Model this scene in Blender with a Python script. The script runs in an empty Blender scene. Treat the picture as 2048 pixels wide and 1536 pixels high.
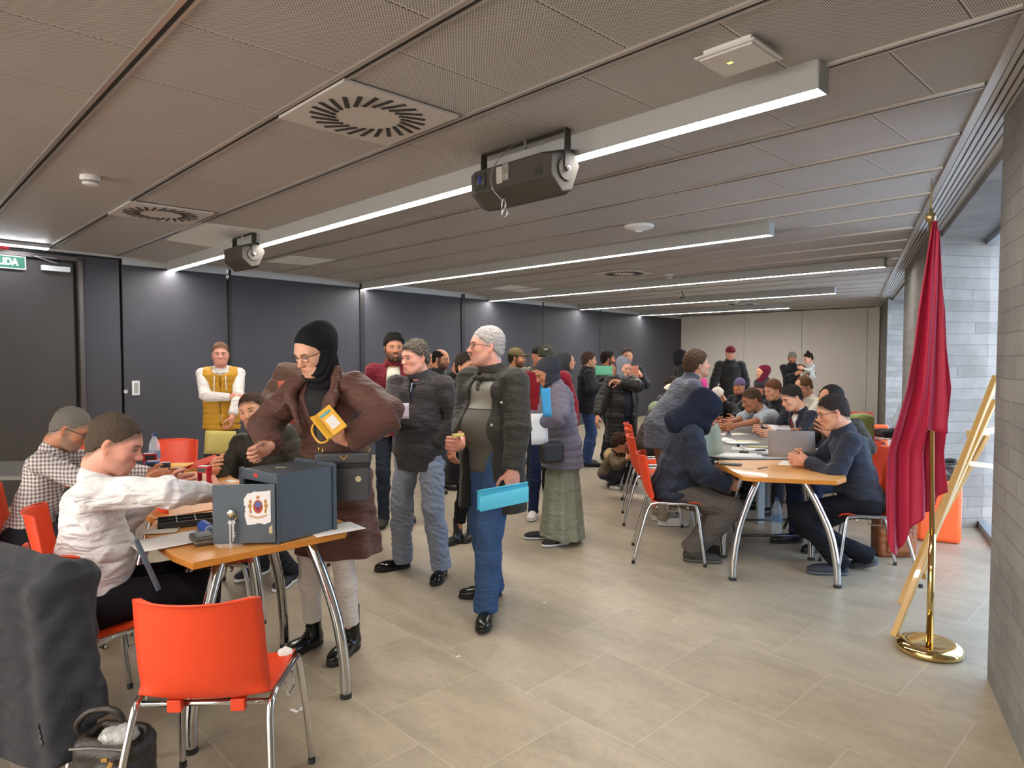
import bpy, math, random
import numpy as np
from mathutils import Vector, Matrix
R = math.radians
F_PX = 1350.0; CAM_H = 1.55; PITCH = math.atan(56.0 / F_PX)
sc = bpy.context.scene
COL = sc.collection
# ------------------------------------------------------------------ camera
cd = bpy.data.cameras.new('camera'); cam = bpy.data.objects.new('camera', cd); COL.objects.link(cam)
cam.location = (0, 0, CAM_H); cam.rotation_euler = (math.pi / 2 - PITCH, 0, 0)
cd.sensor_width = 36.0; cd.lens = 36.0 * F_PX / 2048.0; cd.clip_start = .05; cd.clip_end = 200
sc.camera = cam
# ------------------------------------------------------------------ world, exposure
sc.view_settings.view_transform = 'Standard'; sc.view_settings.look = 'None'
sc.view_settings.gamma = 1.0; sc.view_settings.use_curve_mapping = False
sc.view_settings.exposure = 1.95
w = bpy.data.worlds.new('daylight'); sc.world = w; w.use_nodes = True; wt = w.node_tree
_tc = wt.nodes.new('ShaderNodeTexCoord'); _vd = wt.nodes.new('ShaderNodeVectorMath'); _vd.operation = 'DOT_PRODUCT'; _vd.inputs[1].default_value = (-.7213, -.6926, 0); wt.links.new(_tc.outputs['Generated'], _vd.inputs[0])
# overcast sky : bluish over the window side, warmer and brighter over the glazing added behind the camera (-y)
_mr = wt.nodes.new('ShaderNodeMapRange'); wt.links.new(_vd.outputs['Value'], _mr.inputs[0]); _mr.inputs[1].default_value = .10; _mr.inputs[2].default_value = .50
_mx = wt.nodes.new('ShaderNodeMix'); _mx.data_type = 'RGBA'; wt.links.new(_mr.outputs[0], _mx.inputs[0])
_mx.inputs[7].default_value = (.56, .525, .475, 1); _mx.inputs[6].default_value = (.23, .34, .49, 1)
wt.links.new(_mx.outputs[2], w.node_tree.nodes['Background'].inputs[0])
w.node_tree.nodes['Background'].inputs[1].default_value = 3.6
LAMP_E = 16.5
sc.cycles.use_denoising = True
sc.cycles.max_bounces = 7; sc.cycles.diffuse_bounces = 4; sc.cycles.glossy_bounces = 3
sc.cycles.transmission_bounces = 4; sc.cycles.transparent_max_bounces = 6
sc.cycles.sample_clamp_indirect = 6.0
sc.cycles.caustics_reflective = False; sc.cycles.caustics_refractive = False
# ------------------------------------------------------------------ projection helpers
def ray(px, py):
    u = (px - 1024) / F_PX; v = (768 - py) / F_PX
    return u, math.cos(PITCH) + v * math.sin(PITCH), v * math.cos(PITCH) - math.sin(PITCH)
def fl(px, py, z=0.0):
    a, b, c = ray(px, py); t = (z - CAM_H) / c
    return Vector((a * t, b * t, z))
def at(px, py, Y):
    a, b, c = ray(px, py); t = Y / b
    return Vector((a * t, Y, CAM_H + c * t))
# ------------------------------------------------------------------ materials
MATS = {}
def srgb(c):
    return tuple(((x / 12.92) if x <= .04045 else ((x + .055) / 1.055) ** 2.4) for x in c)
def hx(s):
    s = s.lstrip('#'); return srgb(tuple(int(s[i:i + 2], 16) / 255 for i in (0, 2, 4)))
def mat(name, col, rough=.6, metal=0.0, bump=0.0, bscale=40.0, var=0.0, vscale=6.0, emit=0.0, alpha=1.0, spec=.5, stretch=None, sheen=0.0, trans=0.0, coat=0.0, fold=0.0, fscale=11.0):
    if name in MATS: return MATS[name]
    if isinstance(col, str): col = hx(col)
    m = bpy.data.materials.new(name); m.use_nodes = True; nt = m.node_tree; b = nt.nodes['Principled BSDF']
    b.inputs['Base Color'].default_value = (*col, 1); b.inputs['Roughness'].default_value = rough
    b.inputs['Metallic'].default_value = metal; b.inputs['Specular IOR Level'].default_value = spec
    if sheen: b.inputs['Sheen Weight'].default_value = sheen
    if coat: b.inputs['Coat Weight'].default_value = coat
    if trans: b.inputs['Transmission Weight'].default_value = trans
    if emit:
        b.inputs['Emission Color'].default_value = (*col, 1); b.inputs['Emission Strength'].default_value = emit
    if alpha < 1: b.inputs['Alpha'].default_value = alpha
    tc = nt.nodes.new('ShaderNodeTexCoord'); src = tc.outputs['Object']
    if stretch:
        mp = nt.nodes.new('ShaderNodeMapping'); mp.inputs['Scale'].default_value = stretch
        nt.links.new(src, mp.inputs[0]); src = mp.outputs[0]
    if var:
        n = nt.nodes.new('ShaderNodeTexNoise'); n.inputs['Scale'].default_value = vscale; n.inputs['Detail'].default_value = 4
        nt.links.new(src, n.inputs['Vector'])
        mx = nt.nodes.new('ShaderNodeMix'); mx.data_type = 'RGBA'
        mx.inputs[6].default_value = (*[max(0, x * (1 - var)) for x in col], 1); mx.inputs[7].default_value = (*[min(1, x * (1 + var)) for x in col], 1)
        nt.links.new(n.outputs[0], mx.inputs[0]); nt.links.new(mx.outputs[2], b.inputs['Base Color'])
    if bump:
        n = nt.nodes.new('ShaderNodeTexNoise'); n.inputs['Scale'].default_value = bscale; n.inputs['Detail'].default_value = 3
        nt.links.new(src, n.inputs['Vector'])
        bp = nt.nodes.new('ShaderNodeBump'); bp.inputs['Strength'].default_value = min(1, bump); bp.inputs['Distance'].default_value = .01 * max(1, bump)
        nt.links.new(n.outputs[0], bp.inputs['Height']); nt.links.new(bp.outputs[0], b.inputs['Normal'])
        if fold:      # soft creases of worn cloth
            mp = nt.nodes.new('ShaderNodeMapping'); mp.inputs['Scale'].default_value = (.8, .8, 2.2); mp.inputs['Rotation'].default_value = (.5, .4, .3); nt.links.new(tc.outputs['Object'], mp.inputs[0])
            n2 = nt.nodes.new('ShaderNodeTexNoise'); n2.inputs['Scale'].default_value = fscale; n2.inputs['Detail'].default_value = 1.5; n2.inputs['Distortion'].default_value = .9; nt.links.new(mp.outputs[0], n2.inputs['Vector'])
            b2 = nt.nodes.new('ShaderNodeBump'); b2.inputs['Strength'].default_value = fold; b2.inputs['Distance'].default_value = .11; nt.links.new(n2.outputs[0], b2.inputs['Height']); nt.links.new(b2.outputs[0], bp.inputs['Normal'])
    MATS[name] = m; return m
class NG:
    """tiny helper for node maths"""
    def __init__(s, m): s.m = m; s.nt = m.node_tree
    def n(s, t): return s.nt.nodes.new(t)
    def l(s, a, b): s.nt.links.new(a, b)
    def put(s, v, sock):
        if hasattr(v, 'is_linked') or hasattr(v, 'links'): s.l(v, sock)
        else: sock.default_value = v
    def math(s, op, a, b=0.0, c=0.0):
        q = s.n('ShaderNodeMath'); q.operation = op
        s.put(a, q.inputs[0]); s.put(b, q.inputs[1])
        if op in ('COMPARE', 'SMOOTH_MIN', 'MULTIPLY_ADD'): s.put(c, q.inputs[2])
        return q.outputs[0]
    def mix(s, f, a, b):
        q = s.n('ShaderNodeMix'); q.data_type = 'RGBA'; s.put(f, q.inputs[0])
        s.put((*a, 1) if isinstance(a, tuple) and len(a) == 3 else a, q.inputs[6]); s.put((*b, 1) if isinstance(b, tuple) and len(b) == 3 else b, q.inputs[7])
        return q.outputs[2]
    def noise(s, v, scale, detail=4, rough=.5):
        q = s.n('ShaderNodeTexNoise'); q.inputs['Scale'].default_value = scale; q.inputs['Detail'].default_value = detail; q.inputs['Roughness'].default_value = rough
        s.l(v, q.inputs['Vector']); return q.outputs[0]
    def xyz(s):
        t = s.n('ShaderNodeTexCoord'); q = s.n('ShaderNodeSeparateXYZ'); s.l(t.outputs['Object'], q.inputs[0]); s.vec = t.outputs['Object']
        return q.outputs
    def bsdf(s): return s.nt.nodes['Principled BSDF']
    def bump(s, h, strength=.3, dist=.01):
        q = s.n('ShaderNodeBump'); q.inputs['Strength'].default_value = strength; q.inputs['Distance'].default_value = dist
        s.l(h, q.inputs['Height']); s.l(q.outputs[0], s.bsdf().inputs['Normal'])
    def mapping(s, scale, v=None):
        q = s.n('ShaderNodeMapping'); q.inputs['Scale'].default_value = scale; s.l(v or s.vec, q.inputs[0]); return q.outputs[0]
# ------------------------------------------------------------------ objects
def tag(o, label=None, cat=None, group=None, kind=None):
    if label: o['label'] = label
    if cat: o['category'] = cat
    if group: o['group'] = group
    if kind: o['kind'] = kind
    return o
def empty(name, loc=(0, 0, 0), rz=0.0, label=None, cat=None, group=None):
    o = bpy.data.objects.new(name, None); COL.objects.link(o); o.location = loc; o.rotation_euler = (0, 0, rz); o.empty_display_size = .1
    return tag(o, label, cat, group)
def link_mesh(me, name, m, parent=None, loc=None, rot=None, smooth=False, bevel=0.0, solid=0.0, subsurf=0):
    o = bpy.data.objects.new(name, me); COL.objects.link(o)
    if m is not None:
        for x in (m if isinstance(m, (list, tuple)) else [m]): me.materials.append(x)
    if parent is not None: o.parent = parent
    if loc is not None: o.location = loc
    if rot is not None: o.rotation_euler = rot
    if smooth: me.polygons.foreach_set('use_smooth', [True] * len(me.polygons))
    if solid:
        md = o.modifiers.new('solid', 'SOLIDIFY'); md.thickness = solid; md.offset = 0
    if bevel:
        md = o.modifiers.new('bevel', 'BEVEL'); md.width = bevel; md.segments = 2; md.limit_method = 'ANGLE'; md.angle_limit = R(40)
    if subsurf:
        md = o.modifiers.new('sub', 'SUBSURF'); md.levels = subsurf; md.render_levels = subsurf
    return o
def frame_from(d, up=Vector((0, 0, 1))):
    d = Vector(d).normalized(); 
    if abs(d.dot(up)) > .98: up = Vector((1, 0, 0))
    s = d.cross(up).normalized(); u = s.cross(d).normalized()
    return s, d, u
class MB:
    def __init__(s): s.v = []; s.f = []; s.mi = []; s.cur = 0
    def add(s, vs, fs):
        n = len(s.v); s.v += [tuple(x) for x in vs]; s.f += [tuple(i + n for i in f) for f in fs]; s.mi += [s.cur] * len(fs); return s
    def box(s, c, size, M=None, rz=0.0):
        x, y, z = [q / 2 for q in size]; M = M or Matrix.Rotation(rz, 3, 'Z'); c = Vector(c)
        vs = [c + M @ Vector((a * x, b * y, d * z)) for a in (-1, 1) for b in (-1, 1) for d in (-1, 1)]
        return s.add(vs, [(0, 1, 3, 2), (4, 6, 7, 5), (0, 4, 5, 1), (2, 3, 7, 6), (0, 2, 6, 4), (1, 5, 7, 3)])
    def bar(s, a, b, wd, ht, up=Vector((0, 0, 1))):
        a = Vector(a); b = Vector(b); sd, d, u = frame_from(b - a, up)
        M = Matrix((sd, d, u)).transposed(); return s.box((a + b) / 2, (wd, (b - a).length, ht), M)
    def prism(s, poly, z0, z1):
        n = len(poly); vs = [(p[0], p[1], z0) for p in poly] + [(p[0], p[1], z1) for p in poly]
        return s.add(vs, [tuple(range(n - 1, -1, -1)), tuple(range(n, 2 * n))] + [(i, (i + 1) % n, n + (i + 1) % n, n + i) for i in range(n)])
    def tube(s, pts, r, n=10, cap=True, closed=False):
        pts = [Vector(p) for p in pts]; k = len(pts); rr = r if isinstance(r, (list, tuple)) else [r] * k; vs = []; u0 = None
        for i, p in enumerate(pts):
            if closed: d = pts[(i + 1) % k] - pts[i - 1]
            else: d = pts[min(i + 1, k - 1)] - pts[max(i - 1, 0)]
            d.normalize()
            if u0 is None:
                sd, _, u = frame_from(d)
            else:
                sd = d.cross(u0)
                if sd.length < 1e-6: sd, _, u = frame_from(d)
                sd.normalize(); u = sd.cross(d).normalized()
            u0 = u
            for j in range(n):
                a = 2 * math.pi * j / n; vs.append(p + sd * (math.cos(a) * rr[i]) + u * (math.sin(a) * rr[i]))
        fs = []
        for i in range(k if closed else k - 1):
            for j in range(n):
                a = i * n + j; b = i * n + (j + 1) % n; i2 = (i + 1) % k; c = i2 * n + (j + 1) % n; d = i2 * n + j
                fs.append((a, b, c, d))
        if cap and not closed: fs += [tuple(range(n - 1, -1, -1)), tuple(range((k - 1) * n, k * n))]
        return s.add(vs, fs)
    def lathe(s, prof, c=(0, 0, 0), n=32, M=None):
        c = Vector(c); vs = []; M = M or Matrix.Identity(3)
        for (r, z) in prof:
            for j in range(n):
                a = 2 * math.pi * j / n; vs.append(c + M @ Vector((r * math.cos(a), r * math.sin(a), z)))
        fs = [(i * n + j, i * n + (j + 1) % n, (i + 1) * n + (j + 1) % n, (i + 1) * n + j) for i in range(len(prof) - 1) for j in range(n)]
        fs += [tuple(range(n - 1, -1, -1)), tuple(range((len(prof) - 1) * n, len(prof) * n))]
        return s.add(vs, fs)
    def grid(s, fn, nu, nv):
        vs = [fn(i / (nu - 1), j / (nv - 1)) for i in range(nu) for j in range(nv)]
        return s.add(vs, [(i * nv + j, (i + 1) * nv + j, (i + 1) * nv + j + 1, i * nv + j + 1) for i in range(nu - 1) for j in range(nv - 1)])
    def ball(s, c, r, n=12, M=None):
        rx, ry, rz = (r, r, r) if not isinstance(r, (tuple, list)) else r; c = Vector(c); M = M or Matrix.Identity(3); m = n // 2 + 1; vs = []
        for i in range(m):
            t = math.pi * i / (m - 1)
            for j in range(n):
                a = 2 * math.pi * j / n; vs.append(c + M @ Vector((rx * math.sin(t) * math.cos(a), ry * math.sin(t) * math.sin(a), rz * math.cos(t))))
        return s.add(vs, [(i * n + j, (i + 1) * n + j, (i + 1) * n + (j + 1) % n, i * n + (j + 1) % n) for i in range(m - 1) for j in range(n)])
    def use(s, i): s.cur = i; return s
    def build(s, name, m=None, parent=None, loc=None, rot=None, **kw):
        me = bpy.data.meshes.new(name); me.from_pydata(s.v, [], s.f)
        o = link_mesh(me, name, m, parent, loc, rot, **kw)
        if any(s.mi): me.polygons.foreach_set('material_index', s.mi)
        me.update(); return o
def copy_tree(o, parent=None):
    c = o.copy(); COL.objects.link(c)
    if parent is not None: c.parent = parent
    for ch in [x for x in o.children]: copy_tree(ch, c)
    return c
def arc(pts, n=8):
    """Catmull-Rom through pts"""
    P = [Vector(p) for p in pts]; P = [2 * P[0] - P[1]] + P + [2 * P[-1] - P[-2]]; out = []
    for i in range(1, len(P) - 2):
        for k in range(n):
            t = k / n; a, b, c, d = P[i - 1:i + 3]
            out.append(.5 * ((2 * b) + (c - a) * t + (2 * a - 5 * b + 4 * c - d) * t * t + (-a + 3 * b - 3 * c + d) * t ** 3))
    out.append(P[-2]); return out
def text_mesh(txt, size, m, name, parent, M, depth=.002, bold=0.0):
    cu = bpy.data.curves.new(name, 'FONT'); cu.body = txt; cu.size = size; cu.extrude = depth; cu.offset = bold; cu.align_x = 'CENTER'; cu.align_y = 'CENTER'
    o = bpy.data.objects.new(name, cu); COL.objects.link(o)
    dg = bpy.context.evaluated_depsgraph_get(); dg.update(); me = bpy.data.meshes.new_from_object(o.evaluated_get(dg))
    bpy.data.objects.remove(o); me.transform(M)
    return link_mesh(me, name, m, parent)

from mathutils.bvhtree import BVHTree
def surf(o, px, py, org=None):
    """nearest surface point of mesh o met by the sight line through px, py (world), with its normal"""
    me = o.data; org = Vector(org if org is not None else o.location); bv = BVHTree.FromPolygons([v.co + org for v in me.vertices], [tuple(p.vertices) for p in me.polygons])
    p, n, i, d = bv.ray_cast(Vector((0, 0, CAM_H)), Vector(ray(px, py)).normalized()); return p, n
def nrot(n): return Vector(n).to_track_quat('Z', 'Y').to_matrix()
# ================================================================== ROOM SHELL
H = 2.68
Av = Vector((-.6926, .7213, 0)); Bv = Vector((.7213, .6926, 0))       # lamp rows run along Av
Cv = Vector((.447, .894, 0)).normalized(); Cn = Vector((Cv.y, -Cv.x, 0))  # right (window) wall direction and outward normal
Dv = Vector((10.04, 12.4, 0)).normalized(); Dn = Vector((-Dv.y, Dv.x, 0))  # dark partition wall direction and outward normal
ANG = math.atan2(Av.y, Av.x)      # room grid rotation
def AB(a, b, z=0.0): return Av * a + Bv * b + Vector((0, 0, z))
def wallC(s, y, z=0.0):      # point at depth coordinate y on plane s
    return Vector(((s + Cv.x * y) / Cv.y, y, z))
D0 = Vector((-5.059, 6.993, 0))
W1 = Vector((8.347, 15.33, 0)); W2 = Vector((5.02, 18.95, 0)); W2 = D0 + Dv * ((W2 - D0).dot(Dv))
BACK_B = -5.5
tB = (BACK_B - D0.dot(Bv)) / Dv.dot(Bv); D_back = D0 + Dv * tB
C0 = wallC(.62, 3.19); tC = (BACK_B - C0.dot(Bv)) / Cv.dot(Bv); C_back = C0 + Cv * tC
# ---- floor material : 60 cm matt porcelain, running bond
def floor_mat():
    m = mat('porcelain_floor', (.2, .18, .155), rough=.36, spec=.5); g = NG(m); x, y, z = g.xyz(); b = g.bsdf()
    row = g.math('DIVIDE', g.math('SUBTRACT', y, .24), .6); rf = g.math('FRACT', row); ri = g.math('FLOOR', row)
    odd = g.math('MULTIPLY', g.math('ABSOLUTE', g.math('MODULO', ri, 2.0)), .5)
    cx = g.math('ADD', g.math('DIVIDE', g.math('SUBTRACT', x, .06), .6), odd); cf = g.math('FRACT', cx); ci = g.math('FLOOR', cx)
    def edge(f, w_): return g.math('MAXIMUM', g.math('LESS_THAN', f, w_), g.math('GREATER_THAN', f, 1 - w_))
    jt = g.math('MAXIMUM', edge(rf, .0034), edge(cf, .0034))
    cmb = g.n('ShaderNodeCombineXYZ'); g.l(ci, cmb.inputs[0]); g.l(ri, cmb.inputs[1])
    wn = g.n('ShaderNodeTexWhiteNoise'); g.l(cmb.outputs[0], wn.inputs['Vector'])
    off = g.n('ShaderNodeVectorMath'); off.operation = 'MULTIPLY_ADD'; g.l(wn.outputs['Color'], off.inputs[0]); off.inputs[1].default_value = (9, 9, 9); g.l(g.vec, off.inputs[2])
    mp = g.mapping((1.2, 3.0, 1), off.outputs[0])
    n1 = g.noise(mp, 2.2, 6, .62); n2 = g.noise(off.outputs[0], 28, 3, .6)
    v = g.math('ADD', g.math('MULTIPLY', n1, .75), g.math('MULTIPLY', n2, .25))
    q = g.n('ShaderNodeMapRange'); q.inputs[1].default_value = .32; q.inputs[2].default_value = .68; g.l(v, q.inputs[0])
    c = g.mix(q.outputs[0], (.285, .236, .166), (.465, .392, .285))
    c = g.mix(g.math('MULTIPLY', wn.outputs[0], .28), c, (.375, .312, .225, 1.0))
    c = g.mix(g.math('MULTIPLY', jt, .55), c, (.60, .54, .44, 1.0)); g.l(c, b.inputs['Base Color'])
    g.l(g.math('ADD', .30, g.math('MULTIPLY', n1, .16)), b.inputs['Roughness'])
    g.bump(g.math('SUBTRACT', g.math('MULTIPLY', n2, .06), jt), .25, .002)
    return m
room_poly = [D_back, C_back, wallC(.62, 15.9), W1 + Cn * .5 + Cv * .3, W2 + Bv * .3]
def loc2(p): return Vector((p.dot(Av), p.dot(Vector((-Av.y, Av.x, 0))), 0))
def rot_obj(o): o.rotation_euler = (0, 0, ANG); return o
# local frame of rotated objects: x along Av, y along -Bv
out_poly = [D_back - Dn * -.2, C_back + Cn * 3, wallC(3.6, 22), W2 + Bv * 3 + Dn * 1, D0 + Dn * .3]
mb = MB(); mb.prism([loc2(p) for p in [D_back + Dn * .3, C_back + Cn * .8, wallC(1.15, 16.6), W2 + Bv * .8 + Dn * .3]], -.12, 0)
fo = rot_obj(mb.build('floor', floor_mat())); tag(fo, kind='structure')
# ---- ceiling of expanded metal trays
def ceil_mat():
    m = mat('expanded_metal_ceiling', (.40, .38, .36), rough=.5, metal=.0, spec=.4); g = NG(m); x, y, z = g.xyz(); b = g.bsdf()
    P = .655
    st = g.math('DIVIDE', g.math('ADD', y, 1.43), P); si = g.math('FLOOR', st); sf = g.math('FRACT', st)
    off = g.math('FRACT', g.math('MULTIPLY', si, .457))
    tl = g.math('ADD', g.math('DIVIDE', g.math('SUBTRACT', x, .05), .604), off); tf = g.math('FRACT', tl); ti = g.math('FLOOR', tl)
    # diamond holes
    u = g.math('DIVIDE', y, .0125); v = g.math('DIVIDE', x, .0075)
    rowi = g.math('FLOOR', v); u2 = g.math('ADD', u, g.math('MULTIPLY', g.math('ABSOLUTE', g.math('MODULO', rowi, 2.0)), .5))
    du = g.math('ABSOLUTE', g.math('SUBTRACT', g.math('FRACT', u2), .5)); dv = g.math('ABSOLUTE', g.math('SUBTRACT', g.math('FRACT', v), .5))
    hole = g.math('LESS_THAN', g.math('ADD', du, dv), .40)
    cmb = g.n('ShaderNodeCombineXYZ'); g.l(si, cmb.inputs[0]); g.l(ti, cmb.inputs[1])
    wn = g.n('ShaderNodeTexWhiteNoise'); g.l(cmb.outputs[0], wn.inputs['Vector'])
    n = g.noise(g.vec, 3.5, 5, .6)
    # serrated joint lines
    zig = g.math('MULTIPLY', g.math('ABSOLUTE', g.math('SUBTRACT', g.math('FRACT', g.math('DIVIDE', y, .024)), .5)), .014)
    tz = g.math('ADD', tf, zig)
    jl = g.math('COMPARE', tz, .990, .006); jd = g.math('COMPARE', tz, 1.001, .006)
    base = g.mix(n, (.53, .50, .475), (.63, .605, .585)); base = g.mix(g.math('MULTIPLY', wn.outputs[0], .16), base, (.49, .465, .445, 1.0))
    c = g.mix(g.math('MULTIPLY', hole, .88), base, (.05, .045, .04, 1.0))
    c = g.mix(g.math('MULTIPLY', jl, .7), c, (.75, .72, .68, 1.0)); c = g.mix(jd, c, (.06, .05, .045, 1.0))
    g.l(c, b.inputs['Base Color']); g.bump(g.math('SUBTRACT', 1.0, hole), .5, .004)
    return m
s49 = .485
ce_poly = [D_back + Dn * .2, wallC(s49, C_back.y), wallC(s49, W1.y + .25), W2 + Bv * .3 + Dn * .1]
mb = MB(); mb.prism([loc2(p) for p in ce_poly], H, H + .04); cm = rot_obj(mb.build('ceiling', ceil_mat())); tag(cm, kind='structure')
alu = mat('brushed_aluminium', (.62, .58, .54), rough=.32, metal=.75); steel_dark = mat('dark_gap', (.03, .028, .026), rough=.8)
lightgrey = mat('light_grey_paint', (.56, .55, .54), rough=.45)
# runners between the strips of trays : one rail each
LAMP_B = [-.25, 2.70, 5.57, 8.47, 11.42, 14.4]
k = -9
while True:
    b = 1.43 + .655 * k; k += 1
    if b > 17.2: break
    if b < BACK_B + .2: continue
    # clip the line to the ceiling polygon
    ts = []
    for i in range(4):
        p, q = ce_poly[i], ce_poly[(i + 1) % 4]; pb, qb = p.dot(Bv) - b, q.dot(Bv) - b
        if pb * qb < 0: x = p.lerp(q, pb / (pb - qb)); ts.append(x.dot(Av))
    if len(ts) < 2: continue
    a0, a1 = min(ts), max(ts) - .22
    mb = MB(); mb.use(0).bar(AB(a0, b - .016, H - .004), AB(a1, b - .016, H - .004), .020, .012); mb.use(0).bar(AB(a0, b + .02, H - .004), AB(a1, b + .02, H - .004), .010, .012)
    mb.use(1).bar(AB(a0, b + .006, H - .001), AB(a1, b + .006, H - .001), .018, .008)
    mb.build('ceiling_rail', [alu, steel_dark], cm).matrix_parent_inverse = cm.matrix_basis.inverted()
# plain lighter trays
pm = mat('plain_tray', (.80, .82, .84), rough=.5, bump=.2, bscale=6)
for (p0, p1, p2, p3) in [((330, 480), (392, 444), (535, 462), (470, 502)), ((533, 524), (580, 512), (672, 520), (628, 532)), ((980, 577), (1020, 570), (1085, 578), (1050, 585))]:
    mb = MB(); q = [fl(*p, z=H - .006) for p in (p0, p1, p2, p3)]; mb.add([x for x in q] + [x + Vector((0, 0, .005)) for x in q], [(0, 3, 2, 1), (4, 5, 6, 7), (0, 1, 5, 4), (1, 2, 6, 5), (2, 3, 7, 6), (3, 0, 4, 7)])
    o = mb.build('plain_ceiling_tray', pm, cm); o.matrix_parent_inverse = cm.matrix_basis.inverted()
# edge band along the window wall: rail, plaster strip with four slots
mb = MB(); y0, y1 = C_back.y, W1.y + .3
def bandC(s, wd, z, ht, mi, mb=mb): mb.use(mi).bar(wallC(s, y0, z), wallC(s, y1, z), wd, ht)
bandC(.500, .035, H - .005, .03, 0)
for s_ in (.535, .565, .595, .625, .655): bandC(s_ - .004, .020, H - .012, .018, 2)
bandC(.59, .15, H + .03, .04, 1); bandC(.685, .035, H - .02, .035, 2)
o = mb.build('trim_1', [alu, steel_dark, lightgrey]); tag(o, kind='structure')
# ---- board-marked concrete
def conc_mat(name, tint=(1, 1, 1)):
    m = mat(name, (.34, .32, .30), rough=.75, spec=.3); g = NG(m); x, y, z = g.xyz(); b = g.bsdf()
    bh = .098; rz = g.math('DIVIDE', z, bh); nz = g.noise(g.mapping((.7, .7, 3)), 1.6, 2)
    rz = g.math('ADD', rz, g.math('MULTIPLY', nz, .35)); ri = g.math('FLOOR', rz); rf = g.math('FRACT', rz)
    wn = g.n('ShaderNodeTexWhiteNoise'); wn.noise_dimensions = '1D'; g.l(ri, wn.inputs['W'])
    lx = g.math('ADD', g.math('DIVIDE', g.math('ADD', x, y), 1.15), g.math('MULTIPLY', wn.outputs[0], 7.0)); li = g.math('FLOOR', lx); lf = g.math('FRACT', lx)
    c2 = g.n('ShaderNodeCombineXYZ'); g.l(ri, c2.inputs[0]); g.l(li, c2.inputs[1]); w2 = g.n('ShaderNodeTexWhiteNoise'); g.l(c2.outputs[0], w2.inputs['Vector'])
    jr = g.math('LESS_THAN', rf, .06); jv = g.math('LESS_THAN', lf, .009); j = g.math('MAXIMUM', jr, jv)
    grain = g.noise(g.mapping((3, 3, 60)), 3, 5, .65); blot = g.noise(g.vec, 2.2, 6, .65); fine = g.noise(g.vec, 90, 3, .7)
    v = g.math('ADD', g.math('ADD', g.math('MULTIPLY', w2.outputs[0], .17), g.math('MULTIPLY', blot, .80)), g.math('ADD', g.math('MULTIPLY', grain, .18), g.math('MULTIPLY', fine, .14)))
    q = g.n('ShaderNodeMapRange'); q.inputs[1].default_value = .35; q.inputs[2].default_value = .95; g.l(v, q.inputs[0])
    c = g.mix(q.outputs[0], tuple(.12 * t for t in tint), tuple(.29 * t for t in tint)); c = g.mix(g.math('MULTIPLY', j, .62), c, (.09, .085, .08, 1.0)); g.l(c, b.inputs['Base Color'])
    g.bump(g.math('ADD', g.math('MULTIPLY', grain, .3), g.math('ADD', g.math('MULTIPLY', w2.outputs[0], .5), g.math('MULTIPLY', j, -1.0))), .55, .008)
    return m
conc = conc_mat('board_marked_concrete', (1.0, .95, .90))
S0, S1 = .62, 1.10; PT = 2.9
def pier(ya, yb, first=False):
    """solid pier between window bays, splayed sides; ya near, yb far (depth on inner plane)"""
    a = wallC(S0, ya); b = wallC(S0, yb)
    ao = wallC(S1, a.y) + Cv * (.30 if not first else 0); bo = wallC(S1, b.y) - Cv * .0
    ao = a + Cn * (S1 - S0) + Cv * .59 if not first else a + Cn * (S1 - S0)
    bo = b + Cn * (S1 - S0) + Cv * .10
    return [a, b, bo + Cn * .25, ao + Cn * .25]
PIERS = [(C_back.y - .2, 3.19), (5.93, 8.85), (12.7, W1.y + .4)]
mb = MB()
for i, (ya, yb) in enumerate(PIERS):
    mb.prism([(p.x, p.y) for p in pier(ya, yb, i == 0)][::-1], 0, PT)
# soffit over the bays
a, b = wallC(.70, C_back.y), wallC(.70, W1.y + .4)
mb.prism([(p.x, p.y) for p in (a, a + Cn * .7, b + Cn * .7, b)], 2.59, PT)
wr = mb.build('wall_right', conc); tag(wr, kind='structure')
# windows in the two bays
glass = mat('window_glass', (.92, .97, 1.0), rough=.02, alpha=.12, spec=.6); framem = mat('grey_window_frame', (.30, .33, .36), rough=.4, metal=.5)
for i, (ya, yb) in enumerate([(3.19, 6.6), (8.85, 13.4)]):
    f0 = wallC(S1, ya); f1 = wallC(S1, yb); mb = MB(); up = Vector((0, 0, 1))
    mb.bar(f0 + up * .03, f1 + up * .03, .07, .06); mb.bar(f0 + up * 2.58, f1 + up * 2.58, .07, .08)
    for q in (f0, f0.lerp(f1, .5), f0.lerp(f1, .905 if i == 0 else .93)):
        mb.box(q + up * 1.3, (.05, .07, 2.6), rz=math.atan2(Cv.y, Cv.x))
    wo = mb.build('window_%d' % (i + 1), framem); tag(wo, kind='structure')
    mb = MB(); mb.bar(f0 + up * 1.3 + Cn * .01, f1 + up * 1.3 + Cn * .01, .008, 2.5); mb.build('glass_pane', glass, wo)
# ground outside
mb = MB(); a, b = wallC(1.36, -8), wallC(1.36, 30); mb.prism([(p.x, p.y) for p in (a, a + Cn * 25, b + Cn * 25, b)], -.15, -.05)
o = mb.build('floor_outside', mat('pale_paving', (.55, .55, .55), rough=.9, var=.1)); tag(o, kind='structure')
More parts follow.
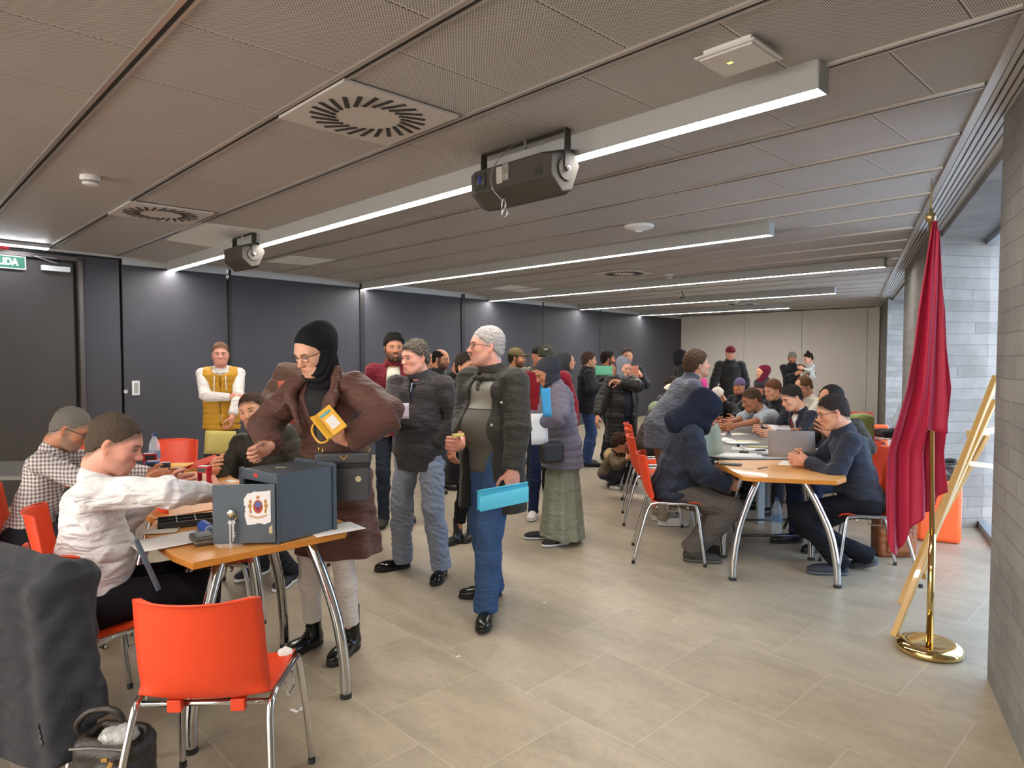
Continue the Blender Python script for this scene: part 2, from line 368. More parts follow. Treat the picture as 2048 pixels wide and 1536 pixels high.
# ---- dark partition wall (left) : panels, posts, trim
darkm = mat('dark_partition_panel', (.060, .060, .074), rough=.55, var=.16, vscale=3, bump=.06, bscale=300, spec=.35)
doorm = mat('dark_brown_door', (.060, .053, .050), rough=.5, var=.12, vscale=4, bump=.05, bscale=200)
postm = mat('black_post', (.018, .017, .018), rough=.5)
def onD(px, extra=0.0):      # point of wall D seen in column px
    u = (px - 1024) / F_PX; t = (u * D0.y - D0.x) / (Dv.x - u * Dv.y); return D0 + Dv * t
def alongD(px): return (onD(px) - D0).dot(Dv)
tEnd = (W2 - D0).dot(Dv); mb = MB(); up = Vector((0, 0, 1))
mb.bar(D_back + Dn * .12 + up * 1.4, D0 + Dv * (tEnd + .3) + Dn * .12 + up * 1.4, .16, 2.8)
wl = mb.build('wall_left', postm); tag(wl, kind='structure')
edges = [alongD(x) for x in (244, 460, 724, 925, 1085, 1199, 1368)] + [tEnd]
for i in range(len(edges) - 1):
    a, b = edges[i], edges[i + 1]; g_ = .02 if i not in (3, 4) else .008
    mb = MB(); mb.bar(D0 + Dv * (a + g_) + Dn * .02 + up * 1.295, D0 + Dv * (b - g_) + Dn * .02 + up * 1.295, .05, 2.59)
    mb.build('partition_panel', darkm, wl, bevel=.004)
for i, px in enumerate((460, 724, 925)):
    p = D0 + Dv * alongD(px); mb = MB(); mb.bar(p - Dv * (.012 + .03 * (i > 0)) + Dn * .0 + up * 1.33, p + Dv * (.012 + .03 * (i > 0)) + Dn * .0 + up * 1.33, .05, 2.66)
    mb.build('panel_post', postm, wl)
mb = MB(); tr = mat('pale_trim_metal', (.55, .58, .60), rough=.4, metal=.2)
for i in range(len(edges) - 1): mb.bar(D0 + Dv * (edges[i] + .03) + Dn * .0 + up * 2.625, D0 + Dv * (edges[i + 1] - .03) + Dn * .0 + up * 2.625, .03, .065)
o = mb.build('trim_2', tr); tag(o, kind='structure')
mb = MB(); mb.bar(D_back + Dn * -.02 + up * (H - .012), D0 + Dv * tEnd + Dn * -.02 + up * (H - .012), .05, .024); o = mb.build('trim_3', alu); tag(o, kind='structure')
# left part: fixed panel and door
mb = MB(); a, b = alongD(163), edges[0]; mb.bar(D0 + Dv * (a) + Dn * .02 + up * 1.32, D0 + Dv * (b - .01) + Dn * .02 + up * 1.32, .05, 2.64); mb.build('fixed_panel', darkm, wl, bevel=.004)
a0 = tB; mb = MB(); mb.bar(D0 + Dv * (alongD(0) - 1.2) + Dn * .02 + up * 1.32, D0 + Dv * a0 + Dn * .02 + up * 1.32, .05, 2.64); mb.build('fixed_panel', doorm, wl)
dd = empty('door_1'); tag(dd, kind='structure')
a, b = alongD(0) - 1.2, alongD(158)
mb = MB(); mb.bar(D0 + Dv * (a + .03) + Dn * .035 + up * 1.275, D0 + Dv * (b - .03) + Dn * .035 + up * 1.275, .05, 2.55); mb.build('door_leaf', doorm, dd, bevel=.003)
mb = MB(); mb.bar(D0 + Dv * (b + .01) + Dn * .01 + up * 1.31, D0 + Dv * (b + .055) + Dn * .01 + up * 1.31, .07, 2.62); mb.bar(D0 + Dv * a + Dn * .01 + up * 2.60, D0 + Dv * (b + .055) + Dn * .01 + up * 2.60, .07, .05)
mb.build('door_frame', mat('door_frame_metal', (.12, .10, .09), rough=.35, metal=.4), dd, bevel=.004)
whitep = mat('white_enamel', (.72, .73, .74), rough=.4)
p = D0 + Dv * alongD(115) - Dn * .03
mb = MB(); mb.bar(p - Dv * .13 + up * 2.475, p + Dv * .13 + up * 2.475, .05, .055); mb.build('closer_body', whitep, dd, bevel=.004)
mb = MB(); q = p - Dv * .20 - Dn * .03 + up * 2.585; mb.bar(p + up * 2.53 - Dn * .03, q, .014, .008); mb.bar(q, p + Dv * .1 + Dn * .03 + up * 2.585, .016, .008); mb.build('closer_arm', alu, dd)
# ---- far white wall with panel joints
ww = mat('cream_wall_panel', (.68, .64, .60), rough=.6, var=.03)
e0, e1 = W2, W1; d = (e1 - e0).normalized(); L_ = (e1 - e0).length; nn = Vector((-d.y, d.x, 0)); nn = nn if nn.dot(Vector((0, 1, 0))) > 0 else -nn
def onW(px):
    u = (px - 1024) / F_PX; t = (u * e0.y - e0.x) / (d.x - u * d.y); return t
mb = MB(); mb.bar(e0 - d * .5 + nn * .14 + up * 1.4, e1 + d * 1.4 + nn * .14 + up * 1.4, .16, 2.8); wb = mb.build('wall_back', mat('wall_core', (.10, .09, .085), rough=.8)); tag(wb, kind='structure')
js = [0.0, onW(1487), onW(1602), onW(1733), L_ - .02]
for i in range(4):
    mb = MB(); mb.bar(e0 + d * (js[i] + .004) + nn * .03 + up * 1.33, e0 + d * (js[i + 1] - .004) + nn * .03 + up * 1.33, .05, 2.66); mb.build('wall_panel', ww, wb, bevel=.002)
mb = MB(); mb.bar(e0 + d * (L_ - .0) + nn * .02 + up * 1.34, e0 + d * (L_ + .9) + nn * .02 + up * 1.34, .06, 2.68); mb.build('wall_pilaster', mat('grey_brown_pilaster', (.20, .17, .15), rough=.7), wb)
# ---- unseen glazing behind the camera, added to brighten ceiling and foreground
q0, q1 = D_back - Av * -.3 - Bv * .1, C_back + Av * -.6 - Bv * .1; mb = MB(); mb.bar(q0 + up * .15, q1 + up * .15, .2, .3); mb.bar(q0 + up * 2.74, q1 + up * 2.74, .2, .22)
o = mb.build('wall_behind', mat('plaster_back', (.55, .53, .50), rough=.8)); tag(o, kind='structure')
mb = MB()
for i in range(8): mb.box(q0.lerp(q1, i / 7) + up * 1.45, (.09, .09, 2.4), rz=ANG)
mb.bar(q0 + up * .34, q1 + up * .34, .09, .08); mb.bar(q0 + up * 2.6, q1 + up * 2.6, .09, .08); o = mb.build('window_3', framem); tag(o, kind='structure')
# roof slab so that no sky leaks in
mb = MB(); mb.prism([(p.x, p.y) for p in (D_back + Dn * .5 - Bv * .5, C_back + Cn * 1.2 - Bv * .5, wallC(1.5, 17.5), W2 + Bv * 2 + Dn * .5)], 2.9, 3.05); o = mb.build('ceiling_slab', mat('slab', (.3, .3, .3), rough=.9)); tag(o, kind='structure')
# ================================================================== CEILING FITTINGS
diff = mat('lamp_diffuser', (1.0, .95, .88), rough=.5, emit=LAMP_E)
lampbody = mat('lamp_body_grey', (.36, .36, .355), rough=.42)
def lamp(a0, a1, b, label, seams=(), zt=H, cat='ceiling light', grp='linear ceiling lights'):
    root = empty('linear_ceiling_light', AB((a0 + a1) / 2, b, zt - .11), 0, label, cat, grp)
    o = Vector(root.location); mb = MB(); up = Vector((0, 0, 1))
    A, B = AB(a0, b, zt) - o, AB(a1, b, zt) - o; s_ = Bv * .047
    mb.bar(A - up * .006, B - up * .006, .10, .012)
    for sg in (-1, 1): mb.bar(A + s_ * sg - up * .055, B + s_ * sg - up * .055, .006, .11)
    for q in (A, B): mb.bar(q - s_ - up * .055, q + s_ - up * .055, .006, .11)
    mb.bar(A - up * .085, B - up * .085, .09, .006)
    mb.build('housing', lampbody, root)
    n = max(1, round((a1 - a0) / 1.45)); st = (a1 - a0) / n
    for i in range(n):
        p = AB(a0 + st * i + .012, b, zt) - o; q = AB(a0 + st * (i + 1) - .012, b, zt) - o
        mb = MB(); mb.bar(p - up * .101, q - up * .101, .080, .010); mb.build('diffuser', diff, root)
    return root
def aof(px, py, z=H): return fl(px, py, z).dot(Av)
lamp(aof(1638, 118), aof(340, 527), 2.70, 'long lit linear ceiling light behind the two hung loudspeakers')
lamp(aof(1538, 443), aof(728, 567), 5.57, 'lit linear ceiling light with a pale square end, second in depth, behind the round detector')
lamp(aof(1768, 514), aof(992, 592), 8.49, 'lit linear ceiling light reaching furthest right, third in depth')
lamp(aof(1673, 574), aof(1186, 612), 11.50, 'lit linear ceiling light, fourth in depth, with a fan grille behind it')
lamp(aof(1618, 611), aof(1341, 628), 14.3, 'short looking lit ceiling light nearest the cream back wall')
lamp(-4.0, 3.2, -.25, 'lit linear ceiling light over the near end of the room'); lamp(-3.5, 3.6, -3.2, 'lit linear ceiling light by the near wall')
# short emergency light over the door
p = D0 + Dv * alongD(20) - Dn * .32 + up * (H - .035); r_ = empty('emergency_light', p, math.atan2(Dv.y, Dv.x), 'short bright white light bar over the door at the far left', 'emergency light')
mb = MB(); mb.box((0, 0, .012), (.56, .07, .035)); mb.build('housing', lampbody, r_, bevel=.004)
mb = MB(); mb.box((0, 0, -.012), (.53, .055, .012)); mb.build('diffuser', mat('cool_lamp', (.9, .92, 1), emit=14), r_)
# exit sign
p = D0 + Dv * alongD(10) - Dn * .03 + up * 2.505; r_ = empty('exit_sign', p, math.atan2(Dv.y, Dv.x), 'green and white SALIDA exit sign above the dark door', 'sign')
mb = MB(); mb.box((0, .008, 0), (.40, .012, .135)); mb.build('sign_border', mat('sign_white', (.80, .85, .80), rough=.5), r_)
mb = MB(); mb.box((0, 0, 0), (.375, .008, .112)); mb.build('sign_plate', mat('sign_green', (.02, .16, .09), rough=.5), r_)
text_mesh('SALIDA', .098, mat('sign_letter', (.80, .88, .80), rough=.5), 'lettering', r_, Matrix.Translation((0, -.006, 0)) @ Matrix.Rotation(R(90), 4, 'X') @ Matrix.Diagonal((.80, 1.0, 1, 1)), bold=.004)
# fire alarm sounder
p = D0 + Dv * alongD(8) - Dn * .12 + up * (H - .02); r_ = empty('fire_alarm', p, 0, 'small round red fire alarm under the short white light', 'fire alarm')
mb = MB(); mb.lathe([(.045, 0), (.055, -.01), (.055, -.03), (.03, -.05)], n=24); mb.build('alarm_dome', mat('alarm_red', (.25, .01, .015), rough=.3), r_, smooth=True)
mb = MB(); mb.lathe([(.062, .02), (.062, 0)], n=24); mb.build('alarm_base', whitep, r_)
# switch plate and keyhole
p = D0 + Dv * alongD(270) - Dn * .012 + up * (at(270, 776, onD(270).y).z); r_ = empty('wall_plate', p, math.atan2(Dv.y, Dv.x), 'small white rectangular flush pull on the dark panel', 'door pull')
mb = MB(); mb.box((0, 0, 0), (.085, .016, .17)); mb.build('plate_rim', whitep, r_, bevel=.006)
mb = MB(); mb.box((0, -.009, 0), (.045, .004, .12)); mb.build('plate_recess', mat('grey_recess', (.35, .35, .36), rough=.5), r_)
p = D0 + Dv * alongD(249) - Dn * .012 + up * (at(249, 783, onD(249).y).z); mb = MB(); Mx = Matrix.Rotation(R(90), 3, 'X')
mb.lathe([(.004, 0), (.022, 0), (.024, .006), (.022, .012)], n=16, M=Matrix.Rotation(math.atan2(Dv.y, Dv.x), 3, 'Z') @ Mx); o = mb.build('keyhole_rose', alu, None, loc=p); tag(o, 'tiny round metal keyhole beside the panel joint', 'keyhole')
# square diffusers with radial slots
slotm = mat('slot_black', (.035, .03, .028), rough=.8); diffm = mat('diffuser_plate', (.56, .53, .50), rough=.5)
def diffuser(c, label, half=.30):
    r_ = empty('air_diffuser', Vector((c.x, c.y, H - .012)), ANG, label, 'air vent', 'square air diffusers')
    mb = MB(); mb.box((0, 0, 0), (2 * half, 2 * half, .014)); mb.build('face_plate', diffm, r_, bevel=.002)
    for i in range(24):
        a = 2 * math.pi * i / 24; mb = MB(); c_ = Vector((math.cos(a), math.sin(a), 0)); M = Matrix.Rotation(a + .42, 3, 'Z')
        mb.box(c_ * .205 + Vector((0, 0, -.0085)), (.125, .020, .004), M); mb.build('slot', slotm, r_)
    return r_
diffuser(fl(737, 228, H), 'largest square air vent with radial slots, nearest the camera')
diffuser(fl(322, 424, H), 'square air vent with radial slots between the white smoke detector and the left loudspeaker')
diffuser(fl(1248, 545, H), 'square air vent with radial slots between the second and third light rows')
diffuser(fl(1482, 607, H), 'square air vent with radial slots just behind the fourth light row')
det = mat('detector_white', (.78, .76, .73), rough=.4)
def detector(px, py, label, s=1.0, wide=False):
    p = fl(px, py, H); r_ = empty('smoke_detector', p, 0, label, 'smoke detector', 'smoke detectors'); mb = MB()
    if wide: mb.lathe([(.12, 0), (.13, -.012), (.12, -.03), (.05, -.052), (.02, -.055)], n=32)
    else: mb.lathe([(.055 * s, 0), (.058 * s, -.02 * s), (.054 * s, -.03 * s)], n=24)
    mb.build('detector_base', det, r_, smooth=False)
    if not wide:
        mb = MB(); mb.lathe([(.046 * s, -.03 * s), (.046 * s, -.045 * s)], n=24); mb.build('detector_grille', mat('grille_grey', (.3, .28, .26), rough=.6), r_)
        mb = MB(); mb.lathe([(.046 * s, -.045 * s), (.04 * s, -.056 * s), (.01, -.058 * s)], n=24); mb.build('detector_cap', det, r_)
    else:
        mb = MB(); mb.lathe([(.03, -.05), (.028, -.062), (.01, -.066)], n=16); mb.build('sensor_lens', det, r_)
detector(180, 352, 'round white smoke detector at the upper left, nearest the camera', 1.0)
detector(1278, 449, 'wide round white disc on the ceiling before the second light', wide=True)
detector(1338, 549, 'small white smoke detector between the second and third lights', .95)
detector(1472, 601, 'small white smoke detector against the fourth light row', .95)
# square emergency downlight, hanging slightly proud
p = fl(1478, 102, H); r_ = empty('emergency_downlight', p, ANG, 'square white translucent emergency lamp beside the end of the nearest light', 'emergency light')
mb = MB(); mb.box((0, 0, -.010), (.19, .19, .03)); mb.build('housing', det, r_, bevel=.006)
mb = MB(); mb.box((0, 0, -.027), (.235, .235, .008)); mb.build('bezel', mat('bezel_white', (.62, .62, .60), rough=.3), r_, bevel=.003)
mb = MB(); mb.box((0, 0, -.033), (.205, .205, .008)); mb.build('lens', mat('frosted_lens', (.62, .60, .56), rough=.25, spec=.6), r_, bevel=.004)
mb = MB(); mb.box((.03, .01, -.0375), (.02, .015, .001)); mb.build('indicator', mat('pale_yellow', (.7, .7, .2), emit=.4), r_)
# hook
p = fl(1364, 582, H); mb = MB(); mb.tube([p + Vector((0, 0, 0)), p + Vector((0, 0, -.05)), p + Vector((.03, 0, -.07)), p + Vector((.035, 0, -.11)), p + Vector((0, 0, -.13)), p + Vector((-.03, 0, -.10))], .008, 6)
o = mb.build('ceiling_hook', steel_dark); tag(o, 'little dark hook hanging from the ceiling between light rows', 'hook')
# ================================================================== LOUDSPEAKERS
spm = mat('speaker_brown_paint', (.052, .043, .036), rough=.6, bump=.35, bscale=420, spec=.4); blk = mat('black_plastic', (.02, .02, .021), rough=.45)
zinc = mat('zinc', (.45, .45, .46), rough=.35, metal=.9)
def speaker(c, ang, roll, L, label, detail=True, S=1.0):
    """wedge cabinet: trapezoid cross-section extruded along local x (length L)"""
    root = empty('loudspeaker', c, ang, label, 'loudspeaker', 'hung loudspeakers')
    Rr = Matrix.Rotation(roll, 3, 'X')
    cs = [(-.135, .10), (.10, .135), (.15, .02), (.05, -.14), (-.05, -.15), (-.15, -.04)]
    cs = [(a * S, b * S) for a, b in cs]
    mb = MB(); n = len(cs); vs = []
    for x, k in ((-L / 2, .86), (-L / 2 + .05, 1), (L / 2 - .05, 1), (L / 2, .86)):
        for (y, z) in cs: vs.append(Rr @ Vector((x, y * k, z * k)))
    fs = [tuple(range(n))[::-1], tuple(range(3 * n, 4 * n))] + [(s_ * n + i, s_ * n + (i + 1) % n, (s_ + 1) * n + (i + 1) % n, (s_ + 1) * n + i) for s_ in range(3) for i in range(n)]
    mb.add(vs, fs); mb.build('cabinet', spm, root, bevel=.006)
    top = H - c.z - .005; xe = L / 2 + .012
    mb = MB(); 
    for sg in (-1, 1): mb.box((sg * xe, 0, (top) / 2), (.008, .045, top))
    mb.box((0, 0, top), (2 * xe, .045, .008)); mb.build('bracket', spm, root, bevel=.003)
    for sg in (-1, 1):
        mb = MB(); M = Matrix.Rotation(R(90), 3, 'Y'); mb.lathe([(.058, -.006), (.058, .006)], (sg * (L / 2 + .003), 0, 0), 28, M); mb.build('pivot_disc', spm, root, bevel=.002)
        mb = MB(); mb.lathe([(.012, -.006), (.012, .006), (.007, .007), (.007, .014)], (sg * (xe + .005), 0, 0), 6, M if sg > 0 else Matrix.Rotation(R(-90), 3, 'Y')); mb.build('clamp_bolt', zinc, root)
    # face towards the camera: connector panel, labels, safety cable, shackle
    yF = -.155 * S
    if detail:
        Mf = Rr
        def onface(x, t):  # t 0 top .. 1 bottom on the edge cs[0]->cs[5]
            a, b = Vector(cs[0] + (0,)), Vector(cs[5] + (0,)); q = a.lerp(b, t); return Rr @ Vector((x, q.x - .004, q.y))
        def face_rot():
            a, b = cs[0], cs[5]; return Rr @ Matrix.Rotation(math.atan2(a[1] - b[1], a[0] - b[0]) - math.pi / 2, 3, 'X')
        FR = face_rot()
        mb = MB(); mb.box(onface(-L * .33, .5), (.085, .006, .085), FR); mb.build('connector_panel', blk, root, bevel=.002)
        for (dx, m_) in ((-.018, blk), (.02, blk)):
            mb = MB(); mb.lathe([(.015, 0), (.015, -.006), (.008, -.006)], onface(-L * .33 + dx, .55) - Vector((0, .004, 0)), 16, FR @ Matrix.Rotation(R(90), 3, 'X')); mb.build('socket', mat('socket_grey', (.08, .08, .09), rough=.3), root)
        mb = MB(); mb.box(onface(-L * .33, .42) - Vector((0, .004, 0)), (.016, .006, .04), FR); mb.build('blue_switch', mat('blue_plastic', (.02, .03, .25), rough=.4), root)
        mb = MB(); mb.box(onface(-L * .08, .46), (.045, .003, .085), FR); mb.build('rating_label', mat('label_print', (.45, .42, .38), rough=.5, var=.6, vscale=160), root)
        mb = MB(); mb.box(onface(.0, .40), (.045, .003, .085), FR); mb.build('rating_label', mat('label_print2', (.20, .18, .16), rough=.5, var=.8, vscale=190), root)
        text_mesh('CE', .03, mat('label_white', (.6, .58, .55), rough=.5), 'label_mark', root, Matrix.Translation(onface(0.0, .6) - Vector((0, .004, 0))) @ (FR.to_4x4() @ Matrix.Rotation(R(90), 4, 'X')), depth=.0005)
        mb = MB(); mb.box(onface(L * .38, .72), (.05, .004, .028), FR); mb.build('side_grip', blk, root, bevel=.002)
    x0 = -L * .04 if detail else -L * .12
    mb = MB(); mb.tube(arc([(x0 + .05, -.02, top), (x0 + .02, -.10, top - .05), (x0 - .03, -.20 * S, .04), (x0 - .02, -.215 * S, -.06), (x0 + .03, -.19 * S, -.13)], 8), .0028, 6); mb.build('safety_cable', zinc, root, smooth=True)
    sh = Vector((x0 + .04, -.185 * S, -.155)); mb = MB(); mb.tube([sh + Vector((.014 * math.cos(q * .5236), 0, .028 * math.sin(q * .5236))) for q in range(12)], .004, 6, closed=True)
    sh2 = sh + Vector((.015, -.005, -.045)); mb.tube([sh2 + Vector((.019 * math.cos(q * .5236), 0, .021 * math.sin(q * .5236))) for q in range(12)], .006, 6, closed=True)
    mb.build('shackle', zinc, root, smooth=True)
    mb = MB(); mb.lathe([(.008, .03), (.008, -.03), (.013, -.03), (.013, -.042)], (x0 + .06, -.02, top + .0), 6); mb.build('hanger_bolt', zinc, root)
    return root
angL = math.atan2(-Av.y, -Av.x)
# ================================================================== IMPLICIT SURFACE SCULPTING
f32 = np.float32
def V3(*a): return np.array(a, dtype=np.float64)
def nrm(v): v = np.asarray(v, float); return v / (np.linalg.norm(v) + 1e-12)
class Vol:
    def __init__(s, lo, hi, res):
        s.lo = np.asarray(lo, float); s.res = res; s.n = np.maximum(4, np.ceil((np.asarray(hi, float) - s.lo) / res).astype(int) + 1)
        s.F = np.full(s.n, .06, f32); s.ax = [(s.lo[i] + res * np.arange(s.n[i])).astype(f32) for i in range(3)]
    def blk(s, lo, hi):
        a = np.clip(np.floor((np.asarray(lo) - s.lo) / s.res).astype(int), 0, s.n); b = np.clip(np.ceil((np.asarray(hi) - s.lo) / s.res).astype(int) + 1, 0, s.n)
        if np.any(b <= a): return None, None
        sl = tuple(slice(a[i], b[i]) for i in range(3))
        return sl, (s.ax[0][sl[0]][:, None, None], s.ax[1][sl[1]][None, :, None], s.ax[2][sl[2]][None, None, :])
    def _mix(s, sl, d, k, op):
        F = s.F[sl]
        if op == 'add':
            if k > 0: h = np.maximum(k - np.abs(F - d), 0) / k; s.F[sl] = np.minimum(F, d) - h * h * k * .25
            else: s.F[sl] = np.minimum(F, d)
        elif op == 'sub':
            d = -d
            if k > 0: h = np.maximum(k - np.abs(F - d), 0) / k; s.F[sl] = np.maximum(F, d) + h * h * k * .25
            else: s.F[sl] = np.maximum(F, d)
        elif op == 'int':
            if k > 0: h = np.maximum(k - np.abs(F - d), 0) / k; s.F[sl] = np.maximum(F, d) + h * h * k * .25
            else: s.F[sl] = np.maximum(F, d)
        elif op == 'push': s.F[sl] = F + d
    def cone(s, a, b, ra, rb, k=.02, op='add'):
        a = np.asarray(a, float); b = np.asarray(b, float); m = max(ra, rb) + .07 + k
        sl, P = s.blk(np.minimum(a, b) - m, np.maximum(a, b) + m)
        if sl is None: return s
        ba = b - a; L2 = float(ba @ ba) + 1e-9; px, py, pz = P[0] - f32(a[0]), P[1] - f32(a[1]), P[2] - f32(a[2])
        t = np.clip((px * f32(ba[0]) + py * f32(ba[1]) + pz * f32(ba[2])) / f32(L2), 0, 1)
        d = np.sqrt((px - t * f32(ba[0])) ** 2 + (py - t * f32(ba[1])) ** 2 + (pz - t * f32(ba[2])) ** 2) - (f32(ra) + f32(rb - ra) * t)
        s._mix(sl, d.astype(f32), k, op); return s
    def limb(s, a, b, ra, rb, side, k=.03, quilt=0.0, qd=.008, folds=0, fd=0.0, op='add', capk=.6):
        """elliptical tapered limb; ra/rb=(half width along side, half depth)"""
        a = np.asarray(a, float); b = np.asarray(b, float); m = max(*ra, *rb) * 1.15 + .06 + k
        sl, P = s.blk(np.minimum(a, b) - m, np.maximum(a, b) + m)
        if sl is None: return s
        ba = b - a; L = np.linalg.norm(ba); d_ = ba / L; sd = nrm(np.asarray(side, float) - (np.asarray(side, float) @ d_) * d_); up = np.cross(sd, d_)
        q = [P[i] - f32(a[i]) for i in range(3)]
        dot = lambda v: q[0] * f32(v[0]) + q[1] * f32(v[1]) + q[2] * f32(v[2])
        w_ = dot(d_); u = dot(sd); v = dot(up); t = np.clip(w_ / f32(L), 0, 1); ov = w_ - t * f32(L)
        rx = f32(ra[0]) + f32(rb[0] - ra[0]) * t; ry = f32(ra[1]) + f32(rb[1] - ra[1]) * t
        if folds:
            ph = np.arctan2(v, u); g = (1 + f32(fd) * np.cos(folds * ph + 1.3 * np.sin(2 * ph)) * t); rx = rx * g; ry = ry * g
        rc = np.minimum(rx, ry) * f32(capk)
        e = np.sqrt((u / rx) ** 2 + (v / ry) ** 2 + (ov / rc) ** 2); d = (e - 1) * np.minimum(rx, ry) * f32(.95)
        if quilt: d = d + f32(qd) * (1 - np.sqrt(np.abs(np.sin(math.pi * w_ / quilt))))
        s._mix(sl, d.astype(f32), k, op); return s
    def ell(s, c, r, M=None, k=.02, op='add'):
        c = np.asarray(c, float); r = (r, r, r) if np.isscalar(r) else r; m = max(r) + .06 + k
        sl, P = s.blk(c - m, c + m)
        if sl is None: return s
        q = [P[i] - f32(c[i]) for i in range(3)]
        if M is not None: q = [q[0] * f32(M[0][i]) + q[1] * f32(M[1][i]) + q[2] * f32(M[2][i]) for i in range(3)]
        e = np.sqrt((q[0] / f32(r[0])) ** 2 + (q[1] / f32(r[1])) ** 2 + (q[2] / f32(r[2])) ** 2)
        s._mix(sl, ((e - 1) * f32(min(r))).astype(f32), k, op); return s
    def plane(s, p, n, k=0.0, lo=None, hi=None, op='int'):
        """keep the side the normal points away from"""
        n = nrm(n); sl, P = s.blk(s.lo if lo is None else lo, (s.lo + s.res * s.n) if hi is None else hi)
        if sl is None: return s
        d = (P[0] - f32(p[0])) * f32(n[0]) + (P[1] - f32(p[1])) * f32(n[1]) + (P[2] - f32(p[2])) * f32(n[2])
        s._mix(sl, np.broadcast_to(d, s.F[sl].shape).astype(f32), k, op); return s
    def box(s, c, h, M, r=.01, k=.01, op='add'):
        c = np.asarray(c, float); m = float(np.linalg.norm(h)) + .05 + k; sl, P = s.blk(c - m, c + m)
        if sl is None: return s
        q = [P[i] - f32(c[i]) for i in range(3)]; q = [q[0] * f32(M[0][i]) + q[1] * f32(M[1][i]) + q[2] * f32(M[2][i]) for i in range(3)]
        dd = [np.abs(q[i]) - f32(h[i] - r) for i in range(3)]
        out = np.sqrt(np.maximum(dd[0], 0) ** 2 + np.maximum(dd[1], 0) ** 2 + np.maximum(dd[2], 0) ** 2) + np.minimum(np.maximum(dd[0], np.maximum(dd[1], dd[2])), 0) - f32(r)
        s._mix(sl, out.astype(f32), k, op); return s
    def wrinkle(s, amp, seed=0, fr=14.0):
        rs = np.random.RandomState(seed); X, Y, Z = [a for a in (s.ax[0][:, None, None], s.ax[1][None, :, None], s.ax[2][None, None, :])]
        W = 0
        for i in range(4):
            k = rs.normal(size=3) * fr * (.6 + .5 * i); k[2] *= 1.5; k2 = rs.normal(size=3) * fr * .45
            w2 = np.sin(X * f32(k2[0]) + Y * f32(k2[1]) + Z * f32(k2[2]) + f32(rs.rand() * 6))
            W = W + np.sin(X * f32(k[0]) + Y * f32(k[1]) + Z * f32(k[2]) + f32(1.8) * w2 + f32(rs.rand() * 6)) / (1 + .5 * i)
        s.F += (W * f32(amp * .45)).astype(f32); return s
    def mesh(s):
        F = s.F.copy(); F[0] = F[-1] = .05; F[:, 0] = F[:, -1] = .05; F[:, :, 0] = F[:, :, -1] = .05
        S = F < 0; c = np.zeros(tuple(s.n - 1), np.int8)
        for i in (0, 1):
            for j in (0, 1):
                for k in (0, 1): c += S[i:s.n[0] - 1 + i, j:s.n[1] - 1 + j, k:s.n[2] - 1 + k]
        act = (c > 0) & (c < 8); idx = np.argwhere(act)
        if len(idx) == 0: return np.zeros((0, 3)), np.zeros((0, 4), int)
        ids = np.full(act.shape, -1, np.int64); ids[act] = np.arange(len(idx))
        corners = [(i, j, k) for i in (0, 1) for j in (0, 1) for k in (0, 1)]
        val = {o: F[idx[:, 0] + o[0], idx[:, 1] + o[1], idx[:, 2] + o[2]] for o in corners}
        acc = np.zeros((len(idx), 3)); cnt = np.zeros(len(idx))
        for o in corners:
            for ax in range(3):
                if o[ax] == 0:
                    o2 = list(o); o2[ax] = 1; a = val[o]; b = val[tuple(o2)]; m = (a < 0) != (b < 0); t = np.where(m, a / np.where(m, a - b, 1), 0)
                    p = np.array(o, float)[None].repeat(len(idx), 0); p[:, ax] += t; acc += p * m[:, None]; cnt += m
        v = (idx + acc / np.maximum(cnt, 1)[:, None]) * s.res + s.lo
        quads = []
        for ax in range(3):
            a_ = [slice(1, -1)] * 3; sl0 = [slice(1, s.n[i] - 1) for i in range(3)]; sl0[ax] = slice(0, s.n[ax] - 1); sl1 = list(sl0); sl1[ax] = slice(1, s.n[ax])
            A = S[tuple(sl0)]; B = S[tuple(sl1)]; cr = np.argwhere(A != B)
            if len(cr) == 0: continue
            off = np.ones(3, int); off[ax] = 0; g = cr + off; ins = A[cr[:, 0], cr[:, 1], cr[:, 2]]
            u, w_ = (ax + 1) % 3, (ax + 2) % 3
            def cid(du, dw):
                q = g.copy(); q[:, u] -= du; q[:, w_] -= dw; return ids[q[:, 0], q[:, 1], q[:, 2]]
            qd = np.stack([cid(1, 1), cid(0, 1), cid(0, 0), cid(1, 0)], 1); qd[~ins] = qd[~ins][:, ::-1]; quads.append(qd)
        q = np.concatenate(quads); q = q[(q >= 0).all(1)]
        return v, q
def np_mesh(name, parts, m, parent=None, origin=None, cols=None, smooth=True, mod=None):
    """parts: list of (v,q[,material index])"""
    vs = np.concatenate([p[0] for p in parts]); o = 0; qs = []; mi = []
    for p in parts: qs.append(p[1] + o); o += len(p[0]); mi.append(np.full(len(p[1]), p[2] if len(p) > 2 else 0))
    qs = np.concatenate(qs); mi = np.concatenate(mi)
    if origin is not None: vs = vs - np.asarray(origin)[None]
    me = bpy.data.meshes.new(name); me.vertices.add(len(vs)); me.vertices.foreach_set('co', vs.astype(f32).ravel())
    me.loops.add(len(qs) * 4); me.loops.foreach_set('vertex_index', qs.astype(np.int32).ravel())
    me.polygons.add(len(qs)); me.polygons.foreach_set('loop_start', np.arange(0, len(qs) * 4, 4, dtype=np.int32))
    me.update(calc_edges=True); me.validate()
    if cols is not None:
        ca = me.color_attributes.new('Col', 'FLOAT_COLOR', 'POINT'); c4 = np.ones((len(vs), 4), f32); c4[:, :3] = cols; ca.data.foreach_set('color', c4.ravel())
    ob = link_mesh(me, name, m, parent, smooth=smooth)
    if mi.any(): me.polygons.foreach_set('material_index', mi.astype(np.int32))
    return ob
def rotz(a): c, s_ = math.cos(a), math.sin(a); return np.array([[c, -s_, 0], [s_, c, 0], [0, 0, 1.0]])
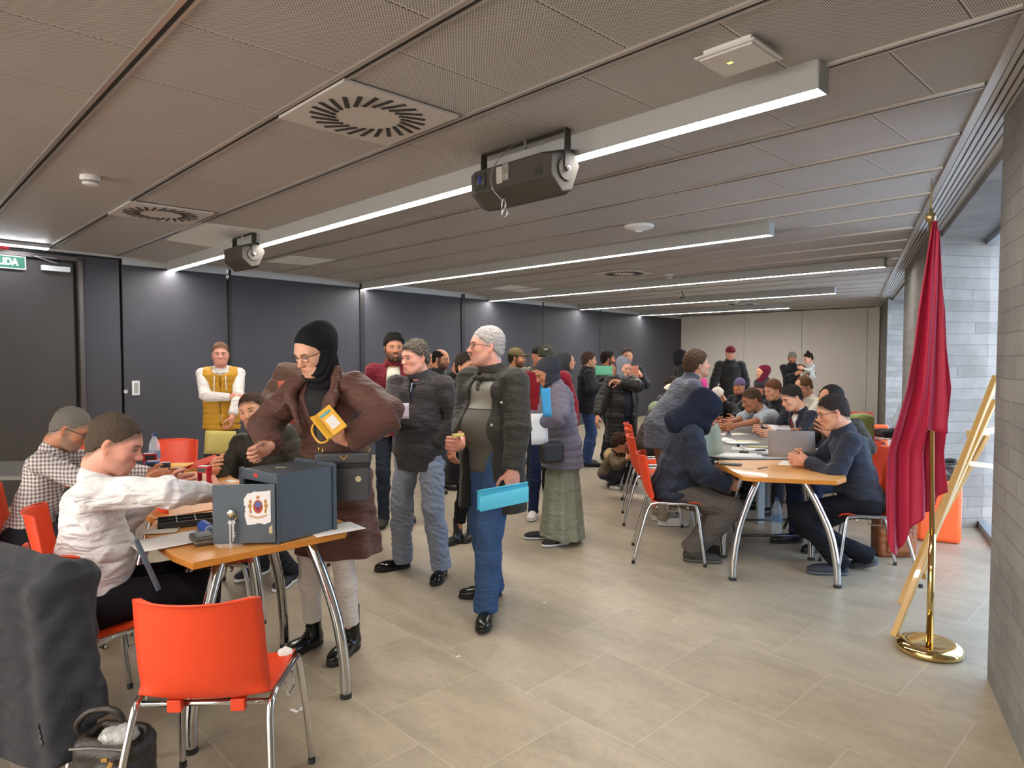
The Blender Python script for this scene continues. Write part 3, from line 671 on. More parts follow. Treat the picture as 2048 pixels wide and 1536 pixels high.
def rotaxis(ax, a):
    ax = nrm(ax); K = np.array([[0, -ax[2], ax[1]], [ax[2], 0, -ax[0]], [-ax[1], ax[0], 0]]); return np.eye(3) + math.sin(a) * K + (1 - math.cos(a)) * K @ K
def skin_mat():
    if 'skin' in MATS: return MATS['skin']
    m = mat('skin', (.5, .3, .2), rough=.5, spec=.35); nt = m.node_tree; a = nt.nodes.new('ShaderNodeAttribute'); a.attribute_name = 'Col'
    b = nt.nodes['Principled BSDF']; nt.links.new(a.outputs['Color'], b.inputs['Base Color'])
    g = NG(m); g.xyz(); n = g.noise(g.vec, 260, 2); g.bump(n, .12, .002); return m
def sm(x, a, b): t = np.clip((x - a) / (b - a), 0, 1); return t * t * (3 - 2 * t)
# ------------------------------------------------------------------ head (local: x right, y forward, z up, metres, origin mid head)
HEADC = {}
def head_mesh(res, kind='m', fat=0.0, ears=True):
    key = (res, kind, fat, ears)
    if key in HEADC: return HEADC[key]
    V = Vol((-.115, -.135, -.205), (.115, .15, .145), res); fm = kind == 'f'
    V.ell((0, -.014, .038), (.0745, .094, .084), k=.01); V.ell((0, .018, .015), (.069, .074, .08), k=.03)
    V.ell((0, .030, -.030), (.060 + fat * .5, .056, .078), k=.03); V.ell((0, .036, -.074), (.046 + fat, .046, .036 + fat * .4), k=.03)
    V.ell((0, .074, -.096), (.020 + fat * .4, .016, .015), k=.025)
    for sg in (-1, 1):
        V.ell((sg * .044, .060, -.022), (.020, .018, .018), k=.025)
        V.cone((sg * .058, -.0, -.05), (sg * .030, .062, -.092), .016 + fat * .4, .016, k=.03)
        V.cone((sg * .012, .084, .026), (sg * .046, .070, .028), .010 if fm else .0125, .009, k=.014)
        V.ell((sg * .031, .094, .004), (.018, .014, .012), k=.012, op='sub')
        V.ell((sg * .031, .071, .004), (.0165, .0155, .0125), k=.004)
        V.cone((sg * .018, .0855, .010), (sg * .042, .080, .010), .0035, .003, k=.004)
        V.cone((sg * .019, .0855, -.004), (sg * .041, .080, -.003), .0025, .0025, k=.004)
        Me = rotz(sg * .35)
        if ears:
            V.ell((sg * .0775, -.008, -.004), (.0085, .0195, .031), Me, k=.008); V.ell((sg * .0865, -.002, .002), (.006, .011, .018), Me, k=.004, op='sub'); V.ell((sg * .0775, -.004, -.028), (.008, .009, .010), k=.006)
        V.ell((sg * .0115, .101, -.031), (.0085, .011, .0075), k=.008)
    V.cone((0, .084, .016), (0, .107, -.024), .0075, .0115, k=.012); V.ell((0, .112, -.027), (.011, .009, .009), k=.008)
    for sg in (-1, 1): V.ell((sg * .006, .108, -.039), (.0035, .005, .004), k=.003, op='sub')
    V.ell((0, .080, -.062), (.028, .017, .018), k=.015)
    V.cone((-.017, .090, -.0565), (.017, .090, -.0565), .0052, .0052, k=.006); V.ell((0, .096, -.056), (.010, .006, .005), k=.004)
    V.cone((-.014, .090, -.069), (.014, .090, -.069), .0062, .0062, k=.006)
    V.cone((-.022, .101, -.0628), (.022, .101, -.0628), .0022, .0022, k=.004, op='sub')
    nr = .050 if fm else .057
    V.cone((0, -.022, -.055), (0, -.028, -.105), nr, nr, k=.03)
    V.cone((0, -.03, -.03), (0, -.038, -.10), nr * .85, nr * .95, k=.03)
    v, q = V.mesh(); HEADC[key] = (v, q); return v, q
def head_colors(v, sk):
    """sk: skin, hair, lips colours; beard 0..1; buzz: cropped hair amount painted on scalp"""
    x, y, z = v[:, 0], v[:, 1], v[:, 2]; ax_ = np.abs(x)
    c = np.tile(np.array(sk['skin']), (len(v), 1)); red = np.array(sk['skin']) * np.array([1.10, .80, .72]); hair = np.array(sk['hair'])
    def blend(c, col, m): return c * (1 - m[:, None]) + np.array(col)[None] * m[:, None]
    front = sm(y, .03, .06)
    c = blend(c, red, np.exp(-((ax_ - .04) ** 2 + (z + .025) ** 2) / .0006) * front * .45)
    c = blend(c, red, np.exp(-((x) ** 2 + (z + .028) ** 2) / .0002) * sm(y, .09, .11) * .5)
    c = blend(c, red, sm(ax_, .077, .083) * .45)
    lips = np.exp(-((x / .021) ** 4 + ((z + .063) / .0095) ** 4)) * sm(y, .083, .09); 
    bd = sk.get('beard', 0.0)
    if bd:
        line = -.030 - .30 * (y - .0) * (y < .06) * 1.0
        m = sm(-z, .030, .048) * sm(ax_ + (y > .085) * 0, 0, .001) * sm(y, -.012, .012) * sm(z, -.135, -.112)
        m = m * (1 - sm(ax_, .0, .03) * sm(-ax_, -.052, -.03) * sm(z, -.062, -.04) * 0)
        cheek = np.exp(-(((ax_ - .045) / .018) ** 2 + ((z + .03) / .022) ** 2)); m = m * (1 - cheek)
        side = sm(ax_, .058, .066) * sm(y, -.012, .0) * sm(z, -.14, -.03) * (z < .03) * sm(-y, -.045, -.02); m = np.maximum(m, side)
        mst = np.exp(-((x / .027) ** 4 + ((z + .047) / .007) ** 4)) * sm(y, .08, .09); m = np.maximum(m, mst)
        m = m * (1 - lips); c = blend(c, hair, np.clip(m, 0, 1) * bd)
    c = blend(c, sk.get('lips', red), lips * .75)
    br = np.exp(-(((ax_ - .031) / .0155) ** 4 + ((z - .0255 + .10 * np.maximum(0, ax_ - .034)) / .0045) ** 4)) * sm(y, .055, .068)
    c = blend(c, np.array(sk.get('brow', hair)), br * sk.get('browd', .85))
    ey = np.exp(-(((ax_ - .031) / .014) ** 6 + ((z - .003) / .0052) ** 4)) * sm(y, .072, .08)
    if sk.get('closed'): c = blend(c, np.array(sk['skin']) * .55, np.exp(-(((ax_ - .031) / .015) ** 6 + ((z + .002) / .0018) ** 4)) * sm(y, .07, .078))
    else:
        c = blend(c, np.array((.05, .03, .025)), np.exp(-(((ax_ - .031) / .0165) ** 6 + ((z - .004) / .0070) ** 6)) * sm(y, .07, .078) * .7)
        c = blend(c, np.array((.40, .35, .32)), ey); c = blend(c, np.array((.03, .018, .012)), np.exp(-(((ax_ - .031 - 0 * x) / .0070) ** 4 + ((z - .004) / .0062) ** 4)) * sm(y, .07, .078))
    bz = sk.get('buzz', 0.0)
    if bz:
        ln = z - (.72 * np.maximum(y, -.2) + .004) + .03 * sm(-y, .03, .08) ; m = sm(ln, -.020, .006) * (1 - sm(ax_, .0800, .083) * (np.abs(y + .006) < .03) * (z < .035)) * sm(z, -.10, -.06)
        if sk.get('bald'): m = m * (1 - sm(z, .065, .095) * sm(y, -.085, -.03)); m = m * (1 - sm(y, .02, .045))
        c = blend(c, hair, m * bz)
    return np.clip(c, 0, 1)
def hair_vol(style, res, seed=1):
    V = Vol((-.14, -.17, -.20), (.14, .16, .19), res)
    t = {'short': .0065, 'curly': .015, 'curly_big': .030, 'top': .012, 'side_bald': .007, 'bob': .02}.get(style, .01)
    V.ell((0, -.016, .040), (.0755 + t, .094 + t, .085 + t * 1.25), k=.01); V.ell((0, .014, .020), (.070 + t * .7, .074 + t * .5, .080 + t * .8), k=.02)
    V.ell((0, -.045, -.03), (.062 + t * .5, .055 + t, .05), k=.03)
    V.plane((0, 0, .006 if style in ('short', 'curly', 'top') else .002), (0, .80, -1), k=.010)
    # around the ears
    for sg in (-1, 1): V.ell((sg * .09, .0, -.012), (.03, .028, .036), k=.008, op='sub')
    if style in ('short', 'top', 'curly', 'curly_big'):
        V.ell((0, .115, .030), (.062, .045, .046), k=.018, op='sub')
        for sg in (-1, 1): V.ell((sg * .050, .098, .058), (.022, .035, .024), k=.012, op='sub')
    if style == 'side_bald':
        V.ell((0, .035, .105), (.054, .11, .075), k=.02, op='sub')
    if style == 'side_bald2':
        V.ell((0, .085, .09), (.050, .06, .05), k=.02, op='sub')
    if style == 'top': V.ell((0, .045, .108), (.05, .035, .02), k=.03)
    if style in ('curly', 'curly_big'):
        X, Y, Z = V.ax[0][:, None, None], V.ax[1][None, :, None], V.ax[2][None, None, :]; f = 230 if style == 'curly' else 190
        V.F += (.0045 * (np.sin(X * f + 2 * np.sin(Z * 90)) * np.sin(Y * f + 2 * np.sin(X * 80)) + np.sin(Z * f + 2 * np.sin(Y * 100)) * .6)).astype(f32)
    else:
        V.wrinkle(.0026, seed, 120)
    return V.mesh()
HAIRC = {}
def hair_mesh(style, res):
    if (style, res) not in HAIRC: HAIRC[(style, res)] = hair_vol(style, res)
    return HAIRC[(style, res)]
def hat_mesh(kind, res):
    if (kind, res) in HAIRC: return HAIRC[(kind, res)]
    V = Vol((-.16, -.21, -.30), (.16, .22, .22), res)
    if kind == 'cap':
        V.ell((0, -.014, .045), (.086, .106, .092), k=.0); V.plane((0, 0, .030), (0, -.12, -1), k=.004)
        V.ell((0, .10, .037), (.075, .085, .012), np.array(rotaxis((1, 0, 0), -.22)).T, k=.008); V.ell((0, -.012, .136), (.008, .008, .005), k=.004)
    elif kind == 'beanie':
        V.ell((0, -.014, .045), (.086, .106, .105), k=.0); V.plane((0, 0, .022), (0, -.05, -1), k=.004); V.limb((0, -.012, .028), (0, -.012, .058), (.091, .111), (.090, .108), (1, 0, 0), k=.004, capk=.1)
    elif kind == 'hood':
        V.ell((0, -.030, .030), (.105, .118, .118), k=.01); V.ell((0, -.05, -.07), (.10, .11, .10), k=.05); V.ell((0, -.10, .05), (.05, .06, .07), k=.06)
        V.ell((0, .085, -.01), (.070, .115, .105), k=.02, op='sub'); V.ell((0, .03, -.02), (.078, .09, .10), k=.01, op='sub')
        V.wrinkle(.004, 3, 26)
    elif kind == 'hoodclosed':
        V.ell((0, -.020, .030), (.112, .130, .125), k=.01); V.ell((0, -.04, -.08), (.115, .12, .11), k=.05); V.ell((0, -.11, .06), (.05, .06, .07), k=.06); V.ell((0, .05, -.09), (.09, .08, .08), k=.04)
        V.limb((0, -.05, -.10), (0, -.09, -.22), (.12, .11), (.15, .12), (1, 0, 0), k=.05); V.ell((0, .13, .00), (.062, .09, .085), k=.02, op='sub'); V.wrinkle(.004, 4, 28)
    elif kind == 'hijab':
        V.ell((0, -.022, .040), (.087, .108, .100), k=.01); V.ell((0, -.045, .02), (.082, .095, .095), k=.03)
        V.ell((0, .0, -.075), (.082, .088, .085), k=.04); V.cone((0, -.005, -.10), (0, -.01, -.19), .082, .098, k=.04); V.ell((0, -.095, .065), (.055, .06, .062), k=.05)
        V.ell((0, .105, -.018), (.056, .085, .076), k=.010, op='sub')
        X, Y, Z = V.ax[0][:, None, None], V.ax[1][None, :, None], V.ax[2][None, None, :]
        V.F += (.0035 * np.sin((Z * 1.0 + Y * 1.1 + np.abs(X) * .6) * 150 + 2 * np.sin(Y * 30)) * (1 / (1 + np.exp(-(-Z - .02) * 60)))).astype(f32); V.wrinkle(.002, 8, 30)
    elif kind == 'hoodback':
        V.limb((-.10, -.10, -.19), (.10, -.10, -.19), (.06, .05), (.06, .05), (0, 1, 0), k=.02); V.ell((0, -.13, -.20), (.11, .06, .075), k=.05); V.ell((0, -.02, -.185), (.12, .10, .035), k=.04)
        V.ell((0, .0, -.12), (.075, .085, .09), k=.02, op='sub'); V.wrinkle(.004, 5, 30)
    HAIRC[(kind, res)] = V.mesh(); return HAIRC[(kind, res)]
# ------------------------------------------------------------------ hand
def hand_mesh(side, curl, res, spread=.0, thumb=.5, S=1.0):
    """local: wrist at origin, +y along fingers, +z back of hand, +x towards thumb side (mirrored by side)"""
    V = Vol((-.085 * 1, -.03, -.11), (.10, .215, .06), res)
    V.box((0, .048, 0), (.040, .048, .0135), np.eye(3), r=.012, k=.01); V.ell((.026, .035, -.008), (.02, .034, .016), k=.012); V.ell((-.028, .04, -.006), (.015, .036, .014), k=.012)
    V.cone((0, -.03, 0), (0, .03, 0), .026, .027, k=.02)
    curls = curl if isinstance(curl, (list, tuple)) else [curl] * 4
    xs = [.0295, .0100, -.0100, -.0290]; Ls = [(.040, .025, .020), (.045, .028, .021), (.041, .026, .021), (.032, .020, .018)]; ys = [.092, .096, .092, .084]
    for i in range(4):
        c = math.radians(curls[i]); p = np.array([xs[i], ys[i], 0.0]); a = 0.0; sp = (1.5 - i) * spread
        for j, L in enumerate(Ls[i]):
            a += c * (1.0, 1.1, .7)[j]; d = np.array([math.sin(sp), math.cos(a) * math.cos(sp), -math.sin(a)]); r0 = (.0092, .0084, .0077)[j]; q = p + d * L
            V.cone(p, q, r0, r0 * .92, k=.0035 if j else .006); p = q
    th = math.radians(35 + 40 * (1 - thumb)); p = np.array([.030, .018, -.006]); d = nrm([math.sin(th), math.cos(th) * .95, -.35 - .6 * (sum(curls) / 4) / 70])
    q = p + d * .042; V.cone(p, q, .0135, .0108, k=.012); d2 = nrm(d + np.array([-.25, .45, -.25 * (sum(curls) / 4) / 40])); r_ = q + d2 * .032; V.cone(q, r_, .0105, .0095, k=.004); d3 = nrm(d2 + np.array([-.2, .2, -.1])); V.cone(r_, r_ + d3 * .022, .0094, .0082, k=.004)
    v, q = V.mesh(); v = v * S
    if side < 0: v = v * np.array([-1, 1, 1]); q = q[:, ::-1]
    return v, q
HANDC = {}
def hand_get(side, curl, res, spread, thumb):
    key = (side, tuple(curl) if isinstance(curl, (list, tuple)) else curl, res, spread, thumb)
    if key not in HANDC: HANDC[key] = hand_mesh(side, curl, res, spread, thumb)
    return HANDC[key]
def ik(a, t, l1, l2, hint):
    a = np.asarray(a, float); t = np.asarray(t, float); d = t - a; L = np.linalg.norm(d); Lm = (l1 + l2) * .995
    if L > Lm: t = a + d / L * Lm; d = t - a; L = Lm
    L = max(L, abs(l1 - l2) + .02); n = d / L; x = (l1 * l1 - l2 * l2 + L * L) / (2 * L); h = math.sqrt(max(0, l1 * l1 - x * x)); hp = np.asarray(hint, float); hp = hp - (hp @ n) * n; hp = nrm(hp)
    return a + n * x + hp * h, t
SKIN = dict(fair=hx('#d9a58c'), light=hx('#d19a7c'), mid=hx('#bd8263'), tan=hx('#a87052'), brown=hx('#7d4c36'), pink=hx('#d99c88'))
def lin(c): return hx(c) if isinstance(c, str) else c
TALLY = {}
def person(label, pos, yaw, H_=1.74, sit=None, lean=(0, 0), twist=0, head=(0, 0, 0), hL=None, hR=None, build=1.0, sk='mid', hair='short', hairc='#231a15', buzz=0.0, bald=False, beard=0.0, browc=None,
           fat=0.0, kind='m', hat=None, hatc=None, glasses=None, top=None, inner=None, legs=None, shoes=None, footL=None, footR=None, res=.009, curlL=35, curlR=35, elbL=None, elbR=None, thumb=.5,
           hdirL=None, hdirR=None, pnL=None, pnR=None, spread=.03, hidelegs=False, seat=.46, kneeh=None, scarf=None, extra=None, closed=False, child=False, name='person', vest=None, hips=None, armthick=1.0, group=None):
    s = H_ / 1.75; hs = 1.0 if not child else (1.0 + .5 * (1 - s)) / 1.0 * .9
    HS = s if not child else .86
    ya = math.radians(yaw); f = V3(math.sin(ya), math.cos(ya), 0); r = V3(math.cos(ya), -math.sin(ya), 0); up = V3(0, 0, 1)
    base = V3(pos[0], pos[1], 0)
    root = empty(name, (pos[0], pos[1], 0), 0, label, 'person', group)
    hz = .95 * s if sit is None else sit
    P = base + up * hz
    if hips is not None: P = P + f * hips
    # spine frame : lean forward / to the person's right, twist about the spine
    lf, lr = math.radians(lean[0]), math.radians(lean[1])
    sp = nrm(up * math.cos(lf) * math.cos(lr) + f * math.sin(lf) + r * math.sin(lr)); tw = math.radians(twist)
    cf = math.cos(tw) * f + math.sin(tw) * r; cf = nrm(cf - (cf @ sp) * sp); cr_ = nrm(np.cross(cf, sp))
    mid = P + nrm(sp + up * .5) * .20 * s; chest = P + sp * .36 * s; nk = P + sp * .505 * s
    shw = .178 * s * (1 + .35 * (build - 1)) * (.9 if kind == 'f' else 1)
    sh = {-1: P + sp * .462 * s - cr_ * shw, 1: P + sp * .462 * s + cr_ * shw}
    hip = {-1: P - r * .092 * s, 1: P + r * .092 * s}
    # head frame
    hy, hp, hr = [math.radians(a) for a in head]
    hf = math.cos(hy) * f + math.sin(hy) * r; hrt = np.cross(hf, up); hrt = nrm(hrt)
    hf2 = nrm(hf * math.cos(hp) - up * math.sin(hp)); hu = nrm(np.cross(hrt, hf2)); Rr = rotaxis(hf2, hr); hrt = Rr @ hrt; hu = Rr @ hu
    Mh = np.stack([hrt, hf2, hu], 1)      # columns
    hc = nk + nrm(sp * .6 + hu * .6 + hf2 * .18) * .155 * HS + hf2 * .015
    # arms
    ua, fa = .285 * s, .25 * s; J = {}
    for sd, h, el in ((-1, hL, elbL), (1, hR, elbR)):
        if h is None: t = sh[sd] - up * .50 * s + cr_ * sd * .10 + cf * .06
        elif len(h) == 4: t = V3(*h[:3])          # world target
        else: t = P + cr_ * h[0] * s + cf * h[1] * s + up * h[2] * s   # body target from pelvis
        hint = (-cf * .6 - up * .8 + cr_ * sd * .5) if el is None else (cr_ * el[0] + cf * el[1] + up * el[2])
        e, wv = ik(sh[sd], t, ua, fa, hint); J[sd] = (sh[sd], e, wv)
    # legs
    K = {}
    for sd, ft in ((-1, footL), (1, footR)):
        if sit is None:
            fx, fy = ft if ft is not None else (.10 * sd, 0.0)
            an = base + r * fx * s + f * fy * s + up * .085 * s; kn, an = ik(hip[sd], an, .45 * s, .43 * s, f)
        else:
            fx, fy, fz = (ft + (0,))[:3] if ft is not None else (.12 * sd, .46, 0)
            an = base + r * fx * s + f * fy * s + up * (.085 * s + fz); kn, an = ik(hip[sd], an, .44 * s, .43 * s, f * .6 + up * .8)
        K[sd] = (hip[sd], kn, an)
    pts = np.array([P, hc, *[x for v in J.values() for x in v], *[x for v in K.values() for x in v]])
    lo0, hi0 = pts.min(0) - .26, pts.max(0) + .26; lo0[2] = max(lo0[2], -.03)
    skc = dict(skin=SKIN[sk] if sk in SKIN else lin(sk), hair=lin(hairc), beard=beard, buzz=(buzz or (.72 if hair in ('short', 'curly', 'top') else 0)), bald=bald, closed=closed)
    if browc: skc['brow'] = lin(browc)
    if kind == 'f': skc['lips'] = tuple(np.array(skc['skin']) * np.array([.85, .45, .45])); skc['browd'] = .7
    hres = max(.0032, res * .45)
    # ---- body
    hv, hq = head_mesh(round(hres, 4), kind, fat, hat not in ('hijab', 'hood', 'hoodclosed')); hcol = head_colors(hv, skc); hvw = (hv * HS) @ Mh.T + hc
    parts = [(hvw, hq)]; cols = [hcol]
    for sd, cu, hd, pn in ((-1, curlL, hdirL, pnL), (1, curlR, hdirR, pnR)):
        a, e, wv = J[sd]; fd_ = nrm(wv - e)
        d = nrm(V3(*hd)) if hd is not None else fd_
        n = V3(*pn) if pn is not None else (-cr_ * sd * .8 + cf * -.1)     # palm normal: inward
        n = nrm(n - (n @ d) * d); bk = -n; x = np.cross(d, bk) * 1.0        # x = thumb side for right hand
        # right hand, palm inward (-r), fingers down: thumb points forward
        xs = x * 1.0
        M = np.stack([xs, d, bk], 1)
        if np.linalg.det(M) < 0: M[:, 0] *= -1
        # thumb lies on +x for side=+1 with +z back; mirror for the other side
        hv_, hq_ = hand_get(-sd, cu, round(max(.0032, res * .42), 4), spread, thumb)
        parts.append(((hv_ * HS * (.93 if kind == 'f' else 1.0)) @ M.T + wv + d * .012, hq_)); cols.append(np.tile(np.array(skc['skin']) * V3(.96, .9, .88), (len(hv_), 1)))
    cb = Vol(lo0, hi0, max(.012, res * 1.4))
    cb.limb(P, chest, (.125 * s, .09 * s), (.13 * s, .09 * s), r, k=.04); cb.cone(chest, nk, .085 * s, .05 * s, k=.05); cb.cone(nk - sp * .05, nk, .05 * s, .045 * s, k=.03)
    for sd in (-1, 1):
        a, e, wv = J[sd]; cb.cone(nk - sp * .05, a, .04 * s, .042 * s, k=.04); cb.cone(a, e, .042 * s, .036 * s, k=.02); cb.cone(e, wv, .036 * s, .024 * s, k=.02)
        a, kn, an = K[sd]
        if not hidelegs and not (legs or {}).get('skirt'): cb.cone(a, kn, .065 * s, .045 * s, k=.03); cb.cone(kn, an, .044 * s, .03 * s, k=.02); cb.cone(an, an + f * .03 * s - up * .045, .028 * s, .022 * s, k=.01)
    nr = (.050 if kind == 'f' else .057) * HS; na = nk - sp * .05 * s; nb = hc - Mh[:, 2] * .075 * HS - Mh[:, 1] * .026 * HS
    nv = Vol(np.minimum(na, nb) - .10, np.maximum(na, nb) + .10, max(.005, res * .7)); nv.cone(na, nb, nr * 1.05, nr, k=.02); v, q = nv.mesh(); parts.append((v, q)); cols.append(np.tile(np.array(skc['skin']), (len(v), 1)))
    v, q = cb.mesh(); parts.append((v, q)); cols.append(np.tile(np.array(skc['skin']), (len(v), 1)))
    body = np_mesh('body', parts, skin_mat(), root, (pos[0], pos[1], 0), np.concatenate(cols))
    org = (pos[0], pos[1], 0)
    def garment(nm, V, m, mod=None):
        v, q = V.mesh()
        return np_mesh(nm, [(v, q)], m, root, org) if len(v) else None
    def headpiece(nm, vq, m, sc_=1.0, mi=0, parent=None):
        return np_mesh(nm, [((vq[0] * HS * sc_) @ Mh.T + hc, vq[1])], m, root if parent is None else parent, org)
    ctx = dict(P=P, sp=sp, cf=cf, cr=cr_, f=f, r=r, up=up, nk=nk, chest=chest, J=J, K=K, hc=hc, Mh=Mh, s=s, HS=HS, root=root, org=org, lo=lo0, hi=hi0, sh=sh, mid=mid)
    # ---- hair / hat
    hr_ = round(max(.0045, res * .6), 4)
    if hair: headpiece('hair', hair_mesh(hair, hr_), mat('hair_' + str(hairc).strip('#'), hairc, rough=.75, bump=.6, bscale=260, var=.35, vscale=90, spec=.2))
    if hat:
        hm = hatc if not isinstance(hatc, str) else mat('cloth_' + hatc.strip('#') + '_hat', hatc, rough=.85, bump=.25, bscale=180, var=.08, spec=.2)
        headpiece({'cap': 'cap', 'beanie': 'beanie', 'hood': 'hood', 'hoodclosed': 'hood', 'hijab': 'headscarf'}[hat], hat_mesh(hat, hr_), hm)
    if scarf: headpiece('hood', hat_mesh('hoodback', hr_), mat('cloth_' + scarf.strip('#') + '_hood', scarf, rough=.85, bump=.3, bscale=150))
    if glasses:
        gp = headpiece('glasses', glasses_mesh(), mat('glasses_' + glasses.strip('#'), glasses, rough=.25, spec=.6))
        lv = []; 
    # ---- top
    tp = dict(col='#333333', thick=.02, length=-.12, hem=None, quilt=0, qd=.008, puff=0.0, collar=.045, sleeve=1.0, open=None, wr=.003, mat=None, name='jacket', flare=1.0, folds=0, lapel=False); tp.update(top or {})
    th = tp['thick']; V = Vol(lo0, hi0, res); bl = build; q_ = tp['quilt']; Q = dict(quilt=q_, qd=tp['qd'])
    fw = 0.93 if kind == 'f' else 1.0
    cw, cdp = (.150 * s * (.5 + .5 * bl) * fw + th), (.098 * s * bl + th)
    ww_, wd = (.135 * s * bl * fw + th), (.092 * s * bl + th)
    belly = max(0, bl - 1.05)
    V.limb(P + sp * .40 * s, P + sp * .17 * s, (cw, cdp), (ww_, wd), cr_, k=.03, **Q)
    V.limb(P + sp * .20 * s, P + sp * -.02 * s, (ww_, wd), (.150 * s * bl + th, .108 * s * bl + th), r, k=.04, **Q)
    if belly: V.ell(P + sp * .17 * s + cf * .055 * s, (.135 * s * bl, .10 * s * bl + belly * .25, .15 * s), np.stack([cr_, cf, sp], 1), k=.06)
    Lh = -tp['length']
    if Lh > 0:
        if sit is None:
            hw = (.150 * s * bl + th) * tp['flare']; hd_ = (.112 * s * bl + th) * tp['flare']
            V.limb(P, P - up * Lh * s, (.150 * s * bl + th, .112 * s * bl + th), (hw, hd_), r, k=.04, folds=tp['folds'], fd=.05, quilt=q_, qd=tp['qd'], capk=.3)
        else:
            V.limb(P + sp * .04 * s, P - up * .02 * s - f * .0, (.150 * s * bl + th, .112 * s * bl + th), (.150 * s * bl + th, .118 * s * bl + th), r, k=.03, **Q); V.plane(P - up * min(Lh, .06) * s, (0, 0, -1), k=.01, lo=P - V3(.3, .3, .3), hi=P + V3(.3, .3, -.02))
    # shoulders, neck slope
    for sd in (-1, 1): V.cone(nk - sp * .055 * s, sh[sd] - sp * .008, .052 * s + th * .5, .048 * s + th * .55, k=.03)
    V.cone(nk - sp * .075 * s, nk - sp * .015 * s, .10 * s + th * .3, .060 * s + th * .6, k=.05)
    slv = tp['sleeve']; at_ = armthick
    for sd in (-1, 1):
        a, e, wv = J[sd]; ra = (.053 * s * (.6 + .4 * bl) + th * .75) * at_; re = (.046 * s + th * .9) * at_; rw = (.034 * s + th * .75) * at_
        V.ell(a - sp * .004, ra * .93, k=.02)
        if slv >= 1:
            V.limb(a, e, (ra * .97, ra * .97), (re, re), cf, k=.02, **Q); V.limb(e, wv - nrm(wv - e) * .012, (re * 1.02, re * 1.02), (rw, rw), cf, k=.025, capk=.25, **Q)
        else:
            m_ = a + (e - a) * slv * 1.6; V.limb(a, m_, (ra, ra), (re * 1.12, re * 1.12), cf, k=.03, capk=.25)
    if tp['wr']: V.wrinkle(tp['wr'], int(abs(pos[0] * 91 + pos[1] * 37)) % 1000, 32)
    if tp['collar'] > 0:
        cd_ = nrm(hc - nk); V.limb(nk - sp * .02, nk + cd_ * tp['collar'], (.068 * s + th * .5, .068 * s + th * .5), (.070 * s + th * .45, .070 * s + th * .45), cr_, k=.02, capk=.15)
        V.limb(nk + cd_ * .0 + cf * .008, nk + cd_ * (tp['collar'] + .06) + cf * .01, (.058 * s, .060 * s), (.064 * s, .066 * s), cr_, k=.008, op='sub', capk=.3)
    else:
        V.ell(nk + nrm(hc - nk) * .03 + cf * .035, (.062 * s, .062 * s, .05 * s), np.stack([cr_, cf, sp], 1), k=.012, op='sub')
    # belt / waist seam
    if tp.get('belt'):
        V.limb(P + sp * .12 * s, P + sp * .16 * s, (ww_ + .006, wd + .006), (ww_ + .006, wd + .006), cr_, k=.004, capk=.2)
        X = V
    # straight hem
    hemz = (P - up * Lh * s)[2] if sit is None else -1
    if sit is None and Lh > 0: V.plane((0, 0, hemz), (0, 0, -1), k=.006)
    # open front : wedge cut
    if tp['open']:
        o1, o2, z1, z2 = tp['open'][:4]; ox = tp['open'][4] if len(tp['open']) > 4 else 0
        X, Y, Z = V.ax[0][:, None, None] - f32(P[0]), V.ax[1][None, :, None] - f32(P[1]), V.ax[2][None, None, :] - f32(P[2])
        dt = lambda v: X * f32(v[0]) + Y * f32(v[1]) + Z * f32(v[2])
        uu, vv, w2 = dt(cr_) - f32(ox), dt(cf), dt(sp) / f32(s); tt = np.clip((w2 - z1) / (z2 - z1), 0, 1); wdt = (o1 + (o2 - o1) * tt) * s
        dc = np.maximum(np.maximum(np.abs(uu) - wdt, .02 - vv), np.maximum(w2 - (z1 + .03), (z2 - .05) - w2) * s).astype(f32)
        V._mix(tuple([slice(None)] * 3), dc, .008, 'sub')
    jm = tp['mat'] or mat('cloth_' + tp['col'].strip('#'), tp['col'], rough=tp.get('rough', .8), bump=.35, bscale=tp.get('bs', 120), var=.08, vscale=9, spec=.25, sheen=.1, fold=tp.get('fold', .26 if not q_ else .10))
    jk = garment(tp['name'], V, jm)
    if jk and tp.get('label'): jk['label'] = tp['label']
    # ---- inner shirt
    if inner:
        V = Vol(lo0, hi0, res); th2 = inner.get('thick', .004)
        cw2, cd2 = cw - th + th2, cdp - th + th2
        V.limb(P + sp * .40 * s, P + sp * .17 * s, (cw2, cd2), (ww_ - th + th2, wd - th + th2), cr_, k=.03); V.limb(P + sp * .20 * s, P - sp * .06 * s, (ww_ - th + th2, wd - th + th2), (.145 * s * bl, .106 * s * bl), r, k=.04)
        if belly: V.ell(P + sp * .17 * s + cf * .045 * s, (.13 * s * bl, .10 * s * bl + belly * .22, .15 * s), np.stack([cr_, cf, sp], 1), k=.06)
        V.cone(nk - sp * .075 * s, nk - sp * .015 * s, .09 * s, .060 * s, k=.05); V.limb(nk - sp * .02, nk + nrm(hc - nk) * inner.get('collar', .02), (.064 * s, .064 * s), (.064 * s, .064 * s), cr_, k=.015, capk=.15)
        V.limb(nk + cf * .012, nk + nrm(hc - nk) * .1 + cf * .012, (.054 * s, .058 * s), (.06 * s, .06 * s), cr_, k=.006, op='sub', capk=.3)
        if inner.get('vneck'): V.box(nk + cf * .10 * s - sp * .06 * s, (.018, .08, .05), np.stack([cr_, cf, sp], 1), r=.004, k=.01, op='sub')
        V.plane(P - up * .10 * s, (0, 0, -1), k=.004); V.wrinkle(.0015, 7, 36)
        garment(inner.get('name', 'shirt'), V, inner.get('mat') or mat('cloth_' + inner['col'].strip('#'), inner['col'], rough=.8, bump=.2, bscale=200, var=.05))
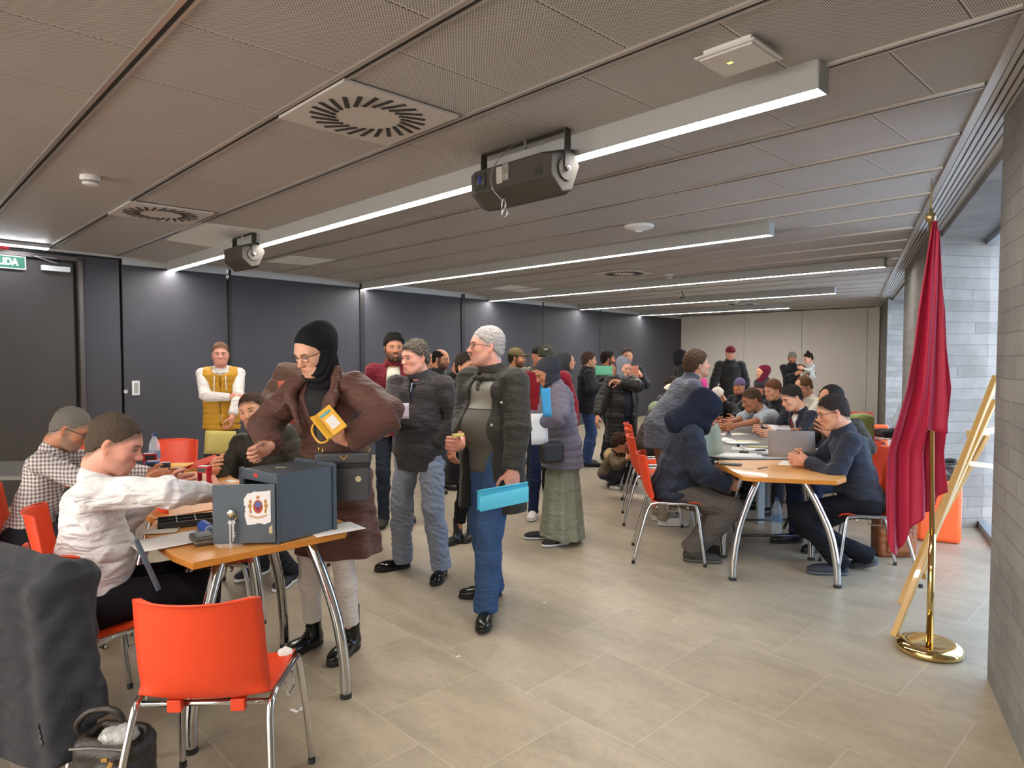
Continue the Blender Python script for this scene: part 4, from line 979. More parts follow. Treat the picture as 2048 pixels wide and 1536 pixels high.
    # ---- sleeveless vest over the top
    if vest:
        V = Vol(lo0, hi0, res); t3 = vest.get('thick', .03); vq = dict(quilt=vest.get('quilt', .06), qd=.009)
        V.limb(P + sp * .42 * s, P + sp * .17 * s, (cw - th + t3 + .028, cdp - th + t3 + .008), (ww_ - th + t3, wd - th + t3), cr_, k=.03, **vq)
        V.limb(P + sp * .20 * s, P - sp * .12 * s, (ww_ - th + t3, wd - th + t3), (.150 * s * bl + t3, .108 * s * bl + t3), r, k=.03, **vq)
        for sd in (-1, 1): V.cone(nk - sp * .05 * s, sh[sd] - sp * .02 + (nk - sh[sd]) * .22, .055 * s + t3 * .6, .052 * s + t3 * .6, k=.03)
        V.ell(nk + sp * .02 + cf * .06, (.085, .09, .11), np.stack([cr_, cf, sp], 1), k=.02, op='sub'); V.plane(P - up * .15 * s, (0, 0, -1), k=.01)
        V.box(P + sp * .2 * s + cf * .2 * s, (.004, .12, .30), np.stack([cr_, cf, sp], 1), r=.003, k=.004, op='sub'); V.wrinkle(.002, 5, 40)
        garment('vest', V, mat('cloth_' + vest['col'].strip('#'), vest['col'], rough=.65, bump=.3, bscale=120, var=.06))
    # ---- trousers / skirt
    lg = dict(col='#2a2a2e', r0=.085, r1=.062, r2=.052, thick=.0, skirt=False, hem=.06, mat=None, name='trousers', wr=.004); lg.update(legs or {})
    if not hidelegs:
        V = Vol(lo0, hi0, res); t2 = lg['thick']
        b2 = min(bl, 1.1); V.limb(P + sp * .05 * s, P - up * .03 * s, (.130 * s * b2, .088 * s * b2), (.140 * s * b2, .100 * s * b2), r, k=.03)
        if lg['skirt']:
            bt = base + up * lg['hem']; V.limb(P, bt, (.15 * s * bl, .11 * s * bl), (lg['r2'] * s * 2.9, lg['r2'] * s * 2.3), r, k=.03, folds=9, fd=.07, capk=.2); V.plane(bt, (0, 0, -1), k=.003)
        else:
            for sd in (-1, 1):
                a, kn, an = K[sd]; ad = nrm(kn - an)
                r0, r1, r2 = (lg['r0'] + t2) * s * (.6 + .4 * bl), (lg['r1'] + t2) * s, (lg['r2'] + t2) * s
                V.cone(a, kn, r0, r1, k=.04); V.cone(kn, kn + (an - kn) * .35, r1, (r1 + r2) / 2 + .004, k=.02); V.limb(kn + (an - kn) * .3, an + ad * (lg['hem'] - .095), ((r1 + r2) / 2, (r1 + r2) / 2 + .004), (r2, r2 * 1.12), r, k=.03, capk=.2)
                if sit is not None: V.ell(a - up * .01, (.10 * s, .10 * s, .085 * s), k=.05)
        if lg['wr']: V.wrinkle(lg['wr'], int(abs(pos[0] * 51 + pos[1] * 17)) % 999, 34)
        tm = lg['mat'] or mat('cloth_' + lg['col'].strip('#'), lg['col'], rough=.85, bump=.3, bscale=160, var=.10, vscale=12, spec=.2, fold=.25)
        garment('skirt' if lg['skirt'] else lg['name'], V, tm)
        # ---- shoes
        so = dict(col='#141312', sole='#101010', rough=.35, boot=0.0, L=.275, spots=None); so.update(shoes or {})
        um = so.get('mat') or mat('shoe_' + so['col'].strip('#') + '_%d' % (so['rough'] * 100), so['col'], rough=so['rough'], spec=.5); sm_ = mat('sole_' + so['sole'].strip('#'), so['sole'], rough=.6)
        for sd, tw_ in ((-1, -10), (1, 12)):
            a, kn, an = K[sd]; fd_ = f
            if so.get('dirs'): q = math.radians(so['dirs'][0 if sd < 0 else 1]); fd_ = math.cos(q) * f + math.sin(q) * r
            else: q = math.radians(tw_); fd_ = math.cos(q) * f + math.sin(q) * r
            pit = so.get('pitch', (0, 0))[0 if sd < 0 else 1]; q = math.radians(pit); rr_ = np.cross(fd_, up); fdn = nrm(fd_ * math.cos(q) + up * math.sin(q)); un = nrm(np.cross(rr_, fdn))
            heel = an - un * .082 * s - fdn * .055 * s; c0 = heel; L = so['L'] * s
            M = np.stack([rr_, fdn, un], 1); S2 = Vol(np.minimum(c0, c0 + fdn * L) - .1, np.maximum(c0, c0 + fdn * L) + .1 + up * .14, max(.005, res * .65))
            S2.ell(c0 + fdn * .045 * s + un * .045 * s, (.036 * s, .048 * s, .045 * s), M, k=.02); S2.ell(c0 + fdn * .13 * s + un * .035 * s, (.038 * s, .09 * s, .036 * s), M, k=.03); S2.ell(c0 + fdn * (L - .075 * s) + un * .030 * s, (.045 * s, .072 * s, .030 * s), M, k=.03)
            S2.cone(c0 + fdn * .05 * s + un * .05 * s, an + un * (.0 + so['boot']), .040 * s, .042 * s, k=.025); S2.plane(c0 + un * .018, -un, k=.002)
            if so['boot']: S2.plane(an + un * so['boot'], un, k=.003)
            else: S2.plane(an + un * .012, un, k=.004)
            v, q2 = S2.mesh(); sh_ = np_mesh('shoe', [(v, q2)], um, root, org)
            S3 = Vol(np.minimum(c0, c0 + fdn * L) - .09, np.maximum(c0, c0 + fdn * L) + .09, max(.005, res * .65))
            S3.ell(c0 + fdn * .05 * s + un * .01, (.040 * s, .056 * s, .05), M, k=.01); S3.ell(c0 + fdn * .13 * s + un * .01, (.040 * s, .09 * s, .05), M, k=.02); S3.ell(c0 + fdn * (L - .078 * s) + un * .01, (.049 * s, .080 * s, .05), M, k=.02)
            S3.plane(c0 + un * (.022 + so.get('soleh', 0)), un, k=.002); S3.plane(c0 + un * .001, -un, k=.002); v, q2 = S3.mesh()
            if len(v): np_mesh('sole', [(v, q2)], sm_, sh_, None).matrix_parent_inverse = Matrix.Identity(4)
            if len(v):
                o_ = sh_.children[0]; o_.data.transform(Matrix.Translation((-org[0], -org[1], 0)))
            if so.get('laces'):
                mb = MB()
                for i in range(5):
                    c_ = c0 + fdn * (.10 + .018 * i * .6) * s + un * (.085 - .010 * i) * s; mb.tube([Vector(c_ - rr_ * .024 - up * .006), Vector(c_ + un * .006), Vector(c_ + rr_ * .024 - up * .006)], .0028, 5)
                for i in range(int(so['boot'] / .022)):
                    c_ = an + un * (.01 + .022 * i) + fdn * .043 * s; mb.tube([Vector(c_ - rr_ * .02 - fdn * .008), Vector(c_), Vector(c_ + rr_ * .02 - fdn * .008)], .0026, 5)
                ob = mb.build('laces', mat('lace_black', (.012, .012, .012), rough=.8), sh_); ob.data.transform(Matrix.Translation((-org[0], -org[1], 0)))
    return ctx
def glasses_mesh():
    if 'gl' in HAIRC: return HAIRC['gl']
    mb = MB()
    for sg in (-1, 1):
        pts = []
        for i in range(18):
            a = 2 * math.pi * i / 18; ca, sa = math.cos(a), math.sin(a); e = .75
            pts.append((sg * .033 + .0245 * abs(ca) ** e * (1 if ca > 0 else -1), .0975 - abs(sg * .033 + .024 * ca) * .10, .004 + .0175 * abs(sa) ** e * (1 if sa > 0 else -1)))
        mb.tube(pts, .0018, 5, closed=True); mb.tube([(sg * .056, .091, .012), (sg * .078, .06, .012), (sg * .082, .0, .008), (sg * .083, -.02, -.006)], .0018, 5)
    mb.tube([(-.009, .0985, .008), (0, .101, .011), (.009, .0985, .008)], .0018, 5)
    v = np.array(mb.v); q = np.array([f if len(f) == 4 else (list(f[:3]) + [f[3]] if len(f) > 3 else list(f) + [f[-1]]) for f in mb.f if len(f) == 4])
    HAIRC['gl'] = (v, q); return v, q
def bpt(c, x, y, z): return Vector(c['P'] + c['cr'] * x * c['s'] + c['cf'] * y * c['s'] + c['sp'] * z * c['s'])
def bmesh_obj(c, mb, name, m, **kw): return local_obj(c, mb, name, m, **kw)
def tie(c, col, z0=.44, z1=.12, y=.125, w_=.03):
    m = mat('tie_' + col.strip('#'), col, rough=.5, var=.3, vscale=120); mb = MB(); a, b = bpt(c, 0, y, z0), bpt(c, 0, y + .02, z1)
    pts = [(a, .018), (a.lerp(b, .06), .012), (a.lerp(b, .85), w_), (b, .003)]; r = Vector(c['cr']); vs = []
    for p, h in pts: vs += [p - r * h, p + r * h]
    f = Vector(c['cf']) * .006; n = len(vs); vs += [v - f for v in vs]; q = []
    for i in range(3): q += [(2 * i, 2 * i + 1, 2 * i + 3, 2 * i + 2), (n + 2 * i, n + 2 * i + 2, n + 2 * i + 3, n + 2 * i + 1), (2 * i, 2 * i + 2, n + 2 * i + 2, n + 2 * i), (2 * i + 1, n + 2 * i + 1, n + 2 * i + 3, 2 * i + 3)]
    mb.add(vs, q); return bmesh_obj(c, mb, 'tie', m, bevel=.002)
def local_obj(ctx, mb, name, m, parent=None, **kw):
    """mesh given in world coordinates, stored relative to the person's root"""
    for i, v in enumerate(mb.v): mb.v[i] = (v[0] - ctx['org'][0], v[1] - ctx['org'][1], v[2])
    return mb.build(name, m, parent or ctx['root'], **kw)
# ================================================================== FURNITURE
chrome = mat('chrome_tube', (.62, .62, .62), rough=.13, metal=1.0); greytube = mat('grey_painted_tube', (.32, .33, .34), rough=.3, metal=.8)
orange = mat('orange_polypropylene', hx('#e04520'), rough=.42, spec=.5, bump=.05, bscale=500)
rubber = mat('black_rubber', (.02, .02, .02), rough=.6)
def make_chair():
    root = empty('stacking_chair')
    prof = [(-.262, .800), (-.250, .790), (-.238, .72), (-.222, .64), (-.205, .56), (-.180, .495), (-.140, .458), (-.08, .440), (0, .434), (.10, .440), (.165, .446), (.205, .440), (.222, .420)]
    P = arc([Vector((0, y, z)) for y, z in prof], 3); n = len(P); mb = MB()
    def fn(v_, u_):
        i = v_ * (n - 1); k = min(int(i), n - 2); p = P[k].lerp(P[k + 1], i - k); x = (u_ - .5) * 2
        t = i / (n - 1); w_ = .192 + .012 * math.sin(t * math.pi)
        if t < .06: w_ -= .026 * (1 - math.sqrt(max(0, 1 - ((.06 - t) / .06) ** 2)))
        if t > .93: w_ -= .04 * (1 - math.sqrt(max(0, 1 - ((t - .93) / .07) ** 2)))
        back = max(0, min(1, (.50 - t) / .12)); e = abs(x) ** 3
        return (x * w_, p.y + back * (.050 * x * x + .02 * e), p.z + (1 - back) * (.018 * x * x) - (.02 * back * e * (t > .2)))
    mb.grid(fn, n, 17); mb.build('shell', orange, root, smooth=True, solid=.007)
    mb = MB(); mb.box((0, -.246, .775), (.05, .004, .014)); mb.build('moulded_mark', mat('orange_mark', hx('#e0603a'), rough=.5), root)
    for sg in (-1, 1):
        x = sg * .212; mb = MB()
        mb.tube(arc([(x * 1.16, -.275, .012), (x * 1.08, -.215, .25), (x * 1.0, -.165, .415), (x, -.12, .452), (x, .0, .455), (x, .14, .452), (x * 1.0, .185, .42), (x * 1.08, .215, .22), (x * 1.13, .245, .012)], 6), .0115, 10); fr = mb.build('side_frame', chrome, root, smooth=True)
        for yy, xx in ((-.275, 1.16), (.245, 1.13)):
            mb = MB(); mb.lathe([(.0135, 0), (.0135, .02)], (x * xx, yy, 0), 12); mb.build('foot_cap', rubber, fr)
        mb = MB(); mb.tube([(x + sg * .012, -.03, .45), (x + sg * .022, -.03, .405), (x + sg * .022, .05, .405), (x + sg * .012, .05, .45)], .004, 6); mb.build('linking_hook', chrome, root)
    for yy in (-.105, .12): mb = MB(); mb.tube([(-.212, yy, .425), (.212, yy, .425)], .010, 8); mb.build('cross_bar', chrome, root, smooth=True)
    for xx in (-.10, .10): mb = MB(); mb.box((xx, -.12, .428), (.045, .03, .04)); mb.build('shell_clip', orange, root, bevel=.003)
    return root
CH0 = make_chair(); chair_used = [False]
def chair(x, y, yaw, label, group='orange stacking chairs'):
    o = CH0 if not chair_used[0] else copy_tree(CH0); chair_used[0] = True
    o.location = (x, y, 0); o.rotation_euler = (0, 0, -R(yaw)); o['label'] = label; o['category'] = 'chair'; o['group'] = group; return o
# yaw: 0 faces away from the camera, 90 faces right
chair(-.99, 2.255, -3, 'big orange plastic chair in the foreground, empty, seen from behind')
chair(-1.70, 2.76, 30, 'orange chair with the dark suit jacket over it, under the man in the white shirt')
chair(-2.80, 3.92, 62, 'orange chair at the far left edge under the man in the checked shirt')
chair(-2.16, 3.38, 62, 'orange chair with its back showing between the two seated men on the left')
chair(-1.66, 3.66, 70, 'orange chair under the left table with crumpled papers on its seat')
chair(-3.02, 5.85, 185, 'orange chair behind the blue topped water bottle, near the dark wall')
chair(-3.82, 6.0, 175, 'orange chair by the dark wall behind the head of the checked shirt man')
chair(-1.68, 4.75, 200, 'orange chair carrying the man in the olive quilted jacket')
chair(1.22, 5.18, 100, 'orange chair under the person in the navy hooded jacket')
chair(1.33, 6.32, 98, 'nearer of the two empty orange chairs beside the crouching girl')
chair(1.42, 6.92, 98, 'farther of the two empty orange chairs beside the crouching girl')
chair(2.52, 4.76, -78, 'orange chair under the man in the dark blue sweater at the right table')
chair(2.88, 5.58, -85, 'orange chair under the bald man holding a big grey sheet')
chair(3.08, 6.78, -85, 'orange chair with its back showing behind the man in the dark suit')
chair(1.50, 7.50, 95, 'orange chair under the man in the white cap')
chair(3.12, 7.55, -90, 'orange chair under the man in the pale grey polo shirt')
chair(3.78, 8.35, -85, 'orange chair under the man in the cream long sleeved top')
chair(2.75, 9.3, 185, 'orange chair behind the brown box at the far end of the tables')
chair(5.05, 9.1, -60, 'orange chair far right by the concrete wall with clothes on its back')
# ---- tables
woodm = mat('beech_table_top', hx('#d99a55'), rough=.38, var=.10, vscale=5, stretch=(1, 12, 1), spec=.5, coat=.2); edgem = mat('beech_table_edge', hx('#c8812f'), rough=.45, var=.18, vscale=30)
greytop = mat('dark_grey_table_top', hx('#6c6863'), rough=.42, var=.06, vscale=8); greyedge = mat('grey_table_edge', hx('#4e4c4a'), rough=.5)
def wood_table(name, poly, z, label, legs, th=.030, tm=woodm, em=edgem, grp='wooden tables', cat='table'):
    c = sum((Vector((p[0], p[1], 0)) for p in poly), Vector()) / len(poly); root = empty(name, c, 0, label, cat, grp)
    lp = [(p[0] - c.x, p[1] - c.y) for p in poly]; a = sum(lp[i][0] * lp[(i + 1) % len(lp)][1] - lp[(i + 1) % len(lp)][0] * lp[i][1] for i in range(len(lp)))
    if a < 0: lp = lp[::-1]
    mb = MB(); mb.prism(lp, z - .004, z); mb.build('table_top', tm, root, bevel=.001)
    mb = MB(); mb.prism([(x * .999, y * .999) for x, y in lp], z - th, z - .004); mb.build('edge_band', em, root, bevel=.003)
    for (foot, topp) in legs:
        f = Vector((foot[0] - c.x, foot[1] - c.y, .012)); t = Vector((topp[0] - c.x, topp[1] - c.y, z - th)); m1 = f.lerp(t, .45) + (f - t).normalized() * 0; m1.z = z * .42
        h = Vector((f.x - t.x, f.y - t.y, 0)); pts = [t, t + h * .42 + Vector((0, 0, -.17)), t + h * .78 + Vector((0, 0, -.36)), t + h * .96 + Vector((0, 0, -.56)), f]
        mb = MB(); mb.tube(arc(pts, 6), .0245, 14); lg = mb.build('leg', chrome, root, smooth=True)
        mb = MB(); mb.lathe([(.026, 0), (.026, .018)], (f.x, f.y, 0), 16); mb.build('foot_cap', rubber, lg)
    mb = MB(); mb.box((0, 0, z - th - .014), (.30, .22, .026)); mb.build('under_frame', greytube, root)
    return root
TZ = .745
wood_table('trapezoid_table', [(-1.376, 2.705), (-1.245, 2.60), (-.762, 3.069), (-.784, 3.207), (-1.25, 3.80), (-1.75, 3.28), (-1.66, 3.02)], TZ, 'wooden table in the left foreground with the grey metal cash box on it',
    [((-.754, 3.005), (-.95, 3.10)), ((-1.208, 3.531), (-1.22, 3.30)), ((-1.256, 2.579), (-1.22, 2.80)), ((-1.62, 3.15), (-1.45, 3.10))])
wood_table('trapezoid_table', [(-1.27, 3.83), (-1.77, 3.31), (-2.25, 3.75), (-2.75, 4.5), (-2.30, 5.12), (-1.83, 4.42)], TZ, 'wooden table behind, with stamps and coloured envelopes on it',
    [((-1.45, 3.85), (-1.6, 3.85)), ((-2.1, 3.7), (-2.05, 3.9)), ((-2.55, 4.45), (-2.45, 4.4)), ((-2.2, 4.85), (-2.2, 4.7))])
wood_table('trapezoid_table', [(1.60, 5.19), (1.555, 5.05), (1.545, 4.50), (1.60, 4.45), (2.10, 4.33), (2.215, 4.44), (2.47, 5.12), (2.42, 5.2)], TZ, 'wooden table at the right with a pen and a dark phone on it',
    [((1.527, 4.614), (1.72, 4.66)), ((2.181, 4.463), (2.00, 4.62)), ((1.62, 5.14), (1.74, 5.0)), ((2.274, 5.073), (2.14, 4.95))])
# grey oval folding table and two rectangular ones behind it
def folding_table(poly, z, label, xlegs, posts=()):
    c = sum((Vector((p[0], p[1], 0)) for p in poly), Vector()) / len(poly); root = empty('folding_table', c, 0, label, 'table', 'grey meeting tables')
    lp = [(p[0] - c.x, p[1] - c.y) for p in poly]; a = sum(lp[i][0] * lp[(i + 1) % len(lp)][1] - lp[(i + 1) % len(lp)][0] * lp[i][1] for i in range(len(lp)))
    if a < 0: lp = lp[::-1]
    mb = MB(); mb.prism(lp, z - .032, z); mb.build('table_top', greytop, root, bevel=.005)
    dk = mat('dark_leg_tube', (.07, .075, .085), rough=.35, metal=.5)
    for (p, q) in xlegs:
        P, Q = Vector((p[0] - c.x, p[1] - c.y, 0)), Vector((q[0] - c.x, q[1] - c.y, 0)); up = Vector((0, 0, 1)); n = (Q - P).normalized(); m = Vector((-n.y, n.x, 0)) * .33
        for sg in (-1, 1):
            a = P + n * .06; b = Q - n * .06
            mb = MB(); mb.tube([a + m * sg + up * .012, a - m * sg * .7 + up * (z - .04)], .013, 8); mb.build('leg', dk, root, smooth=True)
            mb = MB(); mb.tube([b + m * sg + up * .012, b - m * sg * .7 + up * (z - .04)], .013, 8); mb.build('leg', dk, root, smooth=True)
            mb = MB(); mb.tube([a + m * sg * .8 + up * .10, b + m * sg * .8 + up * .10], .010, 8); mb.build('stretcher', dk, root, smooth=True)
    for p in posts:
        mb = MB(); mb.box((p[0] - c.x, p[1] - c.y, (z - .03) / 2), (.06, .06, z - .03)); mb.build('leg', mat('pale_blue_steel', (.42, .50, .58), rough=.35, metal=.3), root, bevel=.004)
    return root
ov = []
for i in range(28):
    a = 2 * math.pi * i / 28; e = .62; ca, sa = math.cos(a), math.sin(a); ov.append((2.12 + .60 * abs(ca) ** e * (1 if ca > 0 else -1) - .06 * sa, 5.66 + .42 * abs(sa) ** e * (1 if sa > 0 else -1)))
folding_table(ov, TZ, 'dark grey rounded table behind the wooden one, on crossed tube legs', [((1.75, 5.66), (2.5, 5.66))])
folding_table([(1.62, 6.12), (2.62, 6.10), (2.72, 6.88), (1.72, 6.92)], TZ, 'grey table in the middle of the right group, covered in papers', [], [(1.70, 6.25), (2.3, 6.2), (2.55, 6.75), (1.82, 6.8)])
folding_table([(1.76, 6.96), (2.74, 6.92), (2.92, 8.35), (2.05, 8.45)], TZ, 'grey table at the far end of the right group', [], [(1.9, 7.1), (2.6, 7.05), (2.75, 8.2), (2.2, 8.25)])
folding_table([(-3.1, 5.15), (-2.95, 4.55), (-4.9, 4.35), (-5.0, 5.15)], TZ, 'grey table at the far left edge behind the checked shirt man', [], [(-3.2, 4.7), (-3.25, 5.0), (-4.7, 4.5)])
# ================================================================== SMALL THINGS
paperw = mat('white_paper', (.78, .76, .72), rough=.7); paperc = mat('cream_paper', (.72, .68, .58), rough=.7)
def colpaper(name, c): return mat('paper_' + name, c, rough=.7)
def sheet(c, w_, h_, rz, m, label, tilt=(0, 0), curl=0.0, name='paper_sheet', th=.0012, cat='paper', group=None, n=5):
    mb = MB(); M = Matrix.Rotation(rz, 3, 'Z') @ Matrix.Rotation(tilt[0], 3, 'X') @ Matrix.Rotation(tilt[1], 3, 'Y')
    def fn(u, v):
        x, y = (u - .5), (v - .5); p = M @ Vector((x * w_, y * h_, curl * (4 * x * x) + curl * .3 * math.sin(y * 5))); return p
    mb.grid(fn, n, n); o = mb.build(name, m, None, loc=Vector(c), smooth=True, solid=th); tag(o, label, cat, group); return o
def booklet(c, w_, h_, rz, m, label, tilt=(0, 0), th=.006, name='folder', cat='folder', bend=0.0):
    return sheet(c, w_, h_, rz, m, label, tilt, bend, name, th, cat, None, 7)
# --- cash box with open door
boxm = mat('slate_metal_paint', hx('#4d5862'), rough=.42, metal=.15, var=.08, vscale=14, bump=.04, bscale=90); boxd = mat('box_inside', (.06, .065, .07), rough=.6)
p0, p1 = Vector((-1.00, 2.86, TZ)), Vector((-.83, 3.09, TZ))  # near-right bottom edge of the cabinet (front face left of p0)
ax = (p1 - p0).normalized(); W_ = ax.cross(Vector((0, 0, 1))) * -1; bx = empty('cash_box', p0, math.atan2(ax.y, ax.x), 'open grey metal cash box with a crest sticker and keys on its door', 'cash box')
# local: x along depth (front at x=0 -> back), y to the left, z up
Dp, Wd, Hb = (p1 - p0).length, .27, .295
mb = MB(); t_ = .006
mb.box((Dp / 2, 0, Hb / 2 + .004), (Dp, t_, Hb)); mb.box((Dp / 2, Wd, Hb / 2 + .004), (Dp, t_, Hb)); mb.box((Dp / 2, Wd / 2, Hb), (Dp, Wd, t_)); mb.box((Dp / 2, Wd / 2, .008), (Dp, Wd, t_)); mb.box((Dp, Wd / 2, Hb / 2 + .004), (t_, Wd, Hb))
mb.build('cabinet', boxm, bx, bevel=.001)
mb = MB(); fw_ = .030
mb.box((-.003, fw_ / 2 - .006, Hb / 2 + .006), (.012, fw_, Hb + .012)); mb.box((-.003, Wd - fw_ / 2 + .006, Hb / 2 + .006), (.012, fw_, Hb + .012)); mb.box((-.003, Wd / 2, Hb - .02 + .006), (.012, Wd, .046)); mb.box((-.003, Wd / 2, .012), (.012, Wd, .02))
mb.build('front_frame', boxm, bx, bevel=.001)
mb = MB(); mb.box((Dp + .006, Wd / 2, Hb / 2 + .008), (.008, Wd + .024, Hb + .022)); mb.box((Dp + .016, Wd / 2, Hb / 2 + .006), (.008, Wd + .018, Hb + .014)); mb.build('back_flange', boxm, bx, bevel=.001)
mb = MB(); mb.box((Dp / 2, Wd / 2, Hb / 2), (Dp - .01, Wd - .016, Hb - .016)); mb.f = [f for f in mb.f]; 
mb = MB(); mb.box((.11, Wd * .6, .17), (.16, .004, .10)); mb.box((.15, Wd * .55, .19), (.1, .10, .004)); mb.build('banknotes', mat('banknote_green', (.10, .16, .11), rough=.7, var=.5, vscale=60), bx)
mb = MB(); mb.box((-.010, Wd * .54, Hb - .012), (.003, .030, .016)); mb.build('orange_label', mat('label_orange', hx('#c24a30'), rough=.5), bx)
mb = MB(); mb.box((Dp * .42, Wd * .62, Hb + .004), (.028, .020, .003)); mb.box((Dp * .47, Wd * .55, Hb + .004), (.02, .012, .002)); mb.build('torn_label', mat('label_beige', hx('#b8b08c'), rough=.7), bx)
# door: hinged at the near right front corner, swung to the camera's left
hinge = empty('door', (-.012, .0, .012)); hinge.parent = bx
dl = fl(434, 1093, TZ) ; dloc = (Matrix.Rotation(-math.atan2(ax.y, ax.x), 3, 'Z') @ (Vector((dl.x, dl.y, 0)) - Vector((p0.x, p0.y, 0)))); dang = math.atan2(dloc.y, dloc.x + .012); DW = .255
hinge.rotation_euler = (0, 0, dang); DH = Hb - .045
mb = MB(); mb.box((DW / 2, 0, DH / 2), (DW, .016, DH)); mb.build('door_panel', boxm, hinge, bevel=.0015)
crest_side = 1 if (Matrix.Rotation(math.atan2(ax.y, ax.x) + dang, 3, 'Z') @ Vector((0, 1, 0))).dot(Vector((0, -1, 0)) + Vector((.3, 0, 0))) > 0 else -1
def D(x, z, off=.0): return Vector((x, crest_side * (.0085 + off), z))
def flat(pts, name, m, off=.0008, parent=hinge):
    """flat outline on the door face, pts in (x from free edge to hinge as seen, z)"""
    mb = MB(); n = len(pts); vs = [D(x, z, off) for x, z in pts] + [D(x, z, 0) for x, z in pts]; mb.add(vs, [tuple(range(n)), tuple(range(2 * n - 1, n - 1, -1))] + [(i, (i + 1) % n, n + (i + 1) % n, n + i) for i in range(n)]); return mb.build(name, m, parent)
rs = random.Random(5); x0, x1, z0, z1 = .018, .125, .078, .225
jag = [(x0, z0 + .012), (x0, z1)]
jag += [(x0 + (x1 - x0) * i / 8, z1 - .006 * (i > 5) * (i - 5) - rs.random() * .006) for i in range(1, 8)] + [(x1 + rs.uniform(-.006, .004), z1 - .03 - (z1 - z0 - .05) * i / 10) for i in range(9)] + [(x1 - .01, z0 + .0)] + [(x1 - (x1 - x0) * i / 8, z0 + rs.random() * .008) for i in range(1, 8)]
flat(jag, 'crest_sticker', mat('sticker_white', (.74, .74, .76), rough=.4))
cg = mat('crest_gold', hx('#b08040'), rough=.5); cr1 = mat('crest_red', hx('#a03040'), rough=.5); cb1 = mat('crest_blue', hx('#5060a0'), rough=.5)
cx, cz = (x0 + x1) / 2 - .002, (z0 + z1) / 2 + .004
def poly(cx_, cz_, rx, rz_, n=16, f=lambda a: 1): return [(cx_ + rx * f(2 * math.pi * i / n) * math.cos(2 * math.pi * i / n), cz_ + rz_ * f(2 * math.pi * i / n) * math.sin(2 * math.pi * i / n)) for i in range(n)]
flat(poly(cx, cz, .021, .030), 'crest_shield_border', cg, .0010); flat(poly(cx, cz, .017, .026), 'crest_shield', cr1, .0013); flat(poly(cx, cz + .010, .014, .011), 'crest_sky', cb1, .0016)
flat(poly(cx, cz - .008, .008, .009, 10, lambda a: 1 if round(a / .6283) % 2 == 0 else .42), 'crest_star', mat('crest_dark', hx('#402838'), rough=.5), .0018)
flat(poly(cx, cz + .040, .010, .010, 12, lambda a: 1 if round(a / .5236) % 2 == 0 else .6), 'crest_crown', cg, .0012)
for sg in (-1, 1):
    flat([(cx + sg * .024, cz - .026), (cx + sg * .034, cz - .028), (cx + sg * .037, cz - .008), (cx + sg * .042, cz + .004), (cx + sg * .036, cz + .014), (cx + sg * .038, cz + .026), (cx + sg * .030, cz + .032), (cx + sg * .024, cz + .024), (cx + sg * .028, cz + .010), (cx + sg * .023, cz + .004), (cx + sg * .029, cz - .006)], 'crest_supporter', cg, .0012)
flat([(cx - .040, cz - .030), (cx - .030, cz - .034), (cx, cz - .042), (cx + .030, cz - .034), (cx + .040, cz - .030), (cx + .036, cz - .042), (cx + .026, cz - .046), (cx, cz - .052), (cx - .026, cz - .046), (cx - .036, cz - .042)], 'crest_ribbon', mat('crest_ribbon_tint', hx('#c8a890'), rough=.5), .0012)
flat([(.012, .040), (.026, .040), (.026, .068), (.020, .066), (.018, .074), (.012, .074)], 'small_label', mat('label_beige', (1, 1, 1)), .001)
lk = D(.178, .130); mb = MB(); Mx = Matrix.Rotation(R(90 * -crest_side), 3, 'X'); mb.lathe([(.018, 0), (.0185, .005), (.016, .010), (.010, .012)], lk, 24, Mx); mb.build('lock', zinc, hinge, smooth=True)
mb = MB(); mb.box(lk + Vector((0, crest_side * .018, .001)), (.020, .016, .003)); mb.tube([lk + Vector((-.014 + .011 * math.cos(i * .5236), crest_side * .024, -.012 + .014 * math.sin(i * .5236))) for i in range(12)], .0016, 6, closed=True)
kb = mb.build('key_ring', mat('brass_key', hx('#b89a5a'), rough=.3, metal=.9), hinge)
for i, (dx, L_) in enumerate(((.0, .085), (-.008, .065), (.004, .11))):
    mb = MB(); q = lk + Vector((-.006 + dx, crest_side * (.024 + .003 * i), -.024)); mb.lathe([(.009, -.001), (.009, .001)], q - Vector((0, 0, .008)), 14, Mx); mb.box(q - Vector((0, 0, .012 + L_ / 2)), (.006, .0022, L_)); mb.box(q - Vector((.004, 0, L_)), (.010, .0022, .006)); mb.box(q - Vector((.004, 0, L_ - .012)), (.008, .0022, .005)); mb.build('key', zinc, hinge)
# --- things on the left tables
def slab(name, c, size, rz, m, label, cat, bevel=.003, tilt=0.0):
    mb = MB(); mb.box((0, 0, 0), size, Matrix.Rotation(tilt, 3, 'X')); o = mb.build(name, m, None, loc=c, rot=(0, 0, rz), bevel=bevel); tag(o, label, cat); return o
q = fl(405, 1085, TZ); r_ = empty('card_reader', q + Vector((0, 0, .001)), R(35), 'dark grey card reader at the foot of the cash box door', 'card reader'); dk2 = mat('gunmetal_plastic', (.07, .068, .066), rough=.4)
mb = MB(); mb.box((0, 0, .017), (.085, .14, .032)); mb.build('body', dk2, r_, bevel=.008)
mb = MB(); mb.box((0, 0, .034), (.062, .09, .002)); mb.build('screen', blk, r_); mb = MB(); mb.box((0, 0, .0175), (.087, .142, .003)); mb.build('seam', alu, r_)
q = fl(412, 1066, TZ); r_ = empty('blue_canister', q + Vector((0, 0, .026)), R(40), 'blue cylindrical canister lying on its side against the box door', 'canister'); bl_ = mat('blue_canister', hx('#2456b4'), rough=.35)
